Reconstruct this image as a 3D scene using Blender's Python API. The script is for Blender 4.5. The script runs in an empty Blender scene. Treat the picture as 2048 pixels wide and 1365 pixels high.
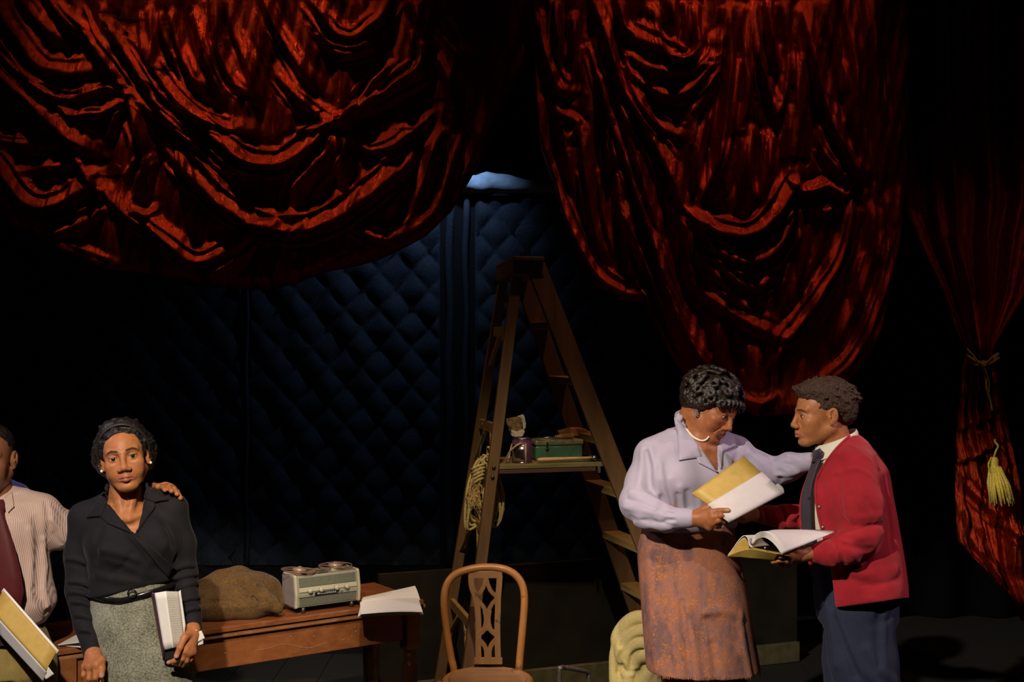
import bpy, math, random
import numpy as np
from mathutils import Vector, Matrix
sc = bpy.context.scene
COL = sc.collection
FPX, CAMZ = 2430.0, 1.88

# ---------------------------------------------------------------- camera
cam_data = bpy.data.cameras.new('camera')
cam = bpy.data.objects.new('camera', cam_data)
COL.objects.link(cam)
cam.location = (0, 0, CAMZ)
cam.rotation_euler = (math.pi / 2, 0, 0)
cam_data.sensor_width = 36.0
cam_data.lens = 36.0 * FPX / 2048.0
cam_data.clip_start = 0.05
sc.camera = cam

# ---------------------------------------------------------------- world: a dark house
world = bpy.data.worlds.new('world')
sc.world = world
world.use_nodes = True
world.node_tree.nodes['Background'].inputs[0].default_value = (0.55, 0.5, 0.6, 1)
world.node_tree.nodes['Background'].inputs[1].default_value = 0.004

# ---------------------------------------------------------------- stage lights
def spot(name, loc, target, watts, color, cone, blend, radius=0.08):
    d = bpy.data.lights.new(name, 'SPOT')
    d.energy = watts; d.color = color
    d.spot_size = math.radians(cone); d.spot_blend = blend
    d.shadow_soft_size = radius
    o = bpy.data.objects.new(name, d)
    COL.objects.link(o)
    o.location = loc
    v = Vector(target) - Vector(loc)
    o.rotation_euler = v.to_track_quat('-Z', 'Y').to_euler()
    return o
WARM = (1.0, 0.80, 0.55)
# front light on the two couples and on the table between them
spot('front_light_left', (-3.4, -1.4, 5.6), (1.02, 4.6, 0.98), 2600, (1.0, 0.86, 0.70), 19, 0.6)
spot('front_light_right', (-0.6, -1.6, 4.9), (-1.55, 4.25, 1.05), 1950, (1.0, 0.84, 0.66), 18, 0.55)
spot('front_light_centre', (0.0, -0.5, 6.7), (-0.32, 5.15, 0.72), 1450, (1.0, 0.80, 0.52), 20, 0.75)
spot('side_light_right', (4.6, 3.4, 4.2), (1.0, 4.6, 0.9), 340, (1.0, 0.66, 0.74), 24, 0.7)
spot('side_light_left', (-4.4, 3.2, 4.2), (-0.6, 4.3, 0.8), 160, (0.76, 0.70, 1.0), 26, 0.7)
# drapery light and the cold light grazing the quilted wall
spot('drape_light_left', (-2.1, 5.0, 8.2), (-1.38, 6.2, 2.05), 720, (1.0, 0.55, 0.30), 29, 1.0)
spot('drape_light_right', (1.6, 4.9, 8.2), (0.86, 6.2, 1.95), 500, (1.0, 0.48, 0.32), 26, 1.0)
spot('tied_curtain_fill', (3.3, 3.6, 5.6), (2.45, 6.4, 1.45), 75, (1.0, 0.55, 0.34), 26, 1.0)  # extra spot added to brighten the tied curtain at far right
spot('blue_wall_light', (-0.34, 6.86, 3.28), (-0.52, 7.3, 2.64), 38, (0.50, 0.69, 1.0), 104, 1.0, 0.03)

sc.view_settings.view_transform = 'Standard'
sc.view_settings.look = 'None'
sc.view_settings.gamma = 1.0
sc.view_settings.use_curve_mapping = False
sc.view_settings.exposure = 0.0

# ---------------------------------------------------------------- helpers
def W(px, py, D):
    """the point of the stage seen at photo pixel (px, py), D metres upstage of the camera"""
    return Vector(((px - 1024.0) / FPX * D, D, CAMZ - (py - 682.5) / FPX * D))

def tag(o, label=None, cat=None, group=None, kind=None):
    if label: o['label'] = label
    if cat: o['category'] = cat
    if group: o['group'] = group
    if kind: o['kind'] = kind
    return o

def empty(name, loc, label, cat, rz=0.0, group=None):
    o = bpy.data.objects.new(name, None)
    COL.objects.link(o)
    o.location = loc; o.rotation_euler = (0, 0, rz)
    o.empty_display_size = 0.1
    return tag(o, label, cat, group)

def obj_from(name, verts, faces, material, parent=None, smooth=True, colors=None, bevel=0.0, loc=None):
    """link one mesh object; vertices in world space; the origin moves to loc or the parent"""
    v = np.asarray(verts, dtype=np.float64).reshape(-1, 3)
    org = Vector((0, 0, 0))
    if parent is not None:
        org = root_loc(parent)
        if parent.rotation_euler.z == 0 or True:
            pass
    elif loc is not None:
        org = Vector(loc)
    me = bpy.data.meshes.new(name)
    vv = v - np.array(org)
    if isinstance(faces, np.ndarray) and faces.ndim == 2:
        n, k = faces.shape
        me.vertices.add(len(vv)); me.vertices.foreach_set('co', vv.ravel().astype(np.float32))
        me.loops.add(n * k); me.loops.foreach_set('vertex_index', faces.ravel().astype(np.int32))
        me.polygons.add(n)
        me.polygons.foreach_set('loop_start', np.arange(0, n * k, k, dtype=np.int32))
        me.polygons.foreach_set('loop_total', np.full(n, k, dtype=np.int32))
        me.update(calc_edges=True)
    else:
        me.from_pydata([tuple(p) for p in vv], [], [tuple(int(i) for i in f) for f in faces])
        me.update()
    if smooth:
        me.polygons.foreach_set('use_smooth', np.ones(len(me.polygons), dtype=bool))
    if colors is not None:
        a = me.color_attributes.new('tint', 'FLOAT_COLOR', 'POINT')
        c = np.ones((len(vv), 4), dtype=np.float32); c[:, :3] = colors
        a.data.foreach_set('color', c.ravel())
    if material is not None:
        me.materials.append(material)
    o = bpy.data.objects.new(name, me)
    COL.objects.link(o)
    if parent is not None:
        o.parent = parent
    else:
        o.location = org
    if bevel:
        m = o.modifiers.new('edge', 'BEVEL'); m.width = bevel; m.segments = 2; m.limit_method = 'ANGLE'
        m.angle_limit = math.radians(40)
    return o

def root_loc(o):
    t = Vector((0, 0, 0))
    while o is not None:
        t += Vector(o.location); o = o.parent
    return t

class MB:
    """collects shapes in world space and links them as ONE mesh object"""
    def __init__(s): s.v, s.f = [], []
    def add(s, verts, faces):
        b = len(s.v)
        s.v += [tuple(p) for p in verts]
        s.f += [tuple(i + b for i in f) for f in faces]
        return s
    def hexa(s, p):      # 8 points: bottom ring 0-3, top ring 4-7
        return s.add(p, [(3, 2, 1, 0), (4, 5, 6, 7), (0, 1, 5, 4), (1, 2, 6, 5), (2, 3, 7, 6), (3, 0, 4, 7)])
    def box(s, c, sx, sy, sz, ax=(1, 0, 0), ay=(0, 1, 0), az=(0, 0, 1)):
        c = Vector(c); ax = Vector(ax) * sx / 2; ay = Vector(ay) * sy / 2; az = Vector(az) * sz / 2
        return s.hexa([c - ax - ay - az, c + ax - ay - az, c + ax + ay - az, c - ax + ay - az,
                       c - ax - ay + az, c + ax - ay + az, c + ax + ay + az, c - ax + ay + az])
    def beam(s, p0, p1, w, t):   # w, t: full width and thickness vectors
        p0, p1, w, t = Vector(p0), Vector(p1), Vector(w) / 2, Vector(t) / 2
        return s.hexa([p0 - w - t, p0 + w - t, p0 + w + t, p0 - w + t, p1 - w - t, p1 + w - t, p1 + w + t, p1 - w + t])
    def tube(s, pts, r, n=10, closed=False, flat=1.0, ref=None):
        pts = [Vector(p) for p in pts]; m = len(pts)
        rr = r if isinstance(r, (list, tuple, np.ndarray)) else [r] * m
        rings = []; up = None
        for i in range(m):
            a = pts[(i - 1) % m] if (closed or i > 0) else pts[i]
            b = pts[(i + 1) % m] if (closed or i < m - 1) else pts[i]
            d = (b - a).normalized()
            if up is None:
                up = Vector(ref) if ref is not None else (Vector((0, 0, 1)) if abs(d.z) < 0.9 else Vector((0, 1, 0)))
            up = (up - d * up.dot(d)).normalized()
            side = d.cross(up)
            rings.append([pts[i] + (side * math.cos(2 * math.pi * k / n) + up * flat * math.sin(2 * math.pi * k / n)) * rr[i] for k in range(n)])
        b = len(s.v)
        for rg in rings: s.v += [tuple(p) for p in rg]
        for i in range(m if closed else m - 1):
            j = (i + 1) % m
            for k in range(n):
                l = (k + 1) % n
                s.f.append((b + i * n + k, b + i * n + l, b + j * n + l, b + j * n + k))
        if not closed:
            s.f.append(tuple(b + k for k in reversed(range(n))))
            s.f.append(tuple(b + (m - 1) * n + k for k in range(n)))
        return s
    def lathe(s, prof, c=(0, 0, 0), axis=(0, 0, 1), n=24, cap=True):   # prof: (r, h)
        a = Vector(axis).normalized()
        u = a.orthogonal().normalized(); w = a.cross(u); c = Vector(c)
        b = len(s.v)
        for (r, h) in prof:
            for k in range(n):
                t = 2 * math.pi * k / n
                s.v.append(tuple(c + a * h + (u * math.cos(t) + w * math.sin(t)) * r))
        for i in range(len(prof) - 1):
            for k in range(n):
                l = (k + 1) % n
                s.f.append((b + i * n + k, b + i * n + l, b + (i + 1) * n + l, b + (i + 1) * n + k))
        if cap:
            s.f.append(tuple(b + k for k in reversed(range(n))))
            s.f.append(tuple(b + (len(prof) - 1) * n + k for k in range(n)))
        return s
    def strip(s, pts, width, t, normal):   # a flat bar of rectangular section lying in the plane of `normal`
        pts = [Vector(p) for p in pts]; nm = Vector(normal).normalized()
        b = len(s.v); m = len(pts)
        ww = width if isinstance(width, (list, tuple)) else [width] * m
        for i in range(m):
            d = (pts[min(i + 1, m - 1)] - pts[max(i - 1, 0)]).normalized()
            sd = nm.cross(d).normalized() * ww[i] / 2
            for q in (pts[i] - sd - nm * t / 2, pts[i] + sd - nm * t / 2, pts[i] + sd + nm * t / 2, pts[i] - sd + nm * t / 2):
                s.v.append(tuple(q))
        for i in range(m - 1):
            for k in range(4):
                l = (k + 1) % 4
                s.f.append((b + i * 4 + k, b + i * 4 + l, b + i * 4 + 4 + l, b + i * 4 + 4 + k))
        s.f.append((b + 3, b + 2, b + 1, b)); e = b + 4 * (m - 1)
        s.f.append((e, e + 1, e + 2, e + 3))
        return s
    def sheet(s, rows, t):
        """a bent sheet of thickness t through a grid of points (rows of equal length)"""
        R = np.array([[tuple(p) for p in r] for r in rows], dtype=float)
        m, n = R.shape[:2]
        du = np.gradient(R, axis=0); dv = np.gradient(R, axis=1)
        nm = np.cross(du, dv); nm /= np.linalg.norm(nm, axis=2, keepdims=True) + 1e-12
        A = (R + nm * t / 2).reshape(-1, 3); B = (R - nm * t / 2).reshape(-1, 3)
        b = len(s.v); s.v += [tuple(p) for p in A] + [tuple(p) for p in B]; k = m * n
        g = lambda i, j: b + i * n + j
        for i in range(m - 1):
            for j in range(n - 1):
                s.f.append((g(i, j), g(i + 1, j), g(i + 1, j + 1), g(i, j + 1)))
                s.f.append((k + g(i, j), k + g(i, j + 1), k + g(i + 1, j + 1), k + g(i + 1, j)))
        for i in range(m - 1):
            s.f.append((g(i, 0), k + g(i, 0), k + g(i + 1, 0), g(i + 1, 0)))
            s.f.append((g(i, n - 1), g(i + 1, n - 1), k + g(i + 1, n - 1), k + g(i, n - 1)))
        for j in range(n - 1):
            s.f.append((g(0, j), g(0, j + 1), k + g(0, j + 1), k + g(0, j)))
            s.f.append((g(m - 1, j), k + g(m - 1, j), k + g(m - 1, j + 1), g(m - 1, j + 1)))
        return s
    def build(s, name, material, parent=None, smooth=False, bevel=0.0, loc=None, colors=None):
        return obj_from(name, s.v, s.f, material, parent, smooth, colors, bevel, loc)

def smooth_path(pts, n=8, closed=False):
    """Catmull-Rom through the points"""
    P = [Vector(p) for p in pts]; m = len(P); out = []
    rng = range(m) if closed else range(m - 1)
    for i in rng:
        p0 = P[(i - 1) % m] if (closed or i > 0) else P[i] * 2 - P[i + 1]
        p1, p2 = P[i], P[(i + 1) % m]
        p3 = P[(i + 2) % m] if (closed or i < m - 2) else P[i + 1] * 2 - P[i]
        for k in range(n):
            t = k / n
            out.append(0.5 * ((2 * p1) + (p2 - p0) * t + (2 * p0 - 5 * p1 + 4 * p2 - p3) * t * t + (3 * p1 - p0 - 3 * p2 + p3) * t ** 3))
    if not closed: out.append(P[-1])
    return out

# ---------------------------------------------------------------- materials
def new_mat(name):
    m = bpy.data.materials.new(name); m.use_nodes = True
    nt = m.node_tree
    return m, nt, nt.nodes['Principled BSDF']

def N(nt, kind, **kw):
    n = nt.nodes.new(kind)
    for k, v in kw.items():
        if k in n.inputs: n.inputs[k].default_value = v
        else: setattr(n, k, v)
    return n

def ramp(nt, stops, fac):
    r = nt.nodes.new('ShaderNodeValToRGB')
    e = r.color_ramp.elements
    while len(e) < len(stops): e.new(0.5)
    for i, (p, c) in enumerate(stops):
        e[i].position = p; e[i].color = (*c, 1)
    nt.links.new(fac, r.inputs[0])
    return r

def coords(nt, scale=(1, 1, 1), rot=(0, 0, 0)):
    t = nt.nodes.new('ShaderNodeTexCoord'); mp = nt.nodes.new('ShaderNodeMapping')
    mp.inputs['Scale'].default_value = scale; mp.inputs['Rotation'].default_value = rot
    nt.links.new(t.outputs['Object'], mp.inputs[0])
    return mp.outputs[0]

def add_bump(nt, bsdf, fac, strength, dist=0.01):
    b = nt.nodes.new('ShaderNodeBump')
    b.inputs['Strength'].default_value = strength; b.inputs['Distance'].default_value = dist
    nt.links.new(fac, b.inputs['Height']); nt.links.new(b.outputs[0], bsdf.inputs['Normal'])
    return b

def plain(name, c, rough=0.6, metal=0.0, spec=0.5, sheen=0.0, noise=0.0, nscale=40, bump=0.0, c2=None):
    m, nt, b = new_mat(name)
    b.inputs['Base Color'].default_value = (*c, 1); b.inputs['Roughness'].default_value = rough
    b.inputs['Metallic'].default_value = metal; b.inputs['Specular IOR Level'].default_value = spec
    if sheen: b.inputs['Sheen Weight'].default_value = sheen
    if noise or bump or c2:
        no = N(nt, 'ShaderNodeTexNoise', Scale=nscale, Detail=6.0)
        nt.links.new(coords(nt), no.inputs['Vector'])
        lo = c2 if c2 else tuple(x * (1 - noise) for x in c)
        hi = tuple(min(1, x * (1 + noise)) for x in c) if not c2 else c
        r = ramp(nt, [(0.3, lo), (0.7, hi)], no.outputs[0])
        nt.links.new(r.outputs[0], b.inputs['Base Color'])
        if bump: add_bump(nt, b, no.outputs[0], bump)
    return m

def wood(name, c1, c2, scale=(3, 30, 30), rough=0.45, wear=None, bump=0.15, rot=(0, 0, 0), wear_at=0.64):
    m, nt, b = new_mat(name)
    v = coords(nt, scale, rot)
    no = N(nt, 'ShaderNodeTexNoise', Scale=1.0, Detail=8.0, Roughness=0.6, Distortion=0.6)
    nt.links.new(v, no.inputs['Vector'])
    r = ramp(nt, [(0.3, c1), (0.7, c2)], no.outputs[0])
    out = r.outputs[0]
    if wear:
        n2 = N(nt, 'ShaderNodeTexNoise', Scale=14.0, Detail=9.0, Roughness=0.7)
        nt.links.new(coords(nt), n2.inputs['Vector'])
        k = ramp(nt, [(wear_at, (0, 0, 0)), (wear_at + 0.08, (1, 1, 1))], n2.outputs[0])
        mx = N(nt, 'ShaderNodeMix', data_type='RGBA')
        nt.links.new(k.outputs[0], mx.inputs[0]); nt.links.new(out, mx.inputs[6]); mx.inputs[7].default_value = (*wear, 1)
        out = mx.outputs[2]
    nt.links.new(out, b.inputs['Base Color'])
    b.inputs['Roughness'].default_value = rough
    add_bump(nt, b, no.outputs[0], bump, 0.004)
    return m
# ================================================================ the setting
M = {}
M['stage'] = wood('stage_black_boards', (0.003, 0.003, 0.003), (0.006, 0.0055, 0.005), (2, 20, 20), 0.8)
M['black_drape'] = plain('black_serge', (0.006, 0.006, 0.008), 0.95, spec=0.1)
M['quilt'] = plain('navy_quilt_cloth', (0.011, 0.018, 0.029), 0.85, spec=0.2, noise=0.25, nscale=60, bump=0.25)
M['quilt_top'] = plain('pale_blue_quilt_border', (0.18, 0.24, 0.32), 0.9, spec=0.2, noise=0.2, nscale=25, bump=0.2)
M['low_wall'] = plain('dark_brown_painted_flat', (0.013, 0.010, 0.007), 0.8, spec=0.2, noise=0.45, nscale=5)
M['base_olive'] = plain('olive_painted_board', (0.075, 0.066, 0.030), 0.7, noise=0.3, nscale=18)

# floor: stage boards, each its own piece under one floor
fl = MB().box((0, 4.5, -0.035), 12, 11, 0.05).build('floor', M['stage'], loc=(0, 4.5, 0))
tag(fl, 'black painted stage floor boards', 'floor', kind='structure')
bd = None
for i in range(26):
    x = -3.2 + i * 0.25
    if bd is None:
        bd = MB().box((x, 5.9, -0.0051), 0.244, 3.6, 0.01).build('plank', M['stage'], fl)
    else:
        c = bd.copy(); COL.objects.link(c); c.parent = fl; c.location = (i * 0.25, 0, 0)

# far black masking
mask = MB()
rows = []
for z in (0.0, 4.6):
    rows.append([(-4.5 + 9.0 * k / 120, 8.3 + 0.05 * math.sin(k * 1.25), z) for k in range(121)])
mask.sheet(rows, 0.01)
o = mask.build('wall_back', M['black_drape'], smooth=True, loc=(0, 8.3, 0))
tag(o, 'black masking drape at the very back of the stage', 'curtain', kind='structure')

# black border added above the curtains to stop their light reaching the quilted wall
rows = [[(-4.5 + 9.0 * k / 120, 6.50 + 0.03 * math.sin(k * 1.1), z) for k in range(121)] for z in (3.05, 6.6)]
o = MB().sheet(rows, 0.01).build('light_block_border', M['black_drape'], smooth=True, loc=(0, 6.5, 3.05))
tag(o, 'black border drape added high above the red curtains to block stray light', 'curtain', kind='structure')

# quilted wall in front of the masking
YW = 7.3
def xw(px, D=YW): return (px - 1024) / FPX * D
def zw(py, D=YW): return CAMZ - (py - 682.5) / FPX * D
def quilt(x0, x1, z0, z1, name, parent, step=0.011):
    nx = int((x1 - x0) / step) + 2; nz = int((z1 - z0) / step) + 2
    X, Z = np.meshgrid(np.linspace(x0, x1, nx), np.linspace(z0, z1, nz))
    a = (X / 0.20 + Z / 0.23); b = (X / 0.20 - Z / 0.23)
    puff = (np.abs(np.sin(math.pi * a)) * np.abs(np.sin(math.pi * b))) ** 0.6
    edge = np.clip(np.minimum(X - x0, x1 - X) / 0.03, 0, 1) ** 0.5
    rng = np.random.RandomState(5)
    ca, cb = np.floor(a).astype(int), np.floor(b).astype(int)
    jit = np.sin(ca * 12.9898 + cb * 78.233) * 43758.5
    jit = jit - np.floor(jit)
    Y = YW - 0.002 - (0.020 + 0.012 * jit) * puff * edge - 0.008 * np.sin(X * 23 + Z * 9) * edge
    v = np.stack([X, Y, Z], -1).reshape(-1, 3)
    i = np.arange(nx * nz).reshape(nz, nx)
    f = np.stack([i[:-1, :-1], i[:-1, 1:], i[1:, 1:], i[1:, :-1]], -1).reshape(-1, 4)
    return obj_from(name, v, f, M['quilt'], parent)
ZT = zw(389)
qw = MB().box((xw(300), YW + 0.05, ZT / 2), xw(1330) - xw(-320), 0.1, ZT).build('wall_quilted', M['black_drape'], loc=(xw(300), YW, 0))
tag(qw, 'navy quilted wall behind the red curtains', 'wall', kind='structure')
zlow = zw(1130)
for a, b in ((-310, 60), (60, 492), (492, 884), (946, 1330)):
    o = quilt(xw(a) + 0.012, xw(b) - 0.012, zlow, ZT - 0.01, 'padded_panel', qw)
# upright piping: one at each seam, a pair by the middle post
def piping(px, r=0.02):
    x = xw(px)
    pts = [(x + 0.006 * math.sin(k * 1.3), YW - 0.02, zlow + (ZT - 0.015 - zlow) * k / 16) for k in range(17)]
    MB().tube(pts, [r * (1 + 0.1 * math.sin(k)) for k in range(17)], 10).build('piping', M['quilt'], qw, smooth=True)
piping(495, 0.012); piping(60, 0.012); piping(899, 0.024); piping(932, 0.019)
# pale padded border thrown over the top edge
prof = []
nxb = 160
rowsb = []
for k in range(nxb):
    px = -300 + 1620 * k / (nxb - 1); x = xw(px)
    t = zw(357) + 0.018 * math.sin(px * 0.021) + 0.028 * math.exp(-((px - 972) / 16) ** 2) + 0.01 * math.sin(px * 0.07)
    y0 = YW - 0.045 - 0.012 * math.sin(px * 0.055) - 0.008 * math.sin(px * 0.13 + 1)
    rowsb.append([(x, YW - 0.028, zw(389) + 0.003), (x, y0 - 0.02, zw(380)), (x, y0 - 0.03 - 0.015 * math.sin(px * .09), zw(370)), (x, y0, t - 0.012),
                  (x, YW + 0.0, t), (x, YW + 0.07, t - 0.02), (x, YW + 0.105, zw(389))])
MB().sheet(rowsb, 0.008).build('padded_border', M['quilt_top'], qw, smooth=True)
MB().box((xw(500), YW - 0.02, zw(391)), xw(1330) - xw(-320), 0.04, 0.012).build('top_rail', M['black_drape'], qw)

# low dark flat with an olive skirting, running upstage to the right
def on_floor(px, D): return Vector(((px - 1024) / FPX * D, D, 0))
a, b = on_floor(760, 6.22), on_floor(1596, 7.13)
dr = (b - a).normalized(); nr = Vector((dr.y, -dr.x, 0))
lw = MB().beam(a + nr * -0.03 + Vector((0, 0, 0.34)), b + nr * -0.03 + Vector((0, 0, 0.34)), (0, 0, 0.68), nr * 0.04).build('wall_low', M['low_wall'], loc=a)
tag(lw, 'low dark brown scenery wall behind the ladder', 'wall', kind='structure')
tr = MB().beam(a + nr * 0.005 + Vector((0, 0, 0.06)), b + nr * 0.005 + Vector((0, 0, 0.06)), (0, 0, 0.115), nr * 0.03)
tag(tr.build('baseboard_back', M['base_olive'], bevel=0.004, loc=a), 'olive green baseboard along the low scenery wall', 'baseboard', kind='structure')

# ================================================================ red curtains
def satin(name, dark, mid, sx=1.0):
    m, nt, b = new_mat(name)
    v = coords(nt, (60, 20, 9.0), (0.0, 0.35, 0.0))
    no = N(nt, 'ShaderNodeTexNoise', Scale=2.2, Detail=9.0, Roughness=0.72, Distortion=0.35)
    nt.links.new(v, no.inputs['Vector'])
    n2 = N(nt, 'ShaderNodeTexNoise', Scale=5.5, Detail=5.0)
    nt.links.new(coords(nt), n2.inputs['Vector'])
    r = ramp(nt, [(0.3, dark), (0.72, mid)], no.outputs[0])
    nt.links.new(r.outputs[0], b.inputs['Base Color'])
    b.inputs['Roughness'].default_value = 0.27
    b.inputs['Metallic'].default_value = 0.8
    b.inputs['Specular IOR Level'].default_value = 0.6
    b.inputs['Specular Tint'].default_value = (1.0, 0.32, 0.14, 1)
    mt = N(nt, 'ShaderNodeMath', operation='ADD'); nt.links.new(no.outputs[0], mt.inputs[0])
    m2 = N(nt, 'ShaderNodeMath', operation='MULTIPLY'); nt.links.new(n2.outputs[0], m2.inputs[0]); m2.inputs[1].default_value = 0.8
    nt.links.new(m2.outputs[0], mt.inputs[1])
    add_bump(nt, b, mt.outputs[0], 0.55, 0.014)
    return m
M['satin'] = satin('crushed_red_satin', (0.10, 0.004, 0.002), (0.60, 0.062, 0.020))

def seg_dist(PX, PY, pts):
    """distance to a polyline, signed side, and the parameter along it (0..1)"""
    best = np.full(PX.shape, 1e9); side = np.zeros(PX.shape); par = np.zeros(PX.shape)
    P = np.array(pts, dtype=float); L = np.concatenate([[0], np.cumsum(np.linalg.norm(np.diff(P, axis=0), axis=1))])
    for i in range(len(P) - 1):
        d = P[i + 1] - P[i]; l2 = (d ** 2).sum() + 1e-9
        rx, ry = PX - P[i, 0], PY - P[i, 1]
        tt = np.clip((rx * d[0] + ry * d[1]) / l2, 0, 1)
        qx, qy = rx - tt * d[0], ry - tt * d[1]
        q = np.hypot(qx, qy)
        s = np.sign(d[0] * qy - d[1] * qx)
        k = q < best
        best = np.where(k, q, best); side = np.where(k, s, side); par = np.where(k, (L[i] + tt * math.sqrt(l2)) / L[-1], par)
    return best, side, par

def drape(PX, PY, folds, scale, ox, oy):
    """relief (metres toward the house) of a list of folds traced on the cloth: (points, half width px, height m, lean)"""
    H = np.zeros(PX.shape)
    rg_ = random.Random(17)
    extra = []
    for (pts, w, h, lean) in folds:      # finer creases running beside each main fold
        if len(pts) < 3: continue
        for s_ in (-1, 1):
            P_ = np.array(pts, float); d_ = np.gradient(P_, axis=0); nn = np.stack([-d_[:, 1], d_[:, 0]], 1); nn /= np.linalg.norm(nn, axis=1, keepdims=True) + 1e-9
            off = s_ * rg_.uniform(1.3, 2.4) * w * scale
            Q_ = P_ + nn * off * np.linspace(rg_.uniform(.5, 1), rg_.uniform(.7, 1.3), len(P_))[:, None]
            a_ = rg_.randint(0, 1); b_ = len(Q_) - rg_.randint(0, 1)
            if b_ - a_ >= 2: extra.append(([tuple(q) for q in Q_[a_:b_]], w * rg_.uniform(.3, .5), h * rg_.uniform(.22, .42), lean))
    for (pts, w, h, lean) in list(folds) + extra:
        P = [(ox + x / scale, oy + y / scale) for x, y in pts]
        P2 = [(p.x, p.y) for p in smooth_path([(x, y, 0) for x, y in P], 5)]
        x0 = min(p[0] for p in P2) - 3.2 * w; x1 = max(p[0] for p in P2) + 3.2 * w
        y0 = min(p[1] for p in P2) - 3.2 * w; y1 = max(p[1] for p in P2) + 3.2 * w
        k = (PX > x0) & (PX < x1) & (PY > y0) & (PY < y1)
        if not k.any(): continue
        d, s, t = seg_dist(PX[k], PY[k], P2)
        ww = 0.95 * np.where(s > 0, w * (1 - lean), w * (1 + 1.3 * lean))     # lean > 0: steep on the +side (below / right-hand)
        taper = 0.35 + 0.65 * np.sin(np.pi * np.clip(t, 0.0, 1.0)) ** 0.6
        q = d / ww
        H[k] += 1.0 * h * taper * (np.exp(-(q ** 2 + 0.02) ** 0.72) - 0.24 * np.exp(-((q - 1.8) / 0.8) ** 2))
    return H

def curtain_mesh(xs, top, bottom, D, folds_H, ny, hem=0.05):
    """columns xs (photo px at depth D), rows from top to bottom(x)"""
    nx = len(xs)
    T = np.linspace(0, 1, ny)
    PX = np.repeat(np.array(xs)[None, :], ny, 0)
    bt = np.array([bottom(x) for x in xs])
    PY = top + T[:, None] * (bt[None, :] - top)
    H = folds_H(PX, PY)
    edge = np.clip((bt[None, :] - PY) / 26.0, 0, 1)
    H = H - 0.05 * (1 - edge) ** 2
    Y = D - H
    X = (PX - 1024) / FPX * D; Z = CAMZ - (PY - 682.5) / FPX * D
    # the hem rolls back under
    X = np.vstack([X, X[-1:], X[-1:]]); Y = np.vstack([Y, Y[-1:] + hem * 0.5, Y[-1:] + hem * 1.6]); Z = np.vstack([Z, Z[-1:] - 0.004, Z[-1:] + 0.05])
    n = ny + 2
    v = np.stack([X, Y, Z], -1).reshape(-1, 3)
    i = np.arange(nx * n).reshape(n, nx)
    f = np.stack([i[:-1, :-1], i[1:, :-1], i[1:, 1:], i[:-1, 1:]], -1).reshape(-1, 4)
    return v, f

def interp(pts):
    xs, ys = [p[0] for p in pts], [p[1] for p in pts]
    return lambda x: float(np.interp(x, xs, ys))

YC = 6.3
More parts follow.
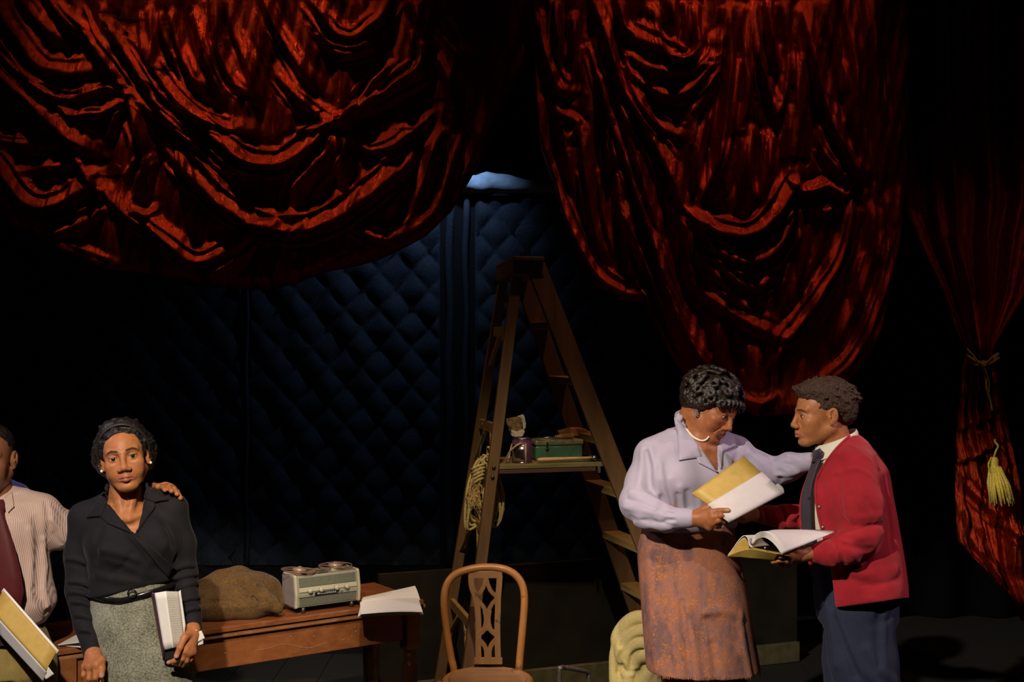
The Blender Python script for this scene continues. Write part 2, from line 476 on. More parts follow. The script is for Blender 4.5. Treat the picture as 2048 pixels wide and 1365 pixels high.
# left swag (points traced at double size)
LF = [
 ([(-60,250),(0,310),(130,420),(250,540),(380,612)], 17, .07, .45),
 ([(-40,-60),(0,20),(60,140),(160,270),(250,295),(340,295)], 15, .06, .4),
 ([(-20,190),(100,310),(200,380),(290,400),(360,390)], 12, .045, .4),
 ([(340,388),(430,355),(505,382)], 9, .03, .3),
 ([(270,466),(350,466),(420,455),(495,405)], 10, .05, .5),
 ([(525,395),(545,480),(572,560),(578,650)], 13, .06, .2),
 ([(500,400),(440,520),(420,570)], 10, .035, 0),
 ([(300,40),(350,150),(430,260),(512,375)], 12, .045, .3),
 ([(440,120),(500,210),(560,300),(650,440),(700,510),(785,580)], 11, .05, .4),
 ([(520,150),(610,270),(690,380),(790,470),(900,515),(1000,530)], 11, .05, .5),
 ([(560,60),(566,140),(575,210)], 7, .03, 0), ([(600,40),(610,150),(605,240)], 7, .025, 0), ([(640,60),(660,150),(700,240)], 7, .025, 0),
 ([(690,70),(720,200),(770,310),(800,345)], 9, .045, .2),
 ([(780,60),(815,180),(845,290),(885,385)], 9, .045, .2),
 ([(850,0),(870,180),(930,320),(980,370)], 10, .045, .2),
 ([(905,0),(940,140),(990,260),(1030,400)], 10, .045, .2),
 ([(1060,0),(1110,120),(1180,240),(1240,330)], 11, .045, .2),
 ([(1110,300),(1180,380),(1250,440),(1310,490)], 12, .05, .2),
 ([(640,370),(760,470),(860,560),(950,635),(1060,668),(1150,660),(1230,600),(1290,540),(1335,490)], 14, .085, .5),
 ([(560,410),(640,480),(720,545),(800,600),(900,690),(1020,700)], 12, .05, .5),
 ([(900,570),(960,640),(1030,695)], 9, .035, .4),
 ([(1190,520),(1260,520),(1340,495)], 9, .04, .4),
 ([(1350,480),(1440,400),(1500,320),(1560,255)], 11, .055, -.3),
 ([(1380,465),(1480,405),(1580,340),(1670,275),(1700,190)], 14, .06, -.3),
 ([(1330,520),(1310,600),(1240,680),(1180,750),(1165,830),(1120,885),(1040,895)], 17, .075, .5),
 ([(700,640),(800,740),(880,820),(980,885),(1080,928),(1200,935),(1320,900),(1430,830),(1560,730),(1650,640)], 19, .11, .5),
 ([(730,600),(752,690),(770,750)], 9, .045, 0), ([(770,590),(840,680),(900,745)], 10, .035, .2),
 ([(590,640),(555,720),(535,820)], 11, .045, .3),
 ([(440,800),(520,870),(600,925),(680,985),(760,1045),(840,1050),(930,1000),(990,950)], 15, .075, .5),
 ([(540,850),(590,865),(625,840)], 8, .045, .3), ([(600,900),(650,945),(720,1010)], 8, .03, .3),
 ([(-40,640),(20,710),(90,800),(160,835),(250,820),(330,770),(370,725)], 15, .06, .5),
 ([(-20,560),(80,580),(240,585)], 10, .03, .3), ([(100,690),(200,670),(310,662)], 10, .03, .3),
 ([(300,600),(340,690),(400,780)], 14, .05, .3),
 ([(1420,540),(1470,605),(1560,595),(1640,540),(1710,480)], 13, .06, .5),
 ([(1760,540),(1720,640),(1690,740),(1650,850),(1600,925)], 14, .06, 0),
 ([(1650,620),(1620,720),(1570,830)], 10, .035, 0), ([(1840,560),(1800,680),(1760,820)], 12, .045, 0),
 ([(2060,0),(2030,150),(1970,350),(1930,520),(1870,690)], 16, .06, 0),
 ([(1760,240),(1800,330),(1810,420)], 10, .04, 0),
 ([(1240,0),(1300,80),(1350,140),(1430,150),(1520,80),(1570,0)], 13, .055, .4),
 ([(1270,140),(1330,200),(1400,225),(1500,190)], 12, .045, .4),
 ([(1650,0),(1690,120),(1690,200)], 12, .05, 0), ([(1780,0),(1800,100),(1880,190)], 12, .045, 0),
 ([(1920,80),(1910,300),(1880,450)], 11, .035, 0),
 ([(1150,945),(1120,1030),(1095,1130)], 13, .055, .2), ([(990,960),(920,1060),(830,1110)], 12, .035, 0),
 ([(1290,1075),(1330,1085),(1400,1050)], 8, .035, .2), ([(1400,900),(1520,960),(1650,930),(1760,830)], 12, .05, .5),
 ([(100,1000),(260,1010),(420,1080),(600,1120)], 14, .04, .2), ([(200,950),(320,900),(420,830)], 12, .035, 0),
 ([(1350,560),(1360,680),(1340,820)], 12, .045, 0), ([(1430,620),(1450,720),(1400,820)], 11, .035, 0),
 ([(60,-60),(130,60),(240,160)], 12, .04, .2), ([(180,-40),(260,80),(330,140)], 12, .04, .2),
]
lb = interp([(-80,430),(0,450),(60,470),(130,510),(200,538),(300,548),(420,572),(500,578),(545,577),(600,560),(640,545),(750,520),(850,470),(900,420),(945,345),(975,290),(1000,225),(1030,160),(1062,110),(1085,60)])
def wobble(PX, PY, s=0):
    return 0.014 * np.sin(PX * 0.061 + PY * 0.012 + s + np.sin(PY * .006)) + 0.008 * np.sin(PX * 0.13 - PY * 0.020 + 2 + s) + 0.003 * np.sin(PX * 0.27 + PY * 0.06 + s)
v, f = curtain_mesh(np.linspace(-80, 1085, 430), -70, lb, YC, lambda X, Y: drape(X, Y, LF, 2.0, 0, 0) + wobble(X, Y), 250)
o = obj_from('red_curtain', v, f, M['satin'], loc=W(480, 0, YC))
tag(o, 'wide red satin curtain swagged high over the table side of the stage', 'curtain', group='red satin curtains')

RF = [
 ([(130,60),(140,150),(165,240),(195,295),(235,300)], 11, .05, .2), ([(190,370),(225,385),(248,402),(228,450)], 8, .05, .2),
 ([(240,60),(240,150),(235,230),(215,300)], 10, .05, 0),
 ([(118,330),(126,450),(170,600),(235,760),(310,890),(400,955),(480,960)], 15, .06, -.2),
 ([(170,300),(210,460),(220,600)], 12, .04, 0),
 ([(325,250),(345,380),(348,480),(358,528),(372,512),(365,440)], 9, .045, 0),
 ([(265,430),(275,560),(300,720),(330,830)], 12, .05, .2),
 ([(380,560),(385,660),(405,760),(425,870)], 12, .05, .2),
 ([(300,0),(340,110),(395,280),(470,420),(530,530),(586,662)], 12, .06, .4),
 ([(320,120),(370,260),(420,440),(470,610),(520,740)], 11, .05, .3),
 ([(290,150),(330,300),(380,450),(430,600),(470,720),(530,880)], 10, .04, .3),
 ([(400,170),(440,320),(500,400),(580,445)], 10, .045, .4),
 ([(440,120),(530,175),(600,200),(642,165),(640,90),(640,20)], 13, .075, .5),
 ([(420,180),(500,232),(600,240),(660,210)], 12, .055, .4),
 ([(420,240),(520,310),(610,300),(690,210)], 12, .045, .4),
 ([(500,20),(510,100),(520,160)], 8, .035, 0), ([(560,10),(570,100),(565,180)], 8, .035, 0), ([(600,10),(605,100),(590,170)], 7, .03, 0),
 ([(750,30),(748,200),(735,330),(725,440),(695,560),(655,650)], 13, .075, .1),
 ([(665,380),(645,480),(632,600)], 10, .05, .1), ([(700,120),(690,250),(640,360)], 11, .05, .2),
 ([(785,30),(795,180),(800,320),(790,420)], 10, .05, 0), ([(825,20),(838,180),(885,330),(890,400)], 10, .05, 0),
 ([(870,20),(880,120),(900,220)], 9, .04, 0), ([(925,20),(935,150),(930,280),(905,380)], 10, .05, 0),
 ([(815,430),(805,560),(815,650)], 12, .065, 0), ([(880,440),(868,560),(850,645)], 12, .06, 0), ([(740,480),(730,580),(700,650)], 10, .04, 0),
 ([(985,30),(1005,150),(1040,300),(1090,450),(1165,570)], 13, .075, .2),
 ([(1035,390),(1045,480),(1095,560),(1140,600)], 10, .045, .2), ([(960,200),(965,350),(960,500),(965,590)], 12, .04, 0),
 ([(950,605),(1000,625),(1060,608),(1115,640),(1140,620)], 9, .05, .3), ([(1020,660),(1050,690),(1100,670)], 8, .03, .2),
 ([(605,690),(680,745),(780,772),(860,742),(925,660),(970,590)], 14, .09, .5),
 ([(630,720),(700,810),(790,855),(880,830),(935,750),(955,690)], 14, .065, .4),
 ([(680,830),(760,910),(830,935),(900,890)], 13, .045, .4),
 ([(610,720),(650,830),(720,920),(800,1000)], 12, .05, .2),
 ([(590,700),(610,800),(620,900)], 11, .045, .1),
 ([(440,640),(490,790),(540,940),(590,1060),(650,1180)], 14, .07, .3),
 ([(400,700),(470,860),(530,990),(580,1100),(620,1180)], 12, .055, .3),
 ([(600,900),(700,985),(850,1075),(945,1105)], 13, .045, .3),
 ([(1145,680),(1115,820),(1055,930),(985,1040),(930,1110),(890,1190)], 13, .07, -.2),
 ([(1215,690),(1205,830),(1165,970),(1100,1110)], 12, .05, -.2),
 ([(1290,640),(1285,800),(1230,980),(1150,1160),(1060,1250)], 15, .07, -.2),
 ([(1250,640),(1255,760),(1240,850)], 10, .04, 0),
 ([(965,700),(975,850),(950,980)], 12, .04, 0), ([(700,1050),(720,1180),(760,1290)], 14, .045, 0), ([(830,1130),(840,1230),(870,1320)], 14, .045, 0),
 ([(780,1290),(840,1310),(900,1290)], 10, .04, 0), ([(560,1010),(640,1150),(700,1250)], 12, .04, 0),
 ([(1060,0),(1080,150),(1100,300)], 12, .05, 0), ([(1130,0),(1150,200),(1160,400),(1190,560)], 13, .05, 0), ([(1210,0),(1220,200),(1225,400),(1240,600)], 13, .05, 0),
 ([(180,0),(185,100),(200,190)], 10, .045, 0), ([(380,0),(400,80),(440,140)], 10, .045, 0),
]
rb = interp([(1068,40),(1073,200),(1080,290),(1110,372),(1130,450),(1160,520),(1200,575),(1250,600),(1288,606),(1305,645),(1340,712),(1372,752),(1450,800),(1520,836),(1600,830),(1680,790),(1720,742),(1760,680),(1790,570),(1803,470),(1815,380)])
v, f = curtain_mesh(np.concatenate([np.linspace(1068, 1110, 26), np.linspace(1113, 1815, 260)]), -70, rb, YC - 0.05, lambda X, Y: drape(X, Y, RF, 1.625, 1000, 0) + wobble(X, Y, 1.3), 300)
o = obj_from('red_curtain', v, f, M['satin'], loc=W(1430, 0, YC))
tag(o, 'long red satin curtain hanging in deep swags behind the arguing pair', 'curtain', group='red satin curtains')

# third curtain: gathered and tied with twine at the far right
EL = interp([(-80,1770),(250,1790),(470,1826),(590,1890),(690,1930),(710,1937),(740,1930),(820,1924),(960,1920),(1140,1924),(1160,1935),(1260,1990)])
ER = interp([(-80,2150),(400,2130),(590,2060),(690,2000),(712,1993),(740,2002),(830,2022),(960,2045),(1140,2075),(1260,2110)])
ny, nx = 330, 110
PYv = np.linspace(-80, 1245, ny); U = np.linspace(0, 1, nx)
PXg = np.array([[EL(y) + (ER(y) - EL(y)) * u for u in U] for y in PYv])
PYg = np.repeat(PYv[:, None], nx, 1)
bottom_px = np.interp(U, [0, .25, .45, .6, .8, 1], [1150, 1180, 1200, 1248, 1252, 1240])
PYg = np.where(PYg > 1000, 1000 + (PYg - 1000) * (bottom_px[None, :] - 1000) / 245.0, PYg)
tight = np.array([np.exp(-((y - 705) / 55.0) ** 2) for y in PYv])[:, None]
Hh = (0.05 * np.sin(U * 26)[None, :] + 0.02 * np.sin(U * 61 + 1)[None, :]) * (1 - 0.4 * tight)
Hh = Hh + 0.10 * np.sin(np.pi * U)[None, :] * (0.35 + 0.65 * tight)
TF = [([(1925,925),(1965,905),(2005,880)], 13, .085, .55), ([(1930,860),(1970,840),(2000,815)], 9, .04, .4), ([(1935,790),(1975,775),(2000,765)], 9, .03, .4),
      ([(1926,940),(1950,985),(1985,1020),(2005,1040)], 11, .06, .4), ([(1945,910),(1960,960),(1985,1000)], 9, .05, 0),
      ([(2005,880),(2020,950),(2032,1050),(2040,1140)], 11, .07, -.2), ([(1930,1010),(1950,1080),(1975,1140),(1995,1230)], 11, .06, .3),
      ([(1960,1050),(1985,1090),(2010,1180)], 9, .05, .3), ([(2030,900),(2045,1000),(2050,1150)], 8, .05, 0), ([(1990,1040),(2040,1075),(2060,1100)], 9, .05, .4),
      ([(1935,1020),(1932,1080),(1945,1130)], 9, .04, 0), ([(1830,440),(1860,520),(1900,620)], 10, .04, .2), ([(1870,380),(1890,480),(1925,600)], 10, .035, .2)]
low = np.clip((PYg - 800) / 120, 0, 1)
Hh = Hh * (1 - 0.6 * low) + drape(PXg, PYg, TF, 1.0, 0, 0)
YT = 6.42
Xw = (PXg - 1024) / FPX * YT; Zw = CAMZ - (PYg - 682.5) / FPX * YT
v = np.stack([Xw, YT + 0.08 - Hh, Zw], -1)
v = np.vstack([v, v[-1:] + np.array([0, .03, -.004]), v[-1:] + np.array([0, .09, .04])])
i = np.arange(nx * (ny + 2)).reshape(ny + 2, nx)
f = np.stack([i[:-1, :-1], i[1:, :-1], i[1:, 1:], i[:-1, 1:]], -1).reshape(-1, 4)
o = obj_from('red_curtain', v.reshape(-1, 3), f, M['satin'], loc=W(1960, 0, YT))
tag(o, 'narrow red satin curtain gathered and tied with twine at the stage edge', 'curtain', group='red satin curtains')

M['twine'] = plain('sisal_twine', (0.42, 0.26, 0.10), 0.8, noise=0.4, nscale=90, bump=0.4)
M['tassel'] = plain('yellow_silk_tassel', (0.72, 0.56, 0.05), 0.5, sheen=0.4, noise=0.3, nscale=120, bump=0.3)
tw = empty('twine_tie', W(1965, 712, YT - 0.1), 'frayed brown twine knotted around the gathered narrow curtain', 'twine')
def twine_line(pts, r, par, D=YT - 0.13, name='strand'):
    P = [W(x, y, D + dz) for x, y, dz in pts]
    MB().tube(smooth_path(P, 6), r, 7).build(name, M['twine'], par, smooth=True)
twine_line([(1935,712,.06),(1950,722,0),(1966,726,-.01),(1980,722,.0),(1996,708,.08)], .008, tw, name='wrap')
twine_line([(1936,722,.06),(1951,729,.0),(1966,731,-.012),(1982,726,.0),(1997,716,.08)], .007, tw, name='wrap')
MB().lathe([(0.001,-.022),(.012,-.016),(.018,-.004),(.017,.008),(.008,.018),(.001,.021)], W(1966, 729, YT - .155), n=14).build('knot', M['twine'], tw, smooth=True)
twine_line([(1958,727,-.03),(1948,714,-.02),(1934,698,.0)], .005, tw, name='loose_end')
twine_line([(1974,726,-.03),(1984,715,-.02),(1990,710,.0)], .005, tw, name='loose_end')
twine_line([(1966,733,-.02),(1971,756,.0),(1973,778,-.01),(1980,800,.0),(1984,822,.01)], .006, tw, name='tail')
twine_line([(1968,734,-.02),(1974,752,-.01),(1978,770,.0),(1976,795,.0)], .004, tw, name='tail')
ta = empty('gold_tassel', W(1990, 965, YT - 0.2), 'yellow silk tassel hanging in the folds of the tied curtain', 'tassel')
DT = YT - 0.16
MB().lathe([(.001,0),(.016,-.004),(.022,-.02),(.020,-.045),(.024,-.055),(.02,-.064)], W(1988, 914, DT), n=16).build('head', M['tassel'], ta, smooth=True)
MB().lathe([(.021,0),(.025,-.006),(.021,-.012)], W(1989, 932, DT), n=16).build('collar', M['tassel'], ta, smooth=True)
sk = MB()
for k in range(46):
    t = 2 * math.pi * k / 46; rr = .018 + .004 * (k % 3)
    p0 = W(1990, 934, DT) + Vector((math.cos(t) * rr, math.sin(t) * rr, 0))
    ln = .15 + .06 * ((k * 7) % 5) / 5
    p1 = p0 + Vector((.02 + math.cos(t) * .028, math.sin(t) * .024, -ln * .55)); p2 = p0 + Vector((.036 + math.cos(t) * .036, math.sin(t) * .026, -ln))
    sk.tube([p0, p1, p2], [.004, .0055, .004], 5)
tag(sk.build('fringe', M['tassel'], ta, smooth=True), kind='stuff')
MB().tube(smooth_path([W(1988, 914, DT), W(1992, 902, DT - .01), W(1996, 893, DT + .02), W(1990, 884, DT + .06), W(1990, 880, DT + .16)], 5), .005, 7).build('cord', M['tassel'], ta, smooth=True)
sl = MB().tube(smooth_path([W(1983, 915, DT - .01), W(1977, 930, DT - .02), W(1980, 945, DT - .02)], 5), .004, 6); sl.build('cord', M['tassel'], ta, smooth=True)
# ================================================================ step ladder
M['ladder'] = wood('worn_brown_ladder_wood', (0.085, 0.043, 0.016), (0.16, 0.088, 0.034), (14, 14, 2.0), 0.55, wear=(0.26, 0.17, 0.07), wear_at=0.68)
M['ladder_pale'] = wood('ochre_ladder_wood', (0.19, 0.115, 0.034), (0.29, 0.185, 0.055), (8, 3, 20), 0.55)
M['steel'] = plain('grey_steel', (0.42, 0.41, 0.40), 0.35, 1.0, noise=0.2)
M['dark_metal'] = plain('dark_metal', (0.08, 0.075, 0.07), 0.4, 0.9)
def foot(px, D):
    return on_floor(px, D)
def rail_top(px, py, D): return W(px, py, D)
TN, TFAR = 5.80, 6.12
A2 = (rail_top(1036, 532, TN), foot(914, 5.5))
B1 = (rail_top(1071, 532, TN), foot(1433, 5.9))
A1 = (rail_top(1009, 546, TFAR), foot(868, 6.1))
B2 = (rail_top(1040, 546, TFAR), foot(1333, 6.45))
ld = empty('step_ladder', (B1[1] + A1[1]) / 2, 'tall wooden A-frame step ladder with a tool shelf, standing behind the empty chair', 'ladder')
wd = ((A1[1] - A2[1]) + (B2[1] - B1[1])).normalized()      # across the ladder, away from the house
fr = (B1[1] - A2[1]).normalized()
def at_z(r, z):
    t = (r[0].z - z) / (r[0].z - r[1].z)
    return r[0].lerp(r[1], t)
for (r, w, nm) in ((B1, 0.094, 'step_rail'), (B2, 0.086, 'step_rail'), (A2, 0.052, 'support_rail'), (A1, 0.050, 'support_rail')):
    d = (r[1] - r[0]).normalized(); side = (fr - d * fr.dot(d)).normalized()
    m = MB(); m.beam(r[0], r[1], side * w, wd * 0.026)
    m.build(nm, M['ladder'], ld, bevel=0.003)
def across(r0, r1, z, h, dep, nm, mat, off=0.0):
    p0, p1 = at_z(r0, z) + fr * off, at_z(r1, z) + fr * off
    MB().beam(p0 + wd * 0.005, p1 - wd * 0.005, fr * dep, (0, 0, h)).build(nm, mat, ld, bevel=0.002)
for z in (1.955, 1.685, 1.405, 1.145, 0.875, 0.60, 0.33):
    across(B1, B2, z, 0.036, 0.095, 'step', M['ladder_pale'])
for z in (1.925, 1.465, 1.0, 0.565, 0.15):
    across(A2, A1, z, 0.048, 0.022, 'rung', M['ladder_pale'])
    for (r, s) in ((A2, 1), (A1, -1)):          # corner braces under each rung
        p = at_z(r, z - 0.17) + wd * 0.012 * s
        q = at_z(A2, z - 0.02).lerp(at_z(A1, z - 0.02), 0.30 if s > 0 else 0.62)
        MB().beam(p, q, fr * 0.018, Vector((0, 0, 1)).cross(fr) * 0.016 + Vector((0, 0, 0.006))).build('brace', M['ladder_pale'], ld)
cc = (A2[0] + B1[0]) / 2; cf = (A1[0] + B2[0]) / 2
MB().beam(cc - wd * 0.035 + Vector((0, 0, -0.012)), cf + wd * 0.03 + Vector((0, 0, -0.012)), fr * 0.155, (0, 0, 0.07)).build('top_cap', M['ladder'], ld, bevel=0.005)
MB().beam(cc - wd * 0.05 + Vector((0, 0, 0.032)), cf + wd * 0.05 + Vector((0, 0, 0.032)), fr * 0.15, (0, 0, 0.02)).build('top_board', M['ladder'], ld, bevel=0.004)
# tool shelf across the frame
ZS = 1.30
sa0, sb0 = at_z(A2, ZS), at_z(B1, ZS); sa1, sb1 = at_z(A1, ZS), at_z(B2, ZS)
M['shelf'] = wood('olive_shelf_board', (0.15, 0.12, 0.045), (0.24, 0.20, 0.085), (3, 24, 24), 0.6)
sh_l = sa0 + fr * 0.015; sh_r = sb0 - fr * 0.005
mid = wd * 0.21
MB().beam(sh_l + mid + Vector((0, 0, -0.013)), sh_r + mid + Vector((0, 0, -0.013)), wd * 0.38, (0, 0, 0.022)).build('shelf_board', M['shelf'], ld, bevel=0.003)
MB().beam(sh_l + mid + fr * 0.0 + Vector((0, 0, -0.036)), sh_r + mid - fr * 0.07 + Vector((0, 0, -0.036)), wd * 0.37, (0, 0, 0.020)).build('shelf_support', wood('dark_red_board', (0.07, 0.03, 0.03), (0.12, 0.06, 0.05), (3, 20, 20)), ld, bevel=0.003)
MB().box(sh_r + Vector((-0.06, -0.02, -0.035)), 0.012, 0.03, 0.03).build('bracket', M['steel'], ld)
for p in (at_z(A2, ZS - 0.01), at_z(A2, ZS - 0.055)):
    MB().lathe([(.009, 0), (.009, .006), (.005, .009)], p - wd * 0.014, -wd, 12).build('bolt', M['dark_metal'], ld, smooth=True)
ZTOP = ZS - 0.002

def on_shelf(px, dep=0.0):
    """a point on the shelf top seen near photo column px, dep metres behind its front edge"""
    f0 = sh_l + wd * (0.02 + dep); f0.z = ZTOP
    # intersect column px with the line along the shelf
    k = (px - 1024) / FPX
    t = (k * f0.y - f0.x) / (fr.x - k * fr.y)
    return f0 + fr * t
# paint tin
M['tin_purple'] = plain('dull_purple_paint', (0.13, 0.055, 0.13), 0.4, 0.3, noise=0.2)
M['tin_bare'] = plain('bare_tin', (0.50, 0.45, 0.50), 0.25, 1.0, noise=0.25, nscale=30)
pc = on_shelf(1044, 0.06)
tin = empty('paint_tin', pc, 'small purple and bare metal paint tin on the ladder shelf', 'paint can')
R = 0.047; HT = 0.118
MB().lathe([(R * .96, 0), (R, .003), (R, HT), (R * .93, HT), (R * .93, .006), (.001, .006)], pc, n=28, cap=False).build('body', M['tin_purple'], tin, smooth=True)
MB().lathe([(R + .001, 0), (R + .003, .003), (R + .001, .007)], pc, n=28, cap=False).build('base_rim', M['tin_bare'], tin, smooth=True)
MB().lathe([(R + .0005, HT - .004), (R + .003, HT), (R - .003, HT + .002)], pc, n=28, cap=False).build('top_rim', M['tin_bare'], tin, smooth=True)
bare = MB(); pts = []
for z in (.008, .03, .06, .088):
    pts.append([pc + Vector((math.cos(t) * (R + .001), math.sin(t) * (R + .001), z)) for t in np.linspace(math.radians(200), math.radians(285), 14)])
bare.sheet(pts, .001).build('bare_label_patch', M['tin_bare'], tin, smooth=True)
M['bail'] = plain('paint_crusted_wire', (0.52, 0.36, 0.24), 0.6, noise=0.3)
hp = [pc + Vector((-.005, -.05, .098)), pc + Vector((-.03, -.06, .085)), pc + Vector((-.06, -.05, .055)), pc + Vector((-.075, -.03, .018)), pc + Vector((-.066, -.01, .01)), pc + Vector((-.055, .01, .06)), pc + Vector((-.046, .02, .09))]
MB().tube(smooth_path(hp, 6), .0045, 8).build('bail_handle', M['bail'], tin, smooth=True)
MB().tube([pc + Vector((.018, -.046, .004)), pc + Vector((.016, -.047, .095))], .005, 8).build('paint_drip', M['bail'], tin, smooth=True)
# wide paint brush standing in the tin
M['bristle'] = plain('crusted_bristles', (0.20, 0.12, 0.05), 0.9, noise=0.7, nscale=50, bump=0.5)
M['bristle_tip'] = plain('pale_paint_crust', (0.55, 0.50, 0.42), 0.8, noise=0.35, nscale=60, bump=0.4)
br = empty('paint_brush', pc + Vector((0, 0, .02)), 'stiff wide paint brush crusted white, stuck in the purple paint tin', 'paint brush')
DB = pc.y
def bp(x, y, dz=0): return W(x, y, DB + dz)
MB().beam(pc + Vector((.0, 0, .012)), bp(1030, 872), (0.022, 0, 0), (0, .012, 0)).build('handle', M['ladder_pale'], br, bevel=.003)
def blob_prism(pts, t, nm, mt):
    m = MB(); fr_ = [bp(x, y, -t / 2) for x, y in pts]; bk = [bp(x, y, t / 2) for x, y in pts]; n = len(pts)
    m.add(fr_ + bk, [tuple(range(n)), tuple(reversed(range(n, 2 * n)))] + [(k, n + k, n + (k + 1) % n, (k + 1) % n) for k in range(n)])
    m.build(nm, mt, br, bevel=.003)
blob_prism([(1012,838),(1032,834),(1044,833),(1046,846),(1044,860),(1034,866),(1022,862),(1014,850)], .030, 'bristles', M['bristle'])
blob_prism([(1034,833),(1046,829),(1049,834),(1052,848),(1051,858),(1046,860),(1045,846),(1043,838)], .034, 'paint_crust', M['bristle_tip'])
blob_prism([(1022,860),(1034,864),(1047,858),(1050,864),(1045,874),(1030,875),(1023,872)], .034, 'paint_crust', M['bristle_tip'])
blob_prism([(1017,858),(1020,860),(1024,872),(1022,873)], .02, 'ferrule', M['steel'])
# green cash box
gb = on_shelf(1110, 0.20)
M['box_green'] = plain('chipped_green_enamel', (0.075, 0.19, 0.12), 0.4, noise=0.25, nscale=22)
M['box_lid'] = plain('olive_grey_enamel', (0.26, 0.25, 0.15), 0.4, noise=0.3, nscale=25)
M['black_paint'] = plain('black_enamel', (0.012, 0.012, 0.014), 0.35)
gx = empty('metal_box', gb, 'green metal box with an olive lid on the ladder shelf', 'metal box')
wv, dv, up = fr * 1.0, wd * 1.0, Vector((0, 0, 1))
MB().box(gb + up * .037, .245, .15, .072, wv, dv, up).build('body', M['box_green'], gx, bevel=.010)
MB().box(gb + up * .086, .252, .157, .026, wv, dv, up).build('lid', M['box_lid'], gx, bevel=.008)
MB().lathe([(.008, 0), (.008, .004), (.004, .006)], gb + up * .055 - wv * .065 - dv * .077, -dv, 14).build('lock', M['dark_metal'], gx, smooth=True)
MB().box(gb + up * .079 - wv * .065 - dv * .081, .008, .004, .02, wv, dv, up).build('hasp', M['dark_metal'], gx)
tp = gb + up * .100
# screwdriver lying on the box
M['handle_wood'] = wood('varnished_handle_wood', (0.34, 0.13, 0.035), (0.52, 0.24, 0.07), (4, 30, 30), 0.35)
sd = empty('screwdriver', tp, 'wood-handled screwdriver lying across the lid of the green metal box', 'screwdriver')
s0 = tp + wv * -.075 + up * .006 - dv * .02; s1 = tp + wv * -.005 + up * .010 - dv * .02
MB().tube([s0, s1], [.003, .004], 8).build('shaft', M['steel'], sd, smooth=True)
MB().lathe([(.006,0),(.008,.004),(.008,.014),(.011,.02),(.013,.04),(.012,.065),(.014,.085),(.010,.097),(.001,.1)], s1, wv + up * .05, 14).build('handle', M['handle_wood'], sd, smooth=True)
MB().lathe([(.005,0),(.0085,.002),(.0085,.008)], s1 - wv * .004, wv, 12).build('ferrule', M['steel'], sd, smooth=True)
# orange-brown handled hand saw grip behind
hb = empty('wooden_tool', tp + wv * .10, 'rust-brown wooden block tool resting on the box against the right ladder rail', 'tool')
pr = [(-.025,.0),(.06,-.004),(.118,-.012),(.118,.028),(.085,.038),(.03,.040),(-.04,.026)]
m = MB(); q0 = [tp + wv * (.055 + x) + up * (.012 + z) - dv * .0 for x, z in pr]; q1 = [p + dv * .03 for p in q0]; n = len(pr)
m.add(q0 + q1, [tuple(range(n)), tuple(reversed(range(n, 2 * n)))] + [(k, n + k, n + (k + 1) % n, (k + 1) % n) for k in range(n)])
m.build('grip', wood('rust_brown_wood', (0.26, 0.11, 0.03), (0.40, 0.19, 0.05), (4, 20, 20), 0.5), hb, bevel=.006)
# hammer along the shelf front
h0, h1 = on_shelf(1074, .012) + up * .016, on_shelf(1183, .012) + up * .019
hm = empty('claw_hammer', on_shelf(1130, .012), 'hammer with a pale wooden handle lying along the front of the ladder shelf', 'hammer')
dd = (h1 - h0).normalized()
MB().tube(smooth_path([h0, h0.lerp(h1, .12), h0.lerp(h1, .35), h0.lerp(h1, .7), h1], 4), [.006,.012,.014,.0145,.0145,.0145,.014,.0135,.013,.012,.011,.0105,.010,.010,.0095,.009,.009], 10, flat=.75).build('handle', wood('pale_ash_handle', (0.55, 0.36, 0.16), (0.68, 0.48, 0.24), (4, 40, 40), .45), hm, smooth=True)
hc = h1 + dd * .012
MB().lathe([(.010,-.012),(.013,-.008),(.013,.004),(.010,.014),(.010,.03),(.013,.036),(.013,.05)], hc + wd * .03, -wd, 14).build('head', M['steel'], hm, smooth=True)
MB().tube(smooth_path([hc + wd * .035, hc + wd * .055 + up * .002, hc + wd * .075 - up * .008], 4), [.011,.010,.009,.008,.007,.006,.005,.004,.003], 8, flat=.5).build('claw', M['steel'], hm, smooth=True)

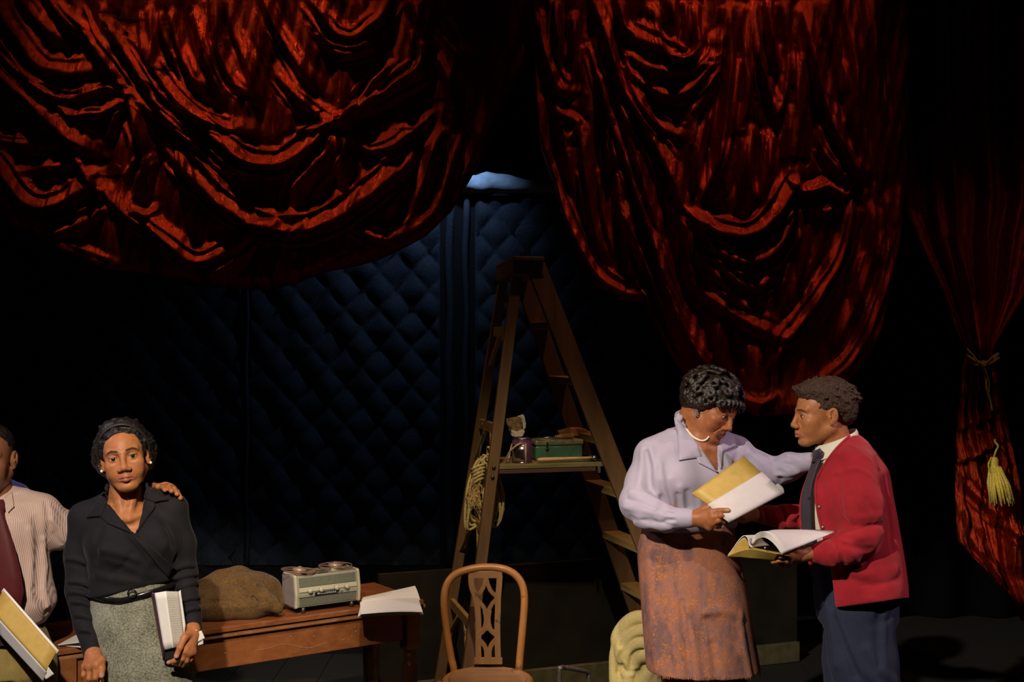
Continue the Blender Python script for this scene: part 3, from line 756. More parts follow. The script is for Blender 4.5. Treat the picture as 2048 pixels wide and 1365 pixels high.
# hanging rope coil
M['rope'] = plain('yellowed_cotton_rope', (0.50, 0.40, 0.17), 0.8, noise=0.3, nscale=140, bump=0.4)
M['straw'] = plain('frayed_rope_fibre', (0.55, 0.38, 0.15), 0.85, noise=0.4, nscale=60)
rp = empty('rope_coil', W(965, 985, 5.66), 'coil of pale yellow rope hung from the left ladder rung on a wire hook', 'rope')
DR = 5.80
rng = random.Random(4)
loops = [((958,920),(931,1012),(938,1058),(968,1010)), ((960,918),(938,1000),(944,1048),(972,1002)), ((968,918),(958,980),(968,1040),(985,985)),
         ((972,912),(986,960),(990,1015),(978,1045)), ((974,916),(990,960),(1000,1010),(996,1050)), ((976,914),(994,950),(1003,1000),(998,1046)), ((964,916),(970,950),(975,1000),(955,1052))]
tops = (962, 922)
for k, L in enumerate(loops):
    (ax, ay), (bx, by), (cx, cy), (dx, dy) = L
    d0 = DR + 0.02 * k - (0.22 if k in (3, 4, 5) else 0.0) * 0
    if k in (3, 4, 5):
        P = [W(ax - 6, ay, d0), W(ax + 8, ay + 14, d0 - .02), W(bx, by, d0), W(cx, cy, d0 + .02), W(dx, dy, d0 + .05), W(dx - 20, dy - 2, d0 + .07), W(dx - 28, dy - 40, d0 + .06), W(ax - 4, ay + 40, d0 + .03)]
    else:
        P = [W(ax, ay, d0), W((ax + bx) / 2 - 6, (ay + by) / 2 - 4, d0 - .03), W(bx, by, d0 - .04), W((bx + cx) / 2 - 2, cy + 1, d0 - .03), W((cx + dx) / 2 + 4, (cy + dy) / 2 + 14, d0 + .0), W(dx, dy, d0 + .02), W((dx + ax) / 2 + 10, (ay + dy) / 2 - 12, d0 + .01)]
    MB().tube(smooth_path(P, 7, closed=True), .0062, 9, closed=True).build('rope_loop', M['rope'], rp, smooth=True)
    P2 = [p + Vector((rng.gauss(.012, .006), rng.gauss(0, .012), rng.gauss(.004, .012))) for p in P]
    MB().tube(smooth_path(P2, 7, closed=True), .0062, 9, closed=True).build('rope_loop', M['rope'], rp, smooth=True)
for k in range(5):
    y = 932 + k * 7
    P = [W(944 + k, y + 8, DR - .055), W(956, y + 1, DR - .075), W(970 - k, y - 3, DR - .05), W(966, y + 2, DR + .05), W(950, y + 8, DR + .05)]
    MB().tube(smooth_path(P, 5, closed=True), .0062, 8, closed=True).build('rope_wrap', M['rope'], rp, smooth=True)
fz = MB()
for k in range(130):
    x0, y0 = 952 + rng.gauss(0, 5), 945 + rng.random() * 60
    a = rng.uniform(-.6, .6) + (math.pi if rng.random() < .3 else 0)
    ln = rng.uniform(10, 30)
    P = [W(x0, y0, DR - .06), W(x0 + math.sin(a) * ln * .5 + rng.gauss(0, 2), y0 + ln * .5, DR - .07), W(x0 + math.sin(a) * ln, y0 + ln * rng.uniform(.6, 1), DR - .06 + rng.gauss(0, .01))]
    fz.tube(P, [.0014, .0012, .0006], 4)
tag(fz.build('frayed_fibres', M['straw'], rp), kind='stuff')
P = [W(988, 908, 5.84), W(978, 885, 5.84), W(965, 868, 5.83), W(963, 855, 5.82), W(968, 844, 5.83), W(979, 841, 5.86)]
MB().tube(smooth_path(P, 8), .0028, 7).build('wire_hook', M['dark_metal'], rp, smooth=True)
MB().tube(smooth_path([W(966, 868, 5.83), W(962, 888, 5.84), W(958, 920, 5.8)], 6), .002, 6).build('wire_tail', M['dark_metal'], rp, smooth=True)
P = [W(948, 960, DR - .07), W(932, 985, DR - .08), W(936, 999, DR - .08), W(943, 998, DR - .08), W(940, 975, DR - .07)]
MB().tube(smooth_path(P, 6), .0022, 6).build('loose_string', M['straw'], rp, smooth=True)

# ================================================================ bentwood chair
M['bentwood'] = wood('orange_bentwood', (0.30, 0.115, 0.03), (0.50, 0.225, 0.065), (9, 9, 3), 0.35, wear=(0.16, 0.07, 0.03), wear_at=0.62)
M['splat'] = wood('dark_worn_splat_wood', (0.20, 0.095, 0.035), (0.33, 0.17, 0.07), (10, 10, 3), 0.45, wear=(0.09, 0.045, 0.025), wear_at=0.60)
M['seat'] = wood('brown_pressed_seat', (0.26, 0.13, 0.07), (0.36, 0.20, 0.115), (4, 18, 18), 0.4, wear=(0.15, 0.07, 0.035), wear_at=0.66)
sc_ = Vector(((975.5 - 1024) / FPX * 5.12, 5.12, 0.455))
ch = empty('bentwood_chair', (sc_.x, sc_.y, 0), 'empty bentwood cafe chair with a pierced back splat, in front of the ladder', 'chair')
RS = 0.188
MB().lathe([(.001,-.008),(RS-.03,-.006),(RS-.022,.004)], sc_, n=48, cap=False).build('seat_panel', M['seat'], ch, smooth=True)
MB().tube([sc_ + Vector((math.cos(t) * (RS - .011), math.sin(t) * (RS - .011), -.012)) for t in np.linspace(0, 2 * math.pi, 56, endpoint=False)], .017, 12, closed=True, flat=1.1).build('seat_ring', M['bentwood'], ch, smooth=True)
DBk = 5.30
bk = [(908,1345,5.26),(902,1315,5.265),(893,1260,5.28),(888,1205,5.295),(893,1172,5.31),(910,1150,5.32),(940,1139,5.325),(972,1135,5.33),(1005,1138,5.325),(1030,1150,5.32),(1045,1172,5.31),(1049,1205,5.295),(1045,1260,5.28),(1040,1315,5.265),(1038,1345,5.26)]
bpts = [W(*p) for p in bk]
lf = [Vector((bpts[0].x + .01, 5.33, 0.0)), Vector((bpts[0].x + .012, 5.29, 0.25))]
rt = [Vector((bpts[-1].x - .012, 5.29, 0.25)), Vector((bpts[-1].x - .01, 5.33, 0.0))]
MB().tube(smooth_path(lf + bpts + rt, 7), .0165, 12).build('back_hoop', M['bentwood'], ch, smooth=True)
for s in (-1, 1):
    MB().tube(smooth_path([sc_ + Vector((s * .12, -.11, -.02)), sc_ + Vector((s * .14, -.14, -.2)), Vector((sc_.x + s * .17, sc_.y - .18, 0))], 6), [.018] * 7 + [.015] * 6, 12).build('front_leg', M['bentwood'], ch, smooth=True)
MB().tube([Vector((sc_.x + math.cos(t) * .145, sc_.y + math.sin(t) * .145, .2)) for t in np.linspace(0, 2 * math.pi, 40, endpoint=False)], .010, 8, closed=True).build('leg_ring', M['bentwood'], ch, smooth=True)
spl = empty('splat', (0, 0, 0), None, None); spl.parent = ch
def spt(x, y): 
    py = 1040 + y / 4.2; 
    return W(860 + x / 4.2, py, np.interp(py, [1140, 1330], [5.325, 5.272]))
nmv = (0, 1, 0)
def bar(pts, w, nm):
    MB().strip(smooth_path([spt(*p) for p in pts], 6), w, .010, nmv).build(nm, M['splat'], spl, bevel=.0015)
bar([(465,430),(465,492)], .148, 'top_plate'); 
bar([(345,470),(352,560),(385,660),(400,760),(408,900),(405,1060),(410,1200)], .026, 'stile'); bar([(585,470),(580,560),(572,660),(570,760),(566,900),(568,1060),(574,1200)], .026, 'stile')
bar([(470,480),(452,560),(415,620),(375,655)], .018, 'arc'); bar([(470,480),(492,560),(520,610),(566,650)], .018, 'arc')
bar([(388,665),(440,720),(470,770)], .018, 'arc'); bar([(566,660),(520,710),(488,770)], .018, 'arc')
bar([(462,760),(474,840),(455,920),(400,975)], .022, 'arc'); bar([(498,760),(488,840),(506,920),(560,970)], .022, 'arc')
bar([(472,900),(485,930)], .022, 'arc')
bar([(400,1000),(448,1045),(472,1100),(474,1170)], .02, 'arc'); bar([(562,1000),(520,1045),(500,1100),(500,1170)], .02, 'arc')
bar([(490,1158),(490,1215)], .122, 'bottom_plate')

# ================================================================ table
M['table'] = wood('reddish_varnished_table', (0.165, 0.052, 0.018), (0.27, 0.098, 0.034), (3, 22, 22), 0.32, wear=(0.45, 0.26, 0.14), wear_at=0.74)
M['table_edge'] = wood('chipped_table_edge', (0.19, 0.07, 0.026), (0.34, 0.16, 0.07), (4, 18, 18), 0.4, wear=(0.52, 0.36, 0.22), wear_at=0.62)
ZTB = 0.76
def on_table(px, py, z=ZTB):
    D = (CAMZ - z) * FPX / (py - 682.5)
    return Vector(((px - 1024) / FPX * D, D, z))
ta_, tb_, tc_ = on_table(848, 1200), on_table(112, 1301), on_table(755, 1168)
tx = (ta_ - tb_); tlen = tx.length; tx.normalize(); ty = Vector((-tx.y, tx.x, 0)); tdep = 0.46
tb0 = tb_.copy()
def T(u, v, z): return Vector((tb0.x, tb0.y, 0)) + tx * u + ty * v + Vector((0, 0, z))
tl = empty('wooden_table', T(tlen / 2, tdep / 2, 0), 'reddish brown wooden table with turned legs behind the woman in black', 'table')
MB().box(T(tlen / 2, tdep / 2, ZTB - .011), tlen, tdep, .022, tx, ty).build('table_top', M['table'], tl, bevel=.004)
MB().box(T(tlen / 2, tdep / 2, ZTB - .036), tlen - .025, tdep - .025, .022, tx, ty).build('edge_moulding', M['table_edge'], tl, bevel=.006)
in_ = .045
MB().box(T(tlen / 2, in_, ZTB - .108), tlen - .13, .024, .125, tx, ty).build('apron', M['table'], tl, bevel=.003)
MB().box(T(tlen / 2, tdep - in_, ZTB - .108), tlen - .13, .024, .125, tx, ty).build('apron', M['table'], tl, bevel=.003)
MB().box(T(in_, tdep / 2, ZTB - .108), .024, tdep - .14, .125, tx, ty).build('apron', M['table'], tl, bevel=.003)
MB().box(T(tlen - in_, tdep / 2, ZTB - .108), .024, tdep - .14, .125, tx, ty).build('apron', M['table'], tl, bevel=.003)
lp = [(.020,0),(.024,.02),(.018,.05),(.022,.12),(.029,.30),(.034,.43),(.035,.475),(.026,.492),(.020,.50),(.028,.508),(.030,.518),(.026,.528),(.022,.533),(.030,.541),(.030,.548)]
for (u, v) in ((in_, in_), (tlen - in_, in_), (in_, tdep - in_), (tlen - in_, tdep - in_)):
    lg = MB().lathe(lp, T(u, v, 0), n=20)
    lg = lg.build('leg', M['table'], tl, smooth=True)
    MB().box(T(u, v, .635), .064, .064, .18, tx, ty).build('leg_block', M['table'], lg, bevel=.003)
# pale scratch and nail marks along the front apron
M['scuff'] = plain('pale_scuff', (0.34, 0.20, 0.11), 0.7)
def apr(px, py):
    """a point on the front face of the apron"""
    n = ty; p0 = T(0, in_ - .0135, 0)
    d = W(px, py, 1.0) - Vector((0, 0, CAMZ)); t = (p0 - Vector((0, 0, CAMZ))).dot(n) / d.dot(n)
    return Vector((0, 0, CAMZ)) + d * t
MB().tube([apr(x, y) for x, y in ((515,1302),(540,1297),(563,1289),(580,1290),(600,1296),(622,1297),(655,1286))], .0009, 5).build('scratch', M['scuff'], tl)
MB().tube([apr(x, y) for x, y in ((682,1282),(690,1279))], .0012, 5).build('scratch', M['scuff'], tl)
for x, y in ((581,1274),(628,1274),(614,1300),(704,1275),(710,1256),(770,1257),(450,1308),(712,1264),(748,1263)):
    MB().lathe([(.001,-.0006),(.0034,0),(.001,.0012)], apr(x, y), -ty, 8).build('nail_mark', M['scuff'], tl, smooth=True)
MB().lathe([(.004,0),(.012,.006),(.014,.014),(.008,.022),(.001,.024)], T(tlen, .03, ZTB - .035), tx, 14).build('knob', M['table_edge'], tl, smooth=True)

# ---- reel tape recorder
M['rec_case'] = plain('putty_grey_plastic', (0.27, 0.27, 0.21), 0.4, noise=0.08)
M['rec_side'] = plain('mauve_grey_case', (0.24, 0.19, 0.18), 0.55, noise=0.1)
M['rec_frame'] = plain('cream_trim', (0.44, 0.42, 0.31), 0.35)
M['rec_grille'] = plain('green_grey_grille', (0.115, 0.125, 0.095), 0.5, noise=0.25, nscale=200)
M['rec_deck'] = plain('rose_metal_deck', (0.34, 0.22, 0.17), 0.4, 0.4)
f0, f1 = on_table(596, 1228), on_table(708, 1214)
rx = tx; ry = ty
rc = (f0 + f1) / 2 + ry * .085
rec = empty('tape_recorder', Vector((rc.x, rc.y, ZTB)), 'putty grey vintage reel tape recorder on the wooden table', 'tape recorder')
def Rr(u, v, z): return Vector((rc.x, rc.y, ZTB)) + rx * u + ry * v + Vector((0, 0, z))
wR, dR = .292, .20
# cross-section leaning back above the waist, front at v=-dR/2
sec = [(v * .62 - .038, z) for v, z in [(-.092,.026),(-.100,.028),(-.106,.078),(-.104,.092),(-.086,.150),(-.080,.156),(.092,.156),(.1,.15),(.1,.026)]]
def extrude(sec, u0, u1):
    m = MB(); a = [Rr(u0, v, z) for v, z in sec]; b = [Rr(u1, v, z) for v, z in sec]; n = len(sec)
    m.add(a + b, [tuple(range(n)), tuple(reversed(range(n, 2 * n)))] + [(k, n + k, n + (k + 1) % n, (k + 1) % n) for k in range(n)])
    return m
extrude(sec, -wR / 2 + .008, wR / 2 - .008).build('case', M['rec_case'], rec, bevel=.002)
for s in (-1, 1):
    sec2 = [(v - (.003 if v < -.05 else -.002), z + (.003 if z > .1 else -.002)) for v, z in sec]
    u = s * (wR / 2 - .004)
    extrude(sec2, u - .005, u + .005).build('side_trim', M['rec_frame'], rec, bevel=.002)
    u = s * (wR / 2 + .002)
    extrude([(v * .96 - .002, .03 + (z - .026) * .95) for v, z in sec], u - .003, u + .003).build('side_panel', M['rec_side'], rec, bevel=.001)
def fp(u, z):   # a point on the front face
    v = np.interp(z, [p[1] for p in sec[1:5]], [p[0] for p in sec[1:5]])
    return Rr(u, v, z)
def plate(u0, u1, z0, z1, nm, mt, lift=.0015):
    r = [[fp(u0 + (u1 - u0) * i / 6, z0 + (z1 - z0) * j / 4) - ry * lift for i in range(7)] for j in range(5)]
    return MB().sheet(r, .003).build(nm, mt, rec, bevel=.0)
plate(-.128, .128, .034, .066, 'lower_grille', M['rec_grille'])
plate(-.130, .130, .0665, .0685, 'grille_shadow_gap', M['black_paint'])
plate(-.128, .128, .110, .146, 'upper_grille', M['rec_grille'])
plate(-.130, .130, .090, .108, 'control_strip', M['rec_frame'], .003)
for u in (-.085, -.035, .035, .082):
    p = fp(u, .094) - ry * .004
    MB().lathe([(.010,0),(.010,.010),(.0085,.013),(.001,.0135)], p, -ry, 18).build('knob', M['rec_frame'], rec, smooth=True)
plate(-.062, .042, .071, .085, 'name_plate', M['black_paint'], .004)
plate(.050, .066, .075, .085, 'badge', M['rec_frame'], .003)
plate(.053, .063, .078, .082, 'badge_mark', M['rec_grille'], .005)
cu = bpy.data.curves.new('lettering', 'FONT'); cu.body = 'W O L L E N S A K'; cu.size = .0105; cu.align_x = 'CENTER'; cu.align_y = 'CENTER'; cu.extrude = .0004
to = bpy.data.objects.new('lettering_tmp', cu); COL.objects.link(to)
me = bpy.data.meshes.new_from_object(to.evaluated_get(bpy.context.evaluated_depsgraph_get())); bpy.data.objects.remove(to)
mo = Matrix((rx, Vector((0, 0, 1)), -ry)).transposed()
cpt = fp(-.010, .078) - ry * .0065
vs = [cpt + mo @ v.co for v in me.vertices]
obj_from('lettering', vs, [tuple(p.vertices) for p in me.polygons], plain('silver_letters', (0.75, 0.74, 0.68), 0.4), rec, smooth=False)
for u, v in ((-.105, -.085), (.115, -.085), (-.105, .01), (.115, .01)):
    MB().lathe([(.008, 0), (.010, .006), (.010, .028)], Rr(u, v, 0), n=14).build('foot', M['dark_metal'], rec, smooth=True)
MB().box(Rr(0, -.036, .1575), wR - .03, .105, .004, rx, ry).build('deck', M['rec_deck'], rec)
M['reel'] = plain('smoky_clear_reel', (0.14, 0.10, 0.08), 0.2, noise=0.2); 
for u, v, r in ((-.095, -.03, .075), (.070, -.025, .070)):
    c = Rr(u, v, .168 if u < 0 else .170)
    ax = Vector((0, 0, 1)) + rx * (.10 if u < 0 else .04)
    rl = MB().tube([c + (rx * math.cos(t) + ry * math.sin(t)) * r + Vector((0, 0, -.10 * math.cos(t) * r if u < 0 else 0)) for t in np.linspace(0, 2 * math.pi, 48, endpoint=False)], .0028, 7, closed=True).build('reel', M['reel'], rec, smooth=True)
    for k in range(3):
        t = k * 2 * math.pi / 3 + .4
        MB().strip([c, c + (rx * math.cos(t) + ry * math.sin(t)) * r + Vector((0, 0, -.10 * math.cos(t) * r if u < 0 else 0))], .02, .002, (0, 0, 1)).build('spoke', M['reel'], rl)
    MB().lathe([(.03, -.006), (.03, .008), (.012, .010), (.006, .016)], c, ax, 20).build('hub', M['rec_deck'], rl, smooth=True)
MB().lathe([(.006, 0), (.006, .012)], Rr(.05, -.08, .158), n=10).build('capstan', M['steel'], rec, smooth=True)
MB().box(Rr(.055, -.076, .164), .06, .02, .012, rx, ry).build('head_cover', M['rec_frame'], rec, bevel=.002)
MB().box(Rr(-.02, -.082, .162), .05, .02, .008, rx, ry).build('lever_plate', M['steel'], rec, bevel=.002)

# ---- open script on the table
M['paper'] = plain('white_paper', (0.80, 0.78, 0.76), 0.7, noise=0.03)
M['paper_edge'] = plain('page_edges', (0.62, 0.58, 0.52), 0.8, noise=0.2, nscale=300)
M['yellow'] = plain('mustard_yellow_cover', (0.52, 0.345, 0.075), 0.5, noise=0.08)
bk_ = empty('open_script', on_table(780, 1215), 'thick white script lying open at the right end of the table', 'script')
def pt_t(px, py, h=0.0): return on_table(px, py, ZTB + h)
def patch(c00, c10, c11, c01, n=8, m=8, curl=None):
    c00, c10, c11, c01 = map(Vector, (c00, c10, c11, c01))
    out = []
    for j in range(m + 1):
        v = j / m; row = []
        for i in range(n + 1):
            u = i / n
            p = (c00 * (1 - u) + c10 * u) * (1 - v) + (c01 * (1 - u) + c11 * u) * v
            if curl: p = p + Vector(curl(u, v))
            row.append(p)
        out.append(row)
    return out
for k in range(5):
    h = .004 + .0055 * k; s = k * 1.2
    r = patch(pt_t(716 + s * 1.2, 1233 - s, h), pt_t(846 - s * .2, 1229 - s * .6, h), pt_t(838 - s * .4, 1202 - s * .4, h), pt_t(722 - s * .4, 1211 - s, h), 10, 6, lambda u, v, k=k: (0, 0, .010 * math.sin(u * 2.2) * k / 4 - .004 * u * (k / 4)))
    MB().sheet(r, .005).build('page_block', M['paper'] if k in (1, 4) else M['paper_edge'], bk_)
for k in range(3):
    h = .006 + .007 * k
    r = patch(pt_t(722, 1213 - k, h), pt_t(838 + k, 1203 - k, h), pt_t(830, 1192 - k * 3, h + .004 * k), pt_t(726, 1199 - k, h), 10, 6, lambda u, v, k=k: (0, 0, .012 * u * v * (1 + k * .6) + .006 * math.sin(v * 3)))
    MB().sheet(r, .005).build('turned_page', M['paper'], bk_)
# loose papers at the other end and by her hand
pp = MB()
lo = empty('loose_papers', on_table(150, 1292), 'small folded white paper at the left end of the table', 'paper')
for k in range(2):
    r = patch(on_table(116, 1291, ZTB + .004 + .004 * k), on_table(165, 1296, ZTB + .004 + .004 * k), on_table(185, 1272, ZTB + .004), on_table(150, 1272, ZTB + .004), 4, 4, lambda u, v, k=k: (0, 0, .02 * k * u))
    MB().sheet(r, .002).build('sheet', M['paper'], lo)

# ================================================================ U-shaped metal stand
M['tube_metal'] = plain('scuffed_grey_tube', (0.30, 0.28, 0.27), 0.45, 0.7, noise=0.2)
us = empty('floor_stand', on_floor(1150, 6.2), 'low grey metal tube frame on the floor beside the cloth sack', 'stand')
z1 = W(1120, 1338, 5.6).z
P = [Vector((W(1118, 1338, 5.6).x, 5.6, .012)), W(1118, 1352, 5.6), W(1121, 1338, 5.6), W(1128, 1336, 5.65), W(1168, 1343, 5.9), W(1177, 1348, 5.95), W(1177, 1362, 5.95), Vector((W(1177, 1362, 5.95).x, 5.95, .012))]
MB().tube(smooth_path(P, 6), .011, 10).build('hoop', M['tube_metal'], us, smooth=True)
for p in (P[0], P[-1]):
    MB().lathe([(.02, -.012), (.02, 0), (.012, .012)], p, n=14).build('foot', M['tube_metal'], us, smooth=True)
# ================================================================ implicit modelling: smooth blended solids turned into one surface
def rot3(yaw=0, pitch=0, roll=0):
    m = Matrix.Rotation(math.radians(yaw), 3, 'Z') @ Matrix.Rotation(math.radians(pitch), 3, 'X') @ Matrix.Rotation(math.radians(roll), 3, 'Y')
    return np.array(m)
I3 = np.eye(3)
class Field:
    def __init__(s, lo, hi, res):
        s.lo = np.array(lo, float); s.res = res
        s.n = np.maximum(((np.array(hi) - s.lo) / res).astype(int) + 2, 4)
        s.ax = [(s.lo[i] + res * np.arange(s.n[i])).astype(np.float32) for i in range(3)]
        s.D = np.full(tuple(s.n), 0.3, np.float32)
    def _sub(s, lo, hi, pad):
        i0 = np.clip(((np.array(lo) - pad - s.lo) / s.res).astype(int), 0, s.n)
        i1 = np.clip(((np.array(hi) + pad - s.lo) / s.res).astype(int) + 2, 0, s.n)
        if (i1 <= i0).any(): return None, None
        sl = tuple(slice(int(a), int(b)) for a, b in zip(i0, i1))
        X, Y, Z = np.meshgrid(s.ax[0][sl[0]], s.ax[1][sl[1]], s.ax[2][sl[2]], indexing='ij', sparse=True)
        return sl, (X, Y, Z)
    def _op(s, sl, d, k, op):
        a = s.D[sl]
        if op == 'sub': d = -d; a2 = -a
        if op == 'add':
            if k > 0:
                h = np.maximum(k - np.abs(a - d), 0) / k
                s.D[sl] = np.minimum(a, d) - h * h * k * 0.25
            else: s.D[sl] = np.minimum(a, d)
        else:
            if k > 0:
                h = np.maximum(k - np.abs(a - d), 0) / k
                s.D[sl] = np.maximum(a, d) + h * h * k * 0.25
            else: s.D[sl] = np.maximum(a, d)
    def cone(s, a, b, ra, rb, k=0.01, op='add'):
        a, b = np.array(a, float), np.array(b, float); r = max(ra, rb)
        sl, P = s._sub(np.minimum(a, b) - r, np.maximum(a, b) + r, k + 3 * s.res)
        if sl is None: return s
        ba = b - a; l2 = float(ba @ ba) + 1e-12
        px, py, pz = P[0] - a[0], P[1] - a[1], P[2] - a[2]
        t = np.clip((px * ba[0] + py * ba[1] + pz * ba[2]) / l2, 0, 1)
        d = np.sqrt((px - t * ba[0]) ** 2 + (py - t * ba[1]) ** 2 + (pz - t * ba[2]) ** 2) - (ra + (rb - ra) * t)
        s._op(sl, d.astype(np.float32), k, op); return s
    def chain(s, pts, radii, k=0.01, op='add'):
        for i in range(len(pts) - 1): s.cone(pts[i], pts[i + 1], radii[i], radii[i + 1], k, op)
        return s
    def ell(s, c, r, k=0.01, R=I3, op='add'):
        c = np.array(c, float); r = np.array(r, float); m = r.max()
        sl, P = s._sub(c - m, c + m, k + 3 * s.res)
        if sl is None: return s
        x, y, z = P[0] - c[0], P[1] - c[1], P[2] - c[2]
        q = [(R[0, i] * x + R[1, i] * y + R[2, i] * z) for i in range(3)]
        k0 = np.sqrt(sum((q[i] / r[i]) ** 2 for i in range(3))); k1 = np.sqrt(sum((q[i] / r[i] ** 2) ** 2 for i in range(3))) + 1e-9
        s._op(sl, (k0 * (k0 - 1) / k1).astype(np.float32), k, op); return s
    def box(s, c, h, k=0.01, R=I3, rnd=0.003, op='add'):
        c = np.array(c, float); h = np.array(h, float); m = np.linalg.norm(h)
        sl, P = s._sub(c - m, c + m, k + 3 * s.res)
        if sl is None: return s
        x, y, z = P[0] - c[0], P[1] - c[1], P[2] - c[2]
        q = [np.abs(R[0, i] * x + R[1, i] * y + R[2, i] * z) - (h[i] - rnd) for i in range(3)]
        d = np.sqrt(sum(np.maximum(a, 0) ** 2 for a in q)) + np.minimum(np.maximum(np.maximum(q[0], q[1]), q[2]), 0) - rnd
        s._op(sl, d.astype(np.float32), k, op); return s
    def loft(s, sec, k=0.02, yaw=0.0, power=2.0, op='add'):
        """sections (z, cx, cy, half width, half depth), blended up the height"""
        S = np.array(sorted(sec), float)
        zz = np.linspace(S[0, 0], S[-1, 0], 200)
        t = np.interp(zz, S[:, 0], np.arange(len(S)))
        cols = []
        for j in range(1, 5):
            v = S[:, j]; i = np.clip(t.astype(int), 0, len(S) - 2); u = t - i
            g = np.gradient(v)
            h00 = 2 * u ** 3 - 3 * u ** 2 + 1; h10 = u ** 3 - 2 * u ** 2 + u; h01 = -2 * u ** 3 + 3 * u ** 2; h11 = u ** 3 - u ** 2
            cols.append(h00 * v[i] + h10 * g[i] + h01 * v[i + 1] + h11 * g[i + 1])
        R = max(cols[2].max(), cols[3].max())
        lo = (min(cols[0]) - R, min(cols[1]) - R, S[0, 0]); hi = (max(cols[0]) + R, max(cols[1]) + R, S[-1, 0])
        sl, P = s._sub(lo, hi, k + 3 * s.res)
        if sl is None: return s
        Z = P[2].ravel()
        cx, cy, a, b = [np.interp(Z, zz, c).astype(np.float32)[None, None, :] for c in cols]
        x, y = P[0] - cx, P[1] - cy
        c_, s_ = math.cos(math.radians(yaw)), math.sin(math.radians(yaw))
        u, v = (x * c_ + y * s_), (-x * s_ + y * c_)
        if power == 2.0:
            k0 = np.sqrt((u / a) ** 2 + (v / b) ** 2); k1 = np.sqrt((u / a ** 2) ** 2 + (v / b ** 2) ** 2) + 1e-6
            d = k0 * (k0 - 1) / k1
        else:
            k0 = (np.abs(u / a) ** power + np.abs(v / b) ** power) ** (1 / power)
            d = (k0 - 1) * np.minimum(a, b)
        dz = np.maximum(S[0, 0] - P[2], P[2] - S[-1, 0])
        s._op(sl, np.maximum(d, dz).astype(np.float32), k, op); return s
    def ridge(s, pts, w, amp):
        """raise (amp > 0) or press in (amp < 0) a soft fold along a path"""
        P_ = np.array([tuple(p) for p in pts], float)
        sl, P = s._sub(P_.min(0), P_.max(0), 2.6 * w)
        if sl is None: return s
        best = None
        for i in range(len(P_) - 1):
            a, ba = P_[i], P_[i + 1] - P_[i]; l2 = float(ba @ ba) + 1e-12
            px, py, pz = P[0] - a[0], P[1] - a[1], P[2] - a[2]
            t = np.clip((px * ba[0] + py * ba[1] + pz * ba[2]) / l2, 0, 1)
            q = (px - t * ba[0]) ** 2 + (py - t * ba[1]) ** 2 + (pz - t * ba[2]) ** 2
            best = q if best is None else np.minimum(best, q)
        s.D[sl] -= (amp * np.exp(-best / (w * w))).astype(np.float32); return s
    def plane(s, p, n, k=0.0):
        """cut away everything on the side n points to"""
        n = np.array(n, float); n /= np.linalg.norm(n); p = np.array(p, float)
        X, Y, Z = np.meshgrid(*s.ax, indexing='ij', sparse=True)
        d = ((X - p[0]) * n[0] + (Y - p[1]) * n[1] + (Z - p[2]) * n[2]).astype(np.float32)
        s._op((slice(None),) * 3, d, k, 'max'); return s
    def disp(s, fn):
        X, Y, Z = np.meshgrid(*s.ax, indexing='ij', sparse=True)
        s.D += fn(X, Y, Z).astype(np.float32); return s
    def mesh(s):
        D = s.D; D[0] = D[-1] = 0.1; D[:, 0] = D[:, -1] = 0.1; D[:, :, 0] = D[:, :, -1] = 0.1
        S = D < 0
        n0, n1, n2 = D.shape
        c = np.zeros((n0 - 1, n1 - 1, n2 - 1), np.int8)
        for i in (0, 1):
            for j in (0, 1):
                for k in (0, 1): c += S[i:n0 - 1 + i, j:n1 - 1 + j, k:n2 - 1 + k]
        act = np.argwhere((c > 0) & (c < 8))
        idx = np.full(c.shape, -1, np.int32); idx[tuple(act.T)] = np.arange(len(act))
        corner = [(i, j, k) for i in (0, 1) for j in (0, 1) for k in (0, 1)]
        val = np.stack([D[act[:, 0] + i, act[:, 1] + j, act[:, 2] + k] for i, j, k in corner], 1)
        acc = np.zeros((len(act), 3)); cnt = np.zeros(len(act))
        for a in range(8):
            for b in range(a + 1, 8):
                ca, cb = np.array(corner[a]), np.array(corner[b])
                if np.abs(ca - cb).sum() != 1: continue
                va, vb = val[:, a], val[:, b]; m = (va < 0) != (vb < 0)
                t = np.where(m, va / np.where(m, va - vb, 1), 0)
                acc[m] += (ca + t[:, None] * (cb - ca))[m]; cnt[m] += 1
        V = (act + acc / cnt[:, None]) * s.res + s.lo
        F = []
        for axis in range(3):
            sa = [slice(None)] * 3; sb = [slice(None)] * 3
            sa[axis] = slice(0, -1); sb[axis] = slice(1, None)
            A, B = S[tuple(sa)], S[tuple(sb)]
            e = np.argwhere(A != B)
            u, w = (axis + 1) % 3, (axis + 2) % 3
            ok = (e[:, u] > 0) & (e[:, w] > 0) & (e[:, u] < D.shape[u] - 1) & (e[:, w] < D.shape[w] - 1); e = e[ok]
            q = []
            for du, dw in ((-1, -1), (0, -1), (0, 0), (-1, 0)):
                p = e.copy(); p[:, u] += du; p[:, w] += dw; q.append(idx[p[:, 0], p[:, 1], p[:, 2]])
            q = np.stack(q, 1); flip = ~A[tuple(e.T)]
            q[flip] = q[flip][:, ::-1]; F.append(q)
        return V, np.concatenate(F)

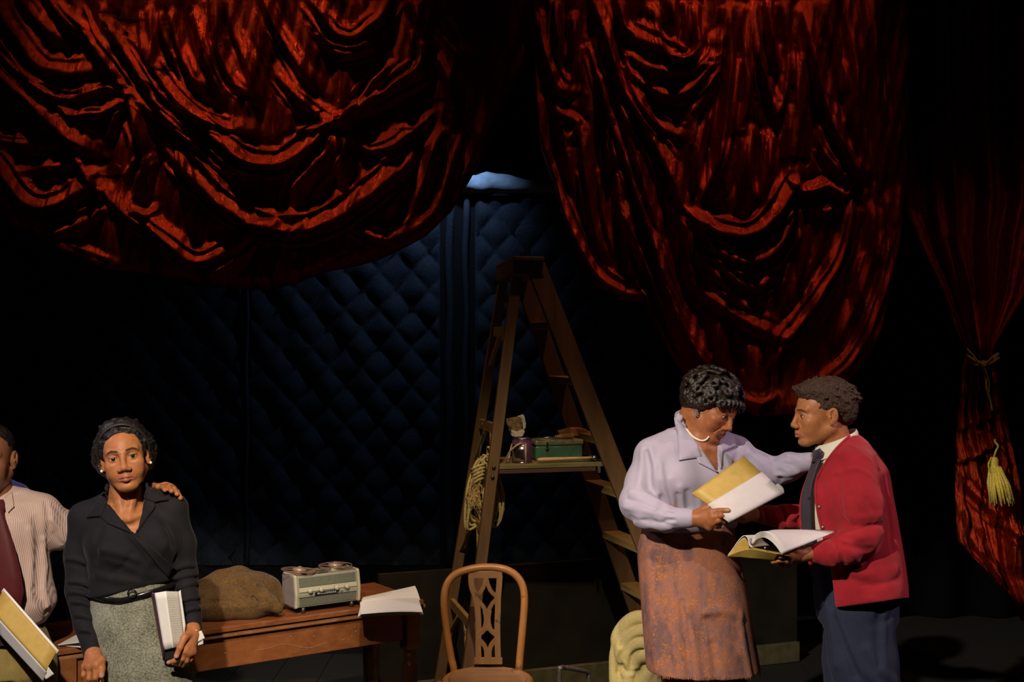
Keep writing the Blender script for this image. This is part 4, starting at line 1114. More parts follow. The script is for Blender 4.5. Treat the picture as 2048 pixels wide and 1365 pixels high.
def relax(V, F, n=1, lam=0.5):
    """a little Laplacian smoothing"""
    E = np.concatenate([F[:, [0, 1]], F[:, [1, 2]], F[:, [2, 3]], F[:, [3, 0]]])
    for _ in range(n):
        A = np.zeros_like(V); c = np.zeros(len(V))
        for j in range(3): A[:, j] = np.bincount(E[:, 0], V[E[:, 1], j], len(V))
        c = np.bincount(E[:, 0], minlength=len(V)).astype(float)
        V = V + lam * (A / np.maximum(c, 1)[:, None] - V)
    return V
def join(parts):
    V, F, b = [], [], 0
    for v, f in parts:
        V.append(v); F.append(f + b); b += len(v)
    return np.concatenate(V), np.concatenate(F)
from mathutils.bvhtree import BVHTree
def bvh_of(V, F):
    return BVHTree.FromPolygons([Vector(p) for p in V], [tuple(int(i) for i in f) for f in F])
EYE = Vector((0, 0, CAMZ))
def on_skin(bvh, px, py, lift=0.0, D=4.0):
    """the point of a modelled surface facing the house at this place, lifted off it"""
    d = (W(px, py, 1.0) - EYE).normalized()
    h = bvh.ray_cast(EYE, d)
    if h[0] is None:
        p = W(px, py, D); q = bvh.find_nearest(p); 
        return p if q[0] is None else Vector((p.x, q[0].y, p.z)) - Vector((0, lift, 0))
    return h[0] - d * lift
def noise3(seed=0, n=24):
    rs = np.random.RandomState(seed); K = [(rs.normal(size=3), rs.uniform(0, 6.28)) for _ in range(n)]
    def f(X, Y, Z, fr=(10, 10, 10)):
        o = 0
        for k, p in K: o = o + np.sin(X * fr[0] * k[0] + Y * fr[1] * k[1] + Z * fr[2] * k[2] + p)
        return o / math.sqrt(n)
    return f

# ---------------------------------------------------------------- materials of people
def skin_mat(name, rough=0.46):
    m, nt, b = new_mat(name)
    at = N(nt, 'ShaderNodeVertexColor', layer_name='tint')
    no = N(nt, 'ShaderNodeTexNoise', Scale=90.0, Detail=4.0); nt.links.new(coords(nt), no.inputs['Vector'])
    r = ramp(nt, [(0.3, (0.86, 0.86, 0.86)), (0.7, (1.08, 1.06, 1.04))], no.outputs[0])
    mx = N(nt, 'ShaderNodeMix', data_type='RGBA', blend_type='MULTIPLY'); mx.inputs[0].default_value = 1.0
    nt.links.new(at.outputs[0], mx.inputs[6]); nt.links.new(r.outputs[0], mx.inputs[7])
    nt.links.new(mx.outputs[2], b.inputs['Base Color'])
    b.inputs['Roughness'].default_value = rough; b.inputs['Specular IOR Level'].default_value = 0.28
    b.inputs['Subsurface Weight'].default_value = 0.08; b.inputs['Subsurface Radius'].default_value = (0.012, 0.004, 0.002); b.inputs['Subsurface Scale'].default_value = 0.4
    add_bump(nt, b, no.outputs[0], 0.06, 0.002)
    return m
def cloth(name, c, rough=0.7, sheen=0.2, weave=900, bump=0.12, var=0.12, c2=None):
    m, nt, b = new_mat(name)
    v = coords(nt)
    n1 = N(nt, 'ShaderNodeTexNoise', Scale=weave / 4.0, Detail=3.0); nt.links.new(v, n1.inputs['Vector'])
    n2 = N(nt, 'ShaderNodeTexNoise', Scale=7.0, Detail=4.0); nt.links.new(v, n2.inputs['Vector'])
    a = N(nt, 'ShaderNodeMath', operation='ADD'); nt.links.new(n1.outputs[0], a.inputs[0]); nt.links.new(n2.outputs[0], a.inputs[1])
    h = N(nt, 'ShaderNodeMath', operation='MULTIPLY'); nt.links.new(a.outputs[0], h.inputs[0]); h.inputs[1].default_value = 0.5
    lo = tuple(x * (1 - var) for x in c) if not c2 else c2
    r = ramp(nt, [(0.35, lo), (0.65, tuple(min(1, x * (1 + var)) for x in c))], h.outputs[0])
    nt.links.new(r.outputs[0], b.inputs['Base Color'])
    b.inputs['Roughness'].default_value = rough; b.inputs['Specular IOR Level'].default_value = 0.18
    b.inputs['Sheen Weight'].default_value = sheen; b.inputs['Sheen Roughness'].default_value = 0.4
    add_bump(nt, b, n1.outputs[0], bump, 0.002)
    return m
M['eye_white'] = plain('eye_white', (0.40, 0.35, 0.31), 0.2)
M['iris'] = plain('dark_iris', (0.018, 0.009, 0.006), 0.08)
M['hair_black'] = plain('black_hair', (0.012, 0.009, 0.008), 0.42, spec=0.5, noise=0.5, nscale=160, bump=0.5)

# ---------------------------------------------------------------- heads
class Head:
    """a head frame: local x to its left-hand picture side, -y out of the face, z up; eye level is 0"""
    def __init__(s, c, yaw, pitch, roll, scale=1.0, wide=1.0, age=0.0):
        s.c = np.array(c); s.R = rot3(yaw, pitch, roll); s.k = scale; s.wide = wide
    def p(s, x, y, z): return s.c + s.R @ (np.array([x * s.wide, y, z]) * s.k)
    def loc(s, V): return ((V - s.c) @ s.R) / s.k / np.array([s.wide, 1, 1])
def head_field(F, h, nose=1.0, lip=1.0, jaw=1.0, cheek=1.0, brow_in=0.0, frown=0.0, gaze=0.0, ears=True, lid=0.35, chin=1.0):
    k = h.k; w = h.wide; P = h.p
    E = lambda c, r, kk, op='add', R=None: F.ell(P(*c), (r[0] * k * w, r[1] * k, r[2] * k), kk * k, h.R if R is None else h.R @ R, op)
    Cn = lambda a, b, ra, rb, kk, op='add': F.cone(P(*a), P(*b), ra * k, rb * k, kk * k, op)
    E((0, .014, .036), (.0735, .092, .078), .02)                    # cranium
    E((0, -.024, .020), (.064, .066, .072), .02)                    # forehead
    E((0, -.030, -.030), (.060 * jaw, .058, .078), .02)             # face
    for s in (-1, 1):
        Cn((s * .052 * jaw, .012, -.052), (s * .020, -.066, -.096), .018, .016, .025)   # jaw
        E((s * .043, -.060, -.024), (.021 * cheek, .024, .020), .02)          # cheekbone
        E((s * .036, -.056, -.050), (.021 * cheek, .022, .022), .02)          # cheek
        Cn((s * .013, -.088, .021 - frown * .004), (s * .046, -.069, .023 + brow_in * .004), .0075, .0065, .014)  # brow
    E((0, -.074, -.097), (.021, .019 * chin, .016), .02)                    # chin
    E((0, -.074, -.060), (.030, .022, .026), .02)                    # muzzle
    for s in (-1, 1): E((s * .0325, -.0985, .001), (.0185, .017, .0125), .014, 'sub')  # sockets
    # nose
    Cn((0, -.0885, .012), (0, -.106, -.030), .0068, .0095 * nose, .010)
    E((0, -.1075, -.035), (.0125 * nose, .0105, .0095), .008)
    for s in (-1, 1):
        E((s * .0135 * nose, -.1005, -.0395), (.0088 * nose, .0110, .0080), .006)
        E((s * .0075 * nose, -.1065, -.0475), (.0040, .0055, .0032), .003, 'sub')
    Cn((0, -.0995, -.050), (0, -.0965, -.058), .0035, .004, .006)
    # lips
    for s in (-1, 1):
        Cn((s * .006, -.0975, -.0622), (s * .027, -.0835, -.0680 - frown * .003), .0058 * lip, .0026, .007)
        Cn((s * .004, -.0962, -.0735), (s * .024, -.0845, -.0708 - frown * .003), .0070 * lip, .0030, .007)
        Cn((0, -.1075, -.0682), (s * .028, -.0890, -.0702 - frown * .005), .0020, .0014, .003, 'sub')
    E((0, -.0955, -.0858), (.016, .003, .004), .010, 'sub')
    # lids
    for s in (-1, 1):
        c = P(s * .0325, -.0745, .000)
        F.ell(c, (.0152 * k, .0146 * k, .0146 * k), .004 * k, h.R)
        ang = lid
        F.ell(P(s * .0325 + gaze * .002, -.0905, -.0010), (.0142 * k * w, .0125 * k, (.0050 - .003 * lid) * k), .0025 * k, h.R, 'sub')
    if ears:
        for s in (-1, 1):
            Re = np.array(Matrix.Rotation(s * math.radians(-18), 3, 'Z') @ Matrix.Rotation(math.radians(-8), 3, 'X'))
            F.ell(P(s * .0775, .016, -.006), (.0100 * k, .0195 * k, .0310 * k), .006 * k, h.R @ Re)
            F.ell(P(s * .0905, .013, .001), (.0130 * k, .0125 * k, .0205 * k), .002 * k, h.R @ Re, 'sub'); F.ell(P(s * .0850, .020, -.004), (.0035 * k, .0045 * k, .0150 * k), .003 * k, h.R @ Re)
            F.ell(P(s * .0815, .004, -.009), (.0040 * k, .0050 * k, .0065 * k), .003 * k, h.R @ Re)
            F.ell(P(s * .0770, .010, -.032), (.0060 * k, .0080 * k, .0080 * k), .005 * k, h.R @ Re)
def head_tint(h, V, skin, lipc, brow, brow_z=0.0, brow_w=1.0, brow_tilt=0.0):
    L = h.loc(V); C = np.tile(np.array(skin), (len(V), 1))
    def blend(m, c, a=1.0):
        m = np.clip(m, 0, 1)[:, None] * a
        C[:] = C * (1 - m) + np.array(c) * m
    ax = np.abs(L[:, 0]); front = np.clip((-L[:, 1] - .055) / .015, 0, 1)
    dz = np.where(L[:, 2] > -.0685, (L[:, 2] + .0645) / .0075, (L[:, 2] + .0728) / .0085)
    blend((1.25 - np.sqrt((ax / .0285) ** 4 + dz ** 2)) * 3 * front, lipc, .85)
    blend((1.2 - np.sqrt((ax / .025) ** 2 + ((L[:, 2] + .0685 + .12 * ax * 0) / .0016) ** 2)) * 3 * front * (L[:, 1] < -.08), tuple(x * .35 for x in lipc), .8)
    bz = .0235 + brow_z - (ax - .014) * brow_tilt - 6.0 * np.maximum(ax - .030, 0) ** 2 * 3 + .10 * np.clip(ax - .012, 0, .02)
    blend((1.2 - np.sqrt(((ax - .031) / .021) ** 4 + ((L[:, 2] - bz) / (.0042 * brow_w)) ** 2)) * 2.5 * front, brow, .92)
    blend((1.1 - np.sqrt(((ax - .0325) / .019) ** 2 + ((L[:, 2] - .006) / .010) ** 2)) * 2 * front, tuple(x * .62 for x in skin), .5)
    blend((1.15 - np.sqrt(((ax - .0325) / .0150) ** 2 + ((L[:, 2] - .0035) / .0026) ** 2)) * 3 * front * (L[:, 1] < -.075), (.012, .008, .006), .8)
    blend((1.2 - np.sqrt(((ax - .0075) / .0040) ** 2 + ((L[:, 2] + .0455) / .004) ** 2)) * 2 * (L[:, 1] < -.092), tuple(x * .35 for x in skin), .55)
    return C
def add_eyes(h, parent, look=(0, 0)):
    for s in (-1, 1):
        c = h.p(s * .0325, -.0745, 0.0)
        m = MB(); rr = .0138 * h.k
        n = 18; vs, fs = [], []
        for i in range(n + 1):
            for j in range(n):
                a, b = math.pi * i / n, 2 * math.pi * j / n
                vs.append(c + h.R @ (np.array([math.sin(a) * math.cos(b), -math.cos(a), math.sin(a) * math.sin(b)]) * rr))
        for i in range(n):
            for j in range(n): fs.append((i * n + j, (i + 1) * n + j, (i + 1) * n + (j + 1) % n, i * n + (j + 1) % n))
        e = obj_from('eye', vs, fs, M['eye_white'], parent)
        ic = c + h.R @ (np.array([look[0] * .0035, -.0105, look[1] * .003]) * h.k)
        ax = h.R @ np.array([look[0] * .25, -1, look[1] * .2])
        MB().lathe([(.0074 * h.k, 0), (.0068 * h.k, .0022 * h.k), (.0040 * h.k, .0038 * h.k), (.0005, .0044 * h.k)], ic, ax, 16).build('iris', M['iris'], e, smooth=True)
def hand_field(F, wrist, knuckles, palm_r, fingers, thumb, wr=.026):
    """wrist point, four knuckle points, finger paths from each knuckle (with radii), thumb path"""
    w = np.array(wrist)
    for q in knuckles: F.cone(w, q, wr * .72, palm_r, .014)
    for i in range(3): F.cone(knuckles[i], knuckles[i + 1], palm_r, palm_r, .010)
    for q, f in zip(knuckles, fingers):
        pts = [np.array(q)] + [np.array(x) for x in f[0]]; r = f[1]
        rad = [palm_r * .98] + [r * (1.0 - .10 * i) for i in range(len(f[0]))]
        F.chain(pts, rad, .0035)
    pts = [np.array(x) for x in thumb[0]]; r = thumb[1]
    F.chain([w * .55 + pts[0] * .45] + pts, [wr * .66, r * 1.25] + [r * (1.0 - .08 * i) for i in range(len(pts) - 1)], .006)
# ================================================================ people
def p3(x, y, D): return np.array(W(x, y, D))
def BX(x0, y0, x1, y1, D0, D1):
    c = np.array([p3(x, y, D) for x in (x0, x1) for y in (y0, y1) for D in (D0, D1)])
    return c.min(0), c.max(0)
def px_of(X, Y, Z): return 1024 + X / Y * FPX, 682.5 + (CAMZ - Z) / Y * FPX
def wedge(F, poly, ymax, k=.004, scale=.0018):
    """cut a convex opening (traced on the front of a garment) down to depth ymax"""
    X, Y, Z = np.meshgrid(*F.ax, indexing='ij', sparse=True)
    px, py = px_of(X, Y, Z)
    d = None; n = len(poly)
    cx, cy = sum(p[0] for p in poly) / n, sum(p[1] for p in poly) / n
    for i in range(n):
        (x0, y0), (x1, y1) = poly[i], poly[(i + 1) % n]
        nx, ny = (y1 - y0), -(x1 - x0); l = math.hypot(nx, ny); nx /= l; ny /= l
        if (cx - x0) * nx + (cy - y0) * ny > 0: nx, ny = -nx, -ny
        e = ((px - x0) * nx + (py - y0) * ny) * scale
        d = e if d is None else np.maximum(d, e)
    ym = ymax(X, Z) if callable(ymax) else ymax
    d = np.maximum(d, Y - ym)
    F._op((slice(None),) * 3, d.astype(np.float32), k, 'sub'); return F
def sleeve_fold(F, bv, x, y, dx, slant, w, a):
    q = [on_skin(bv, x + dx * u, y + slant * u + 4 * u * u, 0.0) for u in (-.85, -.4, 0, .4, .85)]
    F.ridge(q, w * .8, a); F.ridge([p - Vector((0, 0, w * 1.5)) for p in q], w * .8, -a * .8)
def flap(bvh, quad, name, mat, parent, lift=.008, t=.003, n=7, m=7, D=4.0, curl=0.0):
    rows = []
    for j in range(m + 1):
        v = j / m; row = []
        for i in range(n + 1):
            u = i / n
            x = (quad[0][0] * (1 - u) + quad[1][0] * u) * (1 - v) + (quad[3][0] * (1 - u) + quad[2][0] * u) * v
            y = (quad[0][1] * (1 - u) + quad[1][1] * u) * (1 - v) + (quad[3][1] * (1 - u) + quad[2][1] * u) * v
            row.append(on_skin(bvh, x, y, lift + curl * v * v, D))
        rows.append(row)
    R_ = np.array([[tuple(p) for p in r] for r in rows])
    for _ in range(3):   # let the cloth bridge small dips
        R_[1:-1, 1:-1, 1] = np.minimum(R_[1:-1, 1:-1, 1], .25 * (R_[:-2, 1:-1, 1] + R_[2:, 1:-1, 1] + R_[1:-1, :-2, 1] + R_[1:-1, 2:, 1]))
    return MB().sheet([[Vector(p) for p in r] for r in R_], t).build(name, mat, parent, smooth=True)
def legs(name_shoe, mat_shoe, parent, parts, knees, ankles, r=.055, res=.012, toe=(0, -1)):
    """plain lower legs and shoes below the frame; returns leg surface for the body mesh"""
    allp = np.array(knees + ankles)
    F = Field(allp.min(0) - .09, allp.max(0) + .09, res)
    for kn, an in zip(knees, ankles): F.chain([kn, (np.array(kn) + an) / 2 + np.array([0, .01, .03]), an], [r, r * .95, r * .62], .01)
    parts.append(F.mesh())
    for an in ankles:
        a = np.array(an); t = np.array([toe[0], toe[1], 0.0])
        G = Field(a - .2, a + .2, .009)
        G.chain([a + t * -.03 + [0, 0, -.045], a + t * .06 + [0, 0, -.055], a + t * .15 + [0, 0, -.062]], [.040, .038, .030], .02)
        G.plane((0, 0, a[2] - .088), (0, 0, -1))
        v, f = G.mesh(); obj_from(name_shoe, relax(v, f, 1), f, mat_shoe, parent)
M['shoe'] = plain('black_leather_shoe', (0.012, 0.011, 0.010), 0.3)
M['hairband'] = plain('black_hairband', (0.02, 0.018, 0.018), 0.5)
M['pearl'] = plain('white_pearl', (0.80, 0.76, 0.70), 0.15)
SK_A = (.44, .172, .070)

# ---------------------------------------------------------------- the woman in the black blouse
yw = empty('person', (W(275, 1000, 4.15).x, 4.15, 0), 'woman in black blouse and grey tweed skirt holding a book at her side', 'person')
M['skin_a'] = skin_mat('skin_a')
hA = Head(p3(249, 914, 4.12), 14, -3, -9, .99, .98)
F = Field(*BX(150, 838, 335, 1080, 3.93, 4.32), .0023)
F.loft([(W(0, y, 4.16).z, W(x, 0, 4.16).x, 4.165, a * .00171, b) for y, x, a, b in ((1085, 262, 74, .104), (1050, 256, 72, .094), (1025, 251, 62, .08), (1010, 248, 48, .066))], .02)
F.cone(hA.p(0, .020, -.05), p3(250, 1028, 4.165), .050, .062, .02)
for s in (-1, 1):
    F.cone(p3(251 + s * 8, 1040, 4.075), p3(251 + s * 44, 1024, 4.115), .008, .008, .02)      # collar bones
    F.cone(hA.p(s * .045, .02, -.055), p3(251 + s * 6, 1034, 4.085), .012, .010, .02)        # neck tendons
head_field(F, hA, nose=1.12, lip=1.42, jaw=.97, cheek=1.08, frown=.35, lid=.38)
vA, fA = F.mesh()
cA = head_tint(hA, vA, SK_A, (.40, .130, .080), (.022, .012, .008), -.001, 1.0, -.06)
bodyA = [(vA, fA)]; colA = [cA]
# hands: the near one (picture left) closed on a tool handle, the other holding a book from below
F = Field(*BX(150, 1285, 222, 1385, 3.9, 4.2), .0026)
kn = [p3(203, 1322, 4.00), p3(193, 1331, 3.985), p3(181, 1335, 3.995), p3(171, 1334, 4.015)]
F.cone(p3(184, 1296, 4.07), p3(187, 1312, 4.04), .029, .026, .01)
hand_field(F, p3(187, 1308, 4.045), kn, .0125, [
    ([p3(203, 1346, 3.985), p3(200, 1358, 4.01), p3(192, 1356, 4.03)], .0092), ([p3(191, 1356, 3.975), p3(191, 1368, 4.00), p3(186, 1366, 4.03)], .0098),
    ([p3(178, 1358, 3.985), p3(182, 1370, 4.01), p3(184, 1364, 4.035)], .0094), ([p3(167, 1351, 4.005), p3(172, 1364, 4.02), p3(180, 1360, 4.04)], .0082)],
    ([p3(200, 1322, 4.02), p3(204, 1338, 3.985), p3(203, 1352, 3.965)], .0105))
bodyA.append(F.mesh()); 
F = Field(*BX(325, 1238, 412, 1345, 3.88, 4.2), .0026)
F.cone(p3(386, 1250, 4.07), p3(384, 1268, 4.04), .027, .025, .01)
kn = [p3(362, 1290, 3.99), p3(370, 1301, 3.985), p3(377, 1306, 3.995), p3(384, 1306, 4.01)]
hand_field(F, p3(384, 1264, 4.045), kn, .0125, [
    ([p3(358, 1309, 3.975), p3(350, 1322, 3.97), p3(337, 1326, 3.975)], .0088), ([p3(365, 1318, 3.985), p3(358, 1328, 4.0), p3(347, 1328, 4.02)], .0092),
    ([p3(373, 1322, 3.995), p3(366, 1331, 4.015), p3(356, 1330, 4.035)], .0088), ([p3(381, 1320, 4.01), p3(375, 1329, 4.03), p3(366, 1328, 4.045)], .0078)],
    ([p3(369, 1276, 3.985), p3(360, 1296, 3.96), p3(353, 1313, 3.955)], .0098))
bodyA.append(F.mesh())
# hidden rest of the body
F = Field(*BX(120, 1010, 420, 1520, 3.9, 4.45), .011)
F.loft([(W(0, y, 4.15).z, W(x, 0, 4.15).x, 4.17, a * .00171, b) for y, x, a, b in ((1030, 255, 74, .07), (1080, 262, 80, .095), (1180, 268, 66, .08), (1260, 280, 82, .10), (1340, 286, 86, .11))], .02)
for s in (-1, 1): F.cone(p3(288 + s * 42, 1330, 4.16), p3(288 + s * 38, 1505, 4.16), .075, .055, .02)
F.chain([p3(170, 1040, 4.17), p3(160, 1175, 4.15), p3(184, 1300, 4.07)], [.04, .034, .026], .02); F.chain([p3(345, 1025, 4.17), p3(368, 1150, 4.17), p3(386, 1256, 4.07)], [.04, .034, .026], .02)
bodyA.append(F.mesh())
legs('shoe', M['shoe'], yw, bodyA, [p3(250, 1495, 4.16), p3(326, 1495, 4.16)], [np.array([W(252, 0, 4.16).x, 4.18, .09]), np.array([W(324, 0, 4.16).x, 4.18, .09])])
v, f = join(bodyA); col = np.tile(np.array(SK_A), (len(v), 1)); col[:len(vA)] = cA
for (q, r) in ((p3(203, 1353, 3.957), .010), (p3(352, 1315, 3.947), .010), (p3(336, 1326, 3.967), .007)):   # nails
    m = np.clip(1.4 - np.linalg.norm(v - q, axis=1) / r, 0, 1)[:, None]; col = col * (1 - m * .7) + np.array((.55, .33, .26)) * m * .7
obj_from('body', v, f, M['skin_a'], yw, colors=col)
add_eyes(hA, yw, (.25, .1))

# blouse
M['black_blouse'] = cloth('black_cotton_blouse', (0.0125, 0.0118, 0.0150), .8, .05, 1200, .10, .2)
F = Field(*BX(118, 960, 412, 1330, 3.92, 4.42), .0048)
L = lambda rows, D, dep: [(W(0, y, D).z, W(x, 0, D).x, D + dy, a * D / FPX, b) for y, x, a, b, dy in rows]
F.loft(L(((1008, 250, 58, .075, .02), (1030, 254, 88, .095, .02), (1060, 257, 98, .112, .01), (1090, 261, 97, .122, 0), (1120, 264, 90, .118, 0), (1150, 266, 86, .116, 0), (1180, 266, 90, .122, 0), (1200, 266, 88, .120, 0)), 4.15, 0), .02)
F.cone(p3(222, 1006, 4.185), p3(170, 1034, 4.175), .046, .052, .03); F.cone(p3(282, 994, 4.185), p3(343, 1014, 4.175), .046, .050, .03)
for x, y in ((222, 1086), (306, 1078)): F.ell(p3(x, y, 4.085), (.064, .058, .060), .05)
bv0 = bvh_of(*F.mesh())
# folds: drawn from the bust to the crossover, at the elbows and over the belt
for pts, w, a in (([(205, 1100), (240, 1108), (275, 1120), (330, 1160)], .016, .010), ([(215, 1120), (262, 1135), (300, 1150)], .014, .008), ([(330, 1090), (300, 1120), (285, 1150)], .014, .008),
                  ([(258, 1066), (282, 1088), (302, 1120), (345, 1145)], .010, .012), ([(195, 1150), (235, 1160), (280, 1165)], .014, .008), ([(335, 1120), (348, 1100), (352, 1080)], .014, .008),
                  ([(200, 1060), (190, 1090), (188, 1120)], .014, -.008), ([(330, 1050), (342, 1085), (346, 1120)], .014, -.008), ([(225, 1150), (250, 1130), (262, 1110)], .012, -.006)):
    F.ridge([on_skin(bv0, x, y, 0.0, 4.05) for x, y in pts], w, a * 1.4)
nz = noise3(3)
F.disp(lambda X, Y, Z: .0022 * nz(X, Y, Z, (16, 10, 14)))
wedge(F, [(209, 940), (213, 1004), (268, 1070), (276, 1062), (289, 998), (287, 940)], 4.17, .003)
a_, b_ = p3(190, 1196, 4.05), p3(352, 1160, 4.05); dv_ = b_ - a_
X, Y, Z = np.meshgrid(*F.ax, indexing='ij', sparse=True)
hemz = (a_[2] + (X - a_[0]) / dv_[0] * dv_[2])
F._op((slice(None),) * 3, (hemz - Z).astype(np.float32), .006, 'max')
F.chain([p3(168, 1040, 4.175), p3(160, 1110, 4.165), p3(160, 1180, 4.15)], [.056, .050, .047], .03)
F.chain([p3(160, 1180, 4.15), p3(173, 1250, 4.10), p3(184, 1296, 4.07)], [.047, .040, .034], .012)
F.chain([p3(184, 1284, 4.075), p3(186, 1309, 4.055)], [.037, .034], .006)
F.chain([p3(344, 1024, 4.175), p3(362, 1090, 4.18), p3(370, 1150, 4.17)], [.052, .047, .044], .03)
F.chain([p3(370, 1150, 4.17), p3(379, 1205, 4.12), p3(385, 1240, 4.08)], [.044, .037, .033], .012)
F.chain([p3(383, 1225, 4.09), p3(386, 1258, 4.065)], [.036, .034], .006)
bv0 = bvh_of(*F.mesh())
for (x, y, D, dx) in ((158, 1165, 4.11, 24), (160, 1186, 4.11, 26), (164, 1205, 4.10, 24), (170, 1232, 4.07, 22), (178, 1262, 4.05, 20), (150, 1120, 4.12, 22)):
    sleeve_fold(F, bv0, x, y, dx, 5, .010, .010)
for (x, y, D, dx) in ((368, 1132, 4.13, 22), (372, 1150, 4.13, 24), (376, 1168, 4.12, 22), (380, 1196, 4.09, 20), (383, 1218, 4.07, 18)):
    sleeve_fold(F, bv0, x, y, dx, -5, .010, .010)
F.disp(lambda X, Y, Z: .0018 * nz(X, Y, Z, (16, 10, 14)))
v, f = F.mesh(); v = relax(v, f, 1, .4)
obj_from('blouse', v, f, M['black_blouse'], yw)
bvA = bvh_of(v, f)
flap(bvA, [(208, 984), (213, 1006), (202, 1033), (172, 1036)], 'collar', M['black_blouse'], yw, .011, .004, D=4.1)
flap(bvA, [(213, 1003), (264, 1068), (214, 1047), (201, 1034)], 'lapel', M['black_blouse'], yw, .007, .004, D=4.08)
flap(bvA, [(281, 966), (289, 998), (309, 1005), (338, 1000)], 'collar', M['black_blouse'], yw, .011, .004, D=4.1)
flap(bvA, [(289, 996), (273, 1066), (311, 1014), (310, 1005)], 'lapel', M['black_blouse'], yw, .007, .004, D=4.08)
flap(bvA, [(258, 1063), (274, 1068), (352, 1140), (338, 1158)], 'wrap_front', M['black_blouse'], yw, .006, .004, n=10, m=8, D=4.06)
MB().tube(smooth_path([p3(214, 982, 4.16), p3(216, 972, 4.20), p3(245, 958, 4.245), p3(275, 955, 4.21), p3(283, 968, 4.12)], 6), .006, 8, flat=2.4).build('collar_stand', M['black_blouse'], yw, smooth=True)
# skirt
def zigzag_tweed(name, c1, c2, period, thread):
    m, nt, b = new_mat(name)
    t = nt.nodes.new('ShaderNodeTexCoord'); sp = nt.nodes.new('ShaderNodeSeparateXYZ'); nt.links.new(t.outputs['Object'], sp.inputs[0])
    pp_ = N(nt, 'ShaderNodeMath', operation='PINGPONG'); nt.links.new(sp.outputs[0], pp_.inputs[0]); pp_.inputs[1].default_value = period
    ad = N(nt, 'ShaderNodeMath', operation='ADD'); nt.links.new(pp_.outputs[0], ad.inputs[0]); nt.links.new(sp.outputs[2], ad.inputs[1])
    mu = N(nt, 'ShaderNodeMath', operation='MULTIPLY'); nt.links.new(ad.outputs[0], mu.inputs[0]); mu.inputs[1].default_value = 2 * math.pi / thread
    sn = N(nt, 'ShaderNodeMath', operation='SINE'); nt.links.new(mu.outputs[0], sn.inputs[0])
    no = N(nt, 'ShaderNodeTexNoise', Scale=260.0, Detail=3.0); nt.links.new(t.outputs['Object'], no.inputs['Vector'])
    n2 = N(nt, 'ShaderNodeTexNoise', Scale=14.0, Detail=4.0); nt.links.new(t.outputs['Object'], n2.inputs['Vector'])
    a1 = N(nt, 'ShaderNodeMath', operation='MULTIPLY_ADD'); nt.links.new(sn.outputs[0], a1.inputs[0]); a1.inputs[1].default_value = .13; nt.links.new(no.outputs[0], a1.inputs[2])
    a2 = N(nt, 'ShaderNodeMath', operation='MULTIPLY_ADD'); nt.links.new(n2.outputs[0], a2.inputs[0]); a2.inputs[1].default_value = .35; nt.links.new(a1.outputs[0], a2.inputs[2])
    r = ramp(nt, [(0.50, c1), (0.86, c2)], a2.outputs[0]); nt.links.new(r.outputs[0], b.inputs['Base Color'])
    b.inputs['Roughness'].default_value = .9; b.inputs['Specular IOR Level'].default_value = .15; b.inputs['Sheen Weight'].default_value = .1
    add_bump(nt, b, a1.outputs[0], .25, .002)
    return m
M['herringbone'] = zigzag_tweed('grey_olive_herringbone', (.050, .052, .040), (.40, .41, .32), .0055, .0042)
F = Field(*BX(168, 1135, 412, 1510, 3.92, 4.4), .0052)
F.loft(L(((1140, 268, 76, .098, 0), (1165, 268, 80, .102, 0), (1192, 269, 85, .106, 0), (1240, 274, 90, .118, 0), (1300, 282, 97, .124, 0), (1365, 289, 101, .126, 0), (1440, 292, 100, .126, 0), (1495, 293, 98, .126, 0)), 4.14, 0), .0)
nz2 = noise3(8)
F.disp(lambda X, Y, Z: .003 * nz2(X, Y, Z, (9, 9, 3)))
F.ridge([p3(300, 1215, 4.01), p3(312, 1290, 4.0), p3(318, 1380, 4.0)], .02, -.006)
a_, b_ = p3(190, 1178, 4.05), p3(352, 1146, 4.05); dv_ = b_ - a_
X, Y, Z = np.meshgrid(*F.ax, indexing='ij', sparse=True)
F.D = np.maximum(F.D, Z - (a_[2] + (X - a_[0]) / dv_[0] * dv_[2])).astype(np.float32)
v, f = F.mesh(); sk = obj_from('skirt', relax(v, f, 1), f, M['herringbone'], yw); bvS = bvh_of(v, f)
M['belt'] = plain('black_patent_belt', (0.010, 0.009, 0.010), 0.18)
ring = []
for row_dy in (-6, 0, 6):
    row = []
    for k in range(60):
        t = 2 * math.pi * k / 60
        cx_, a0 = W(269, 0, 4.14).x, 86.5 * 4.14 / FPX
        x = cx_ + math.cos(t) * a0; y = 4.14 + math.sin(t) * .112
        pxx = 1024 + x / 4.14 * FPX
        zc = W(0, np.interp(pxx, [185, 262, 352], [1186, 1189, 1167]) + row_dy, 4.14).z
        row.append(Vector((x, y, zc)))
    row.append(row[0]); ring.append(row)
MB().sheet(ring, .004).build('belt', M['belt'], yw, smooth=True)
bc = on_skin(bvS, 264, 1188, .016)
MB().tube([bc + Vector((math.cos(t) * .014, 0, math.sin(t) * .013)) for t in np.linspace(0, 2 * math.pi, 16, endpoint=False)], .0028, 6, closed=True).build('belt_buckle', M['belt'], yw, smooth=True)
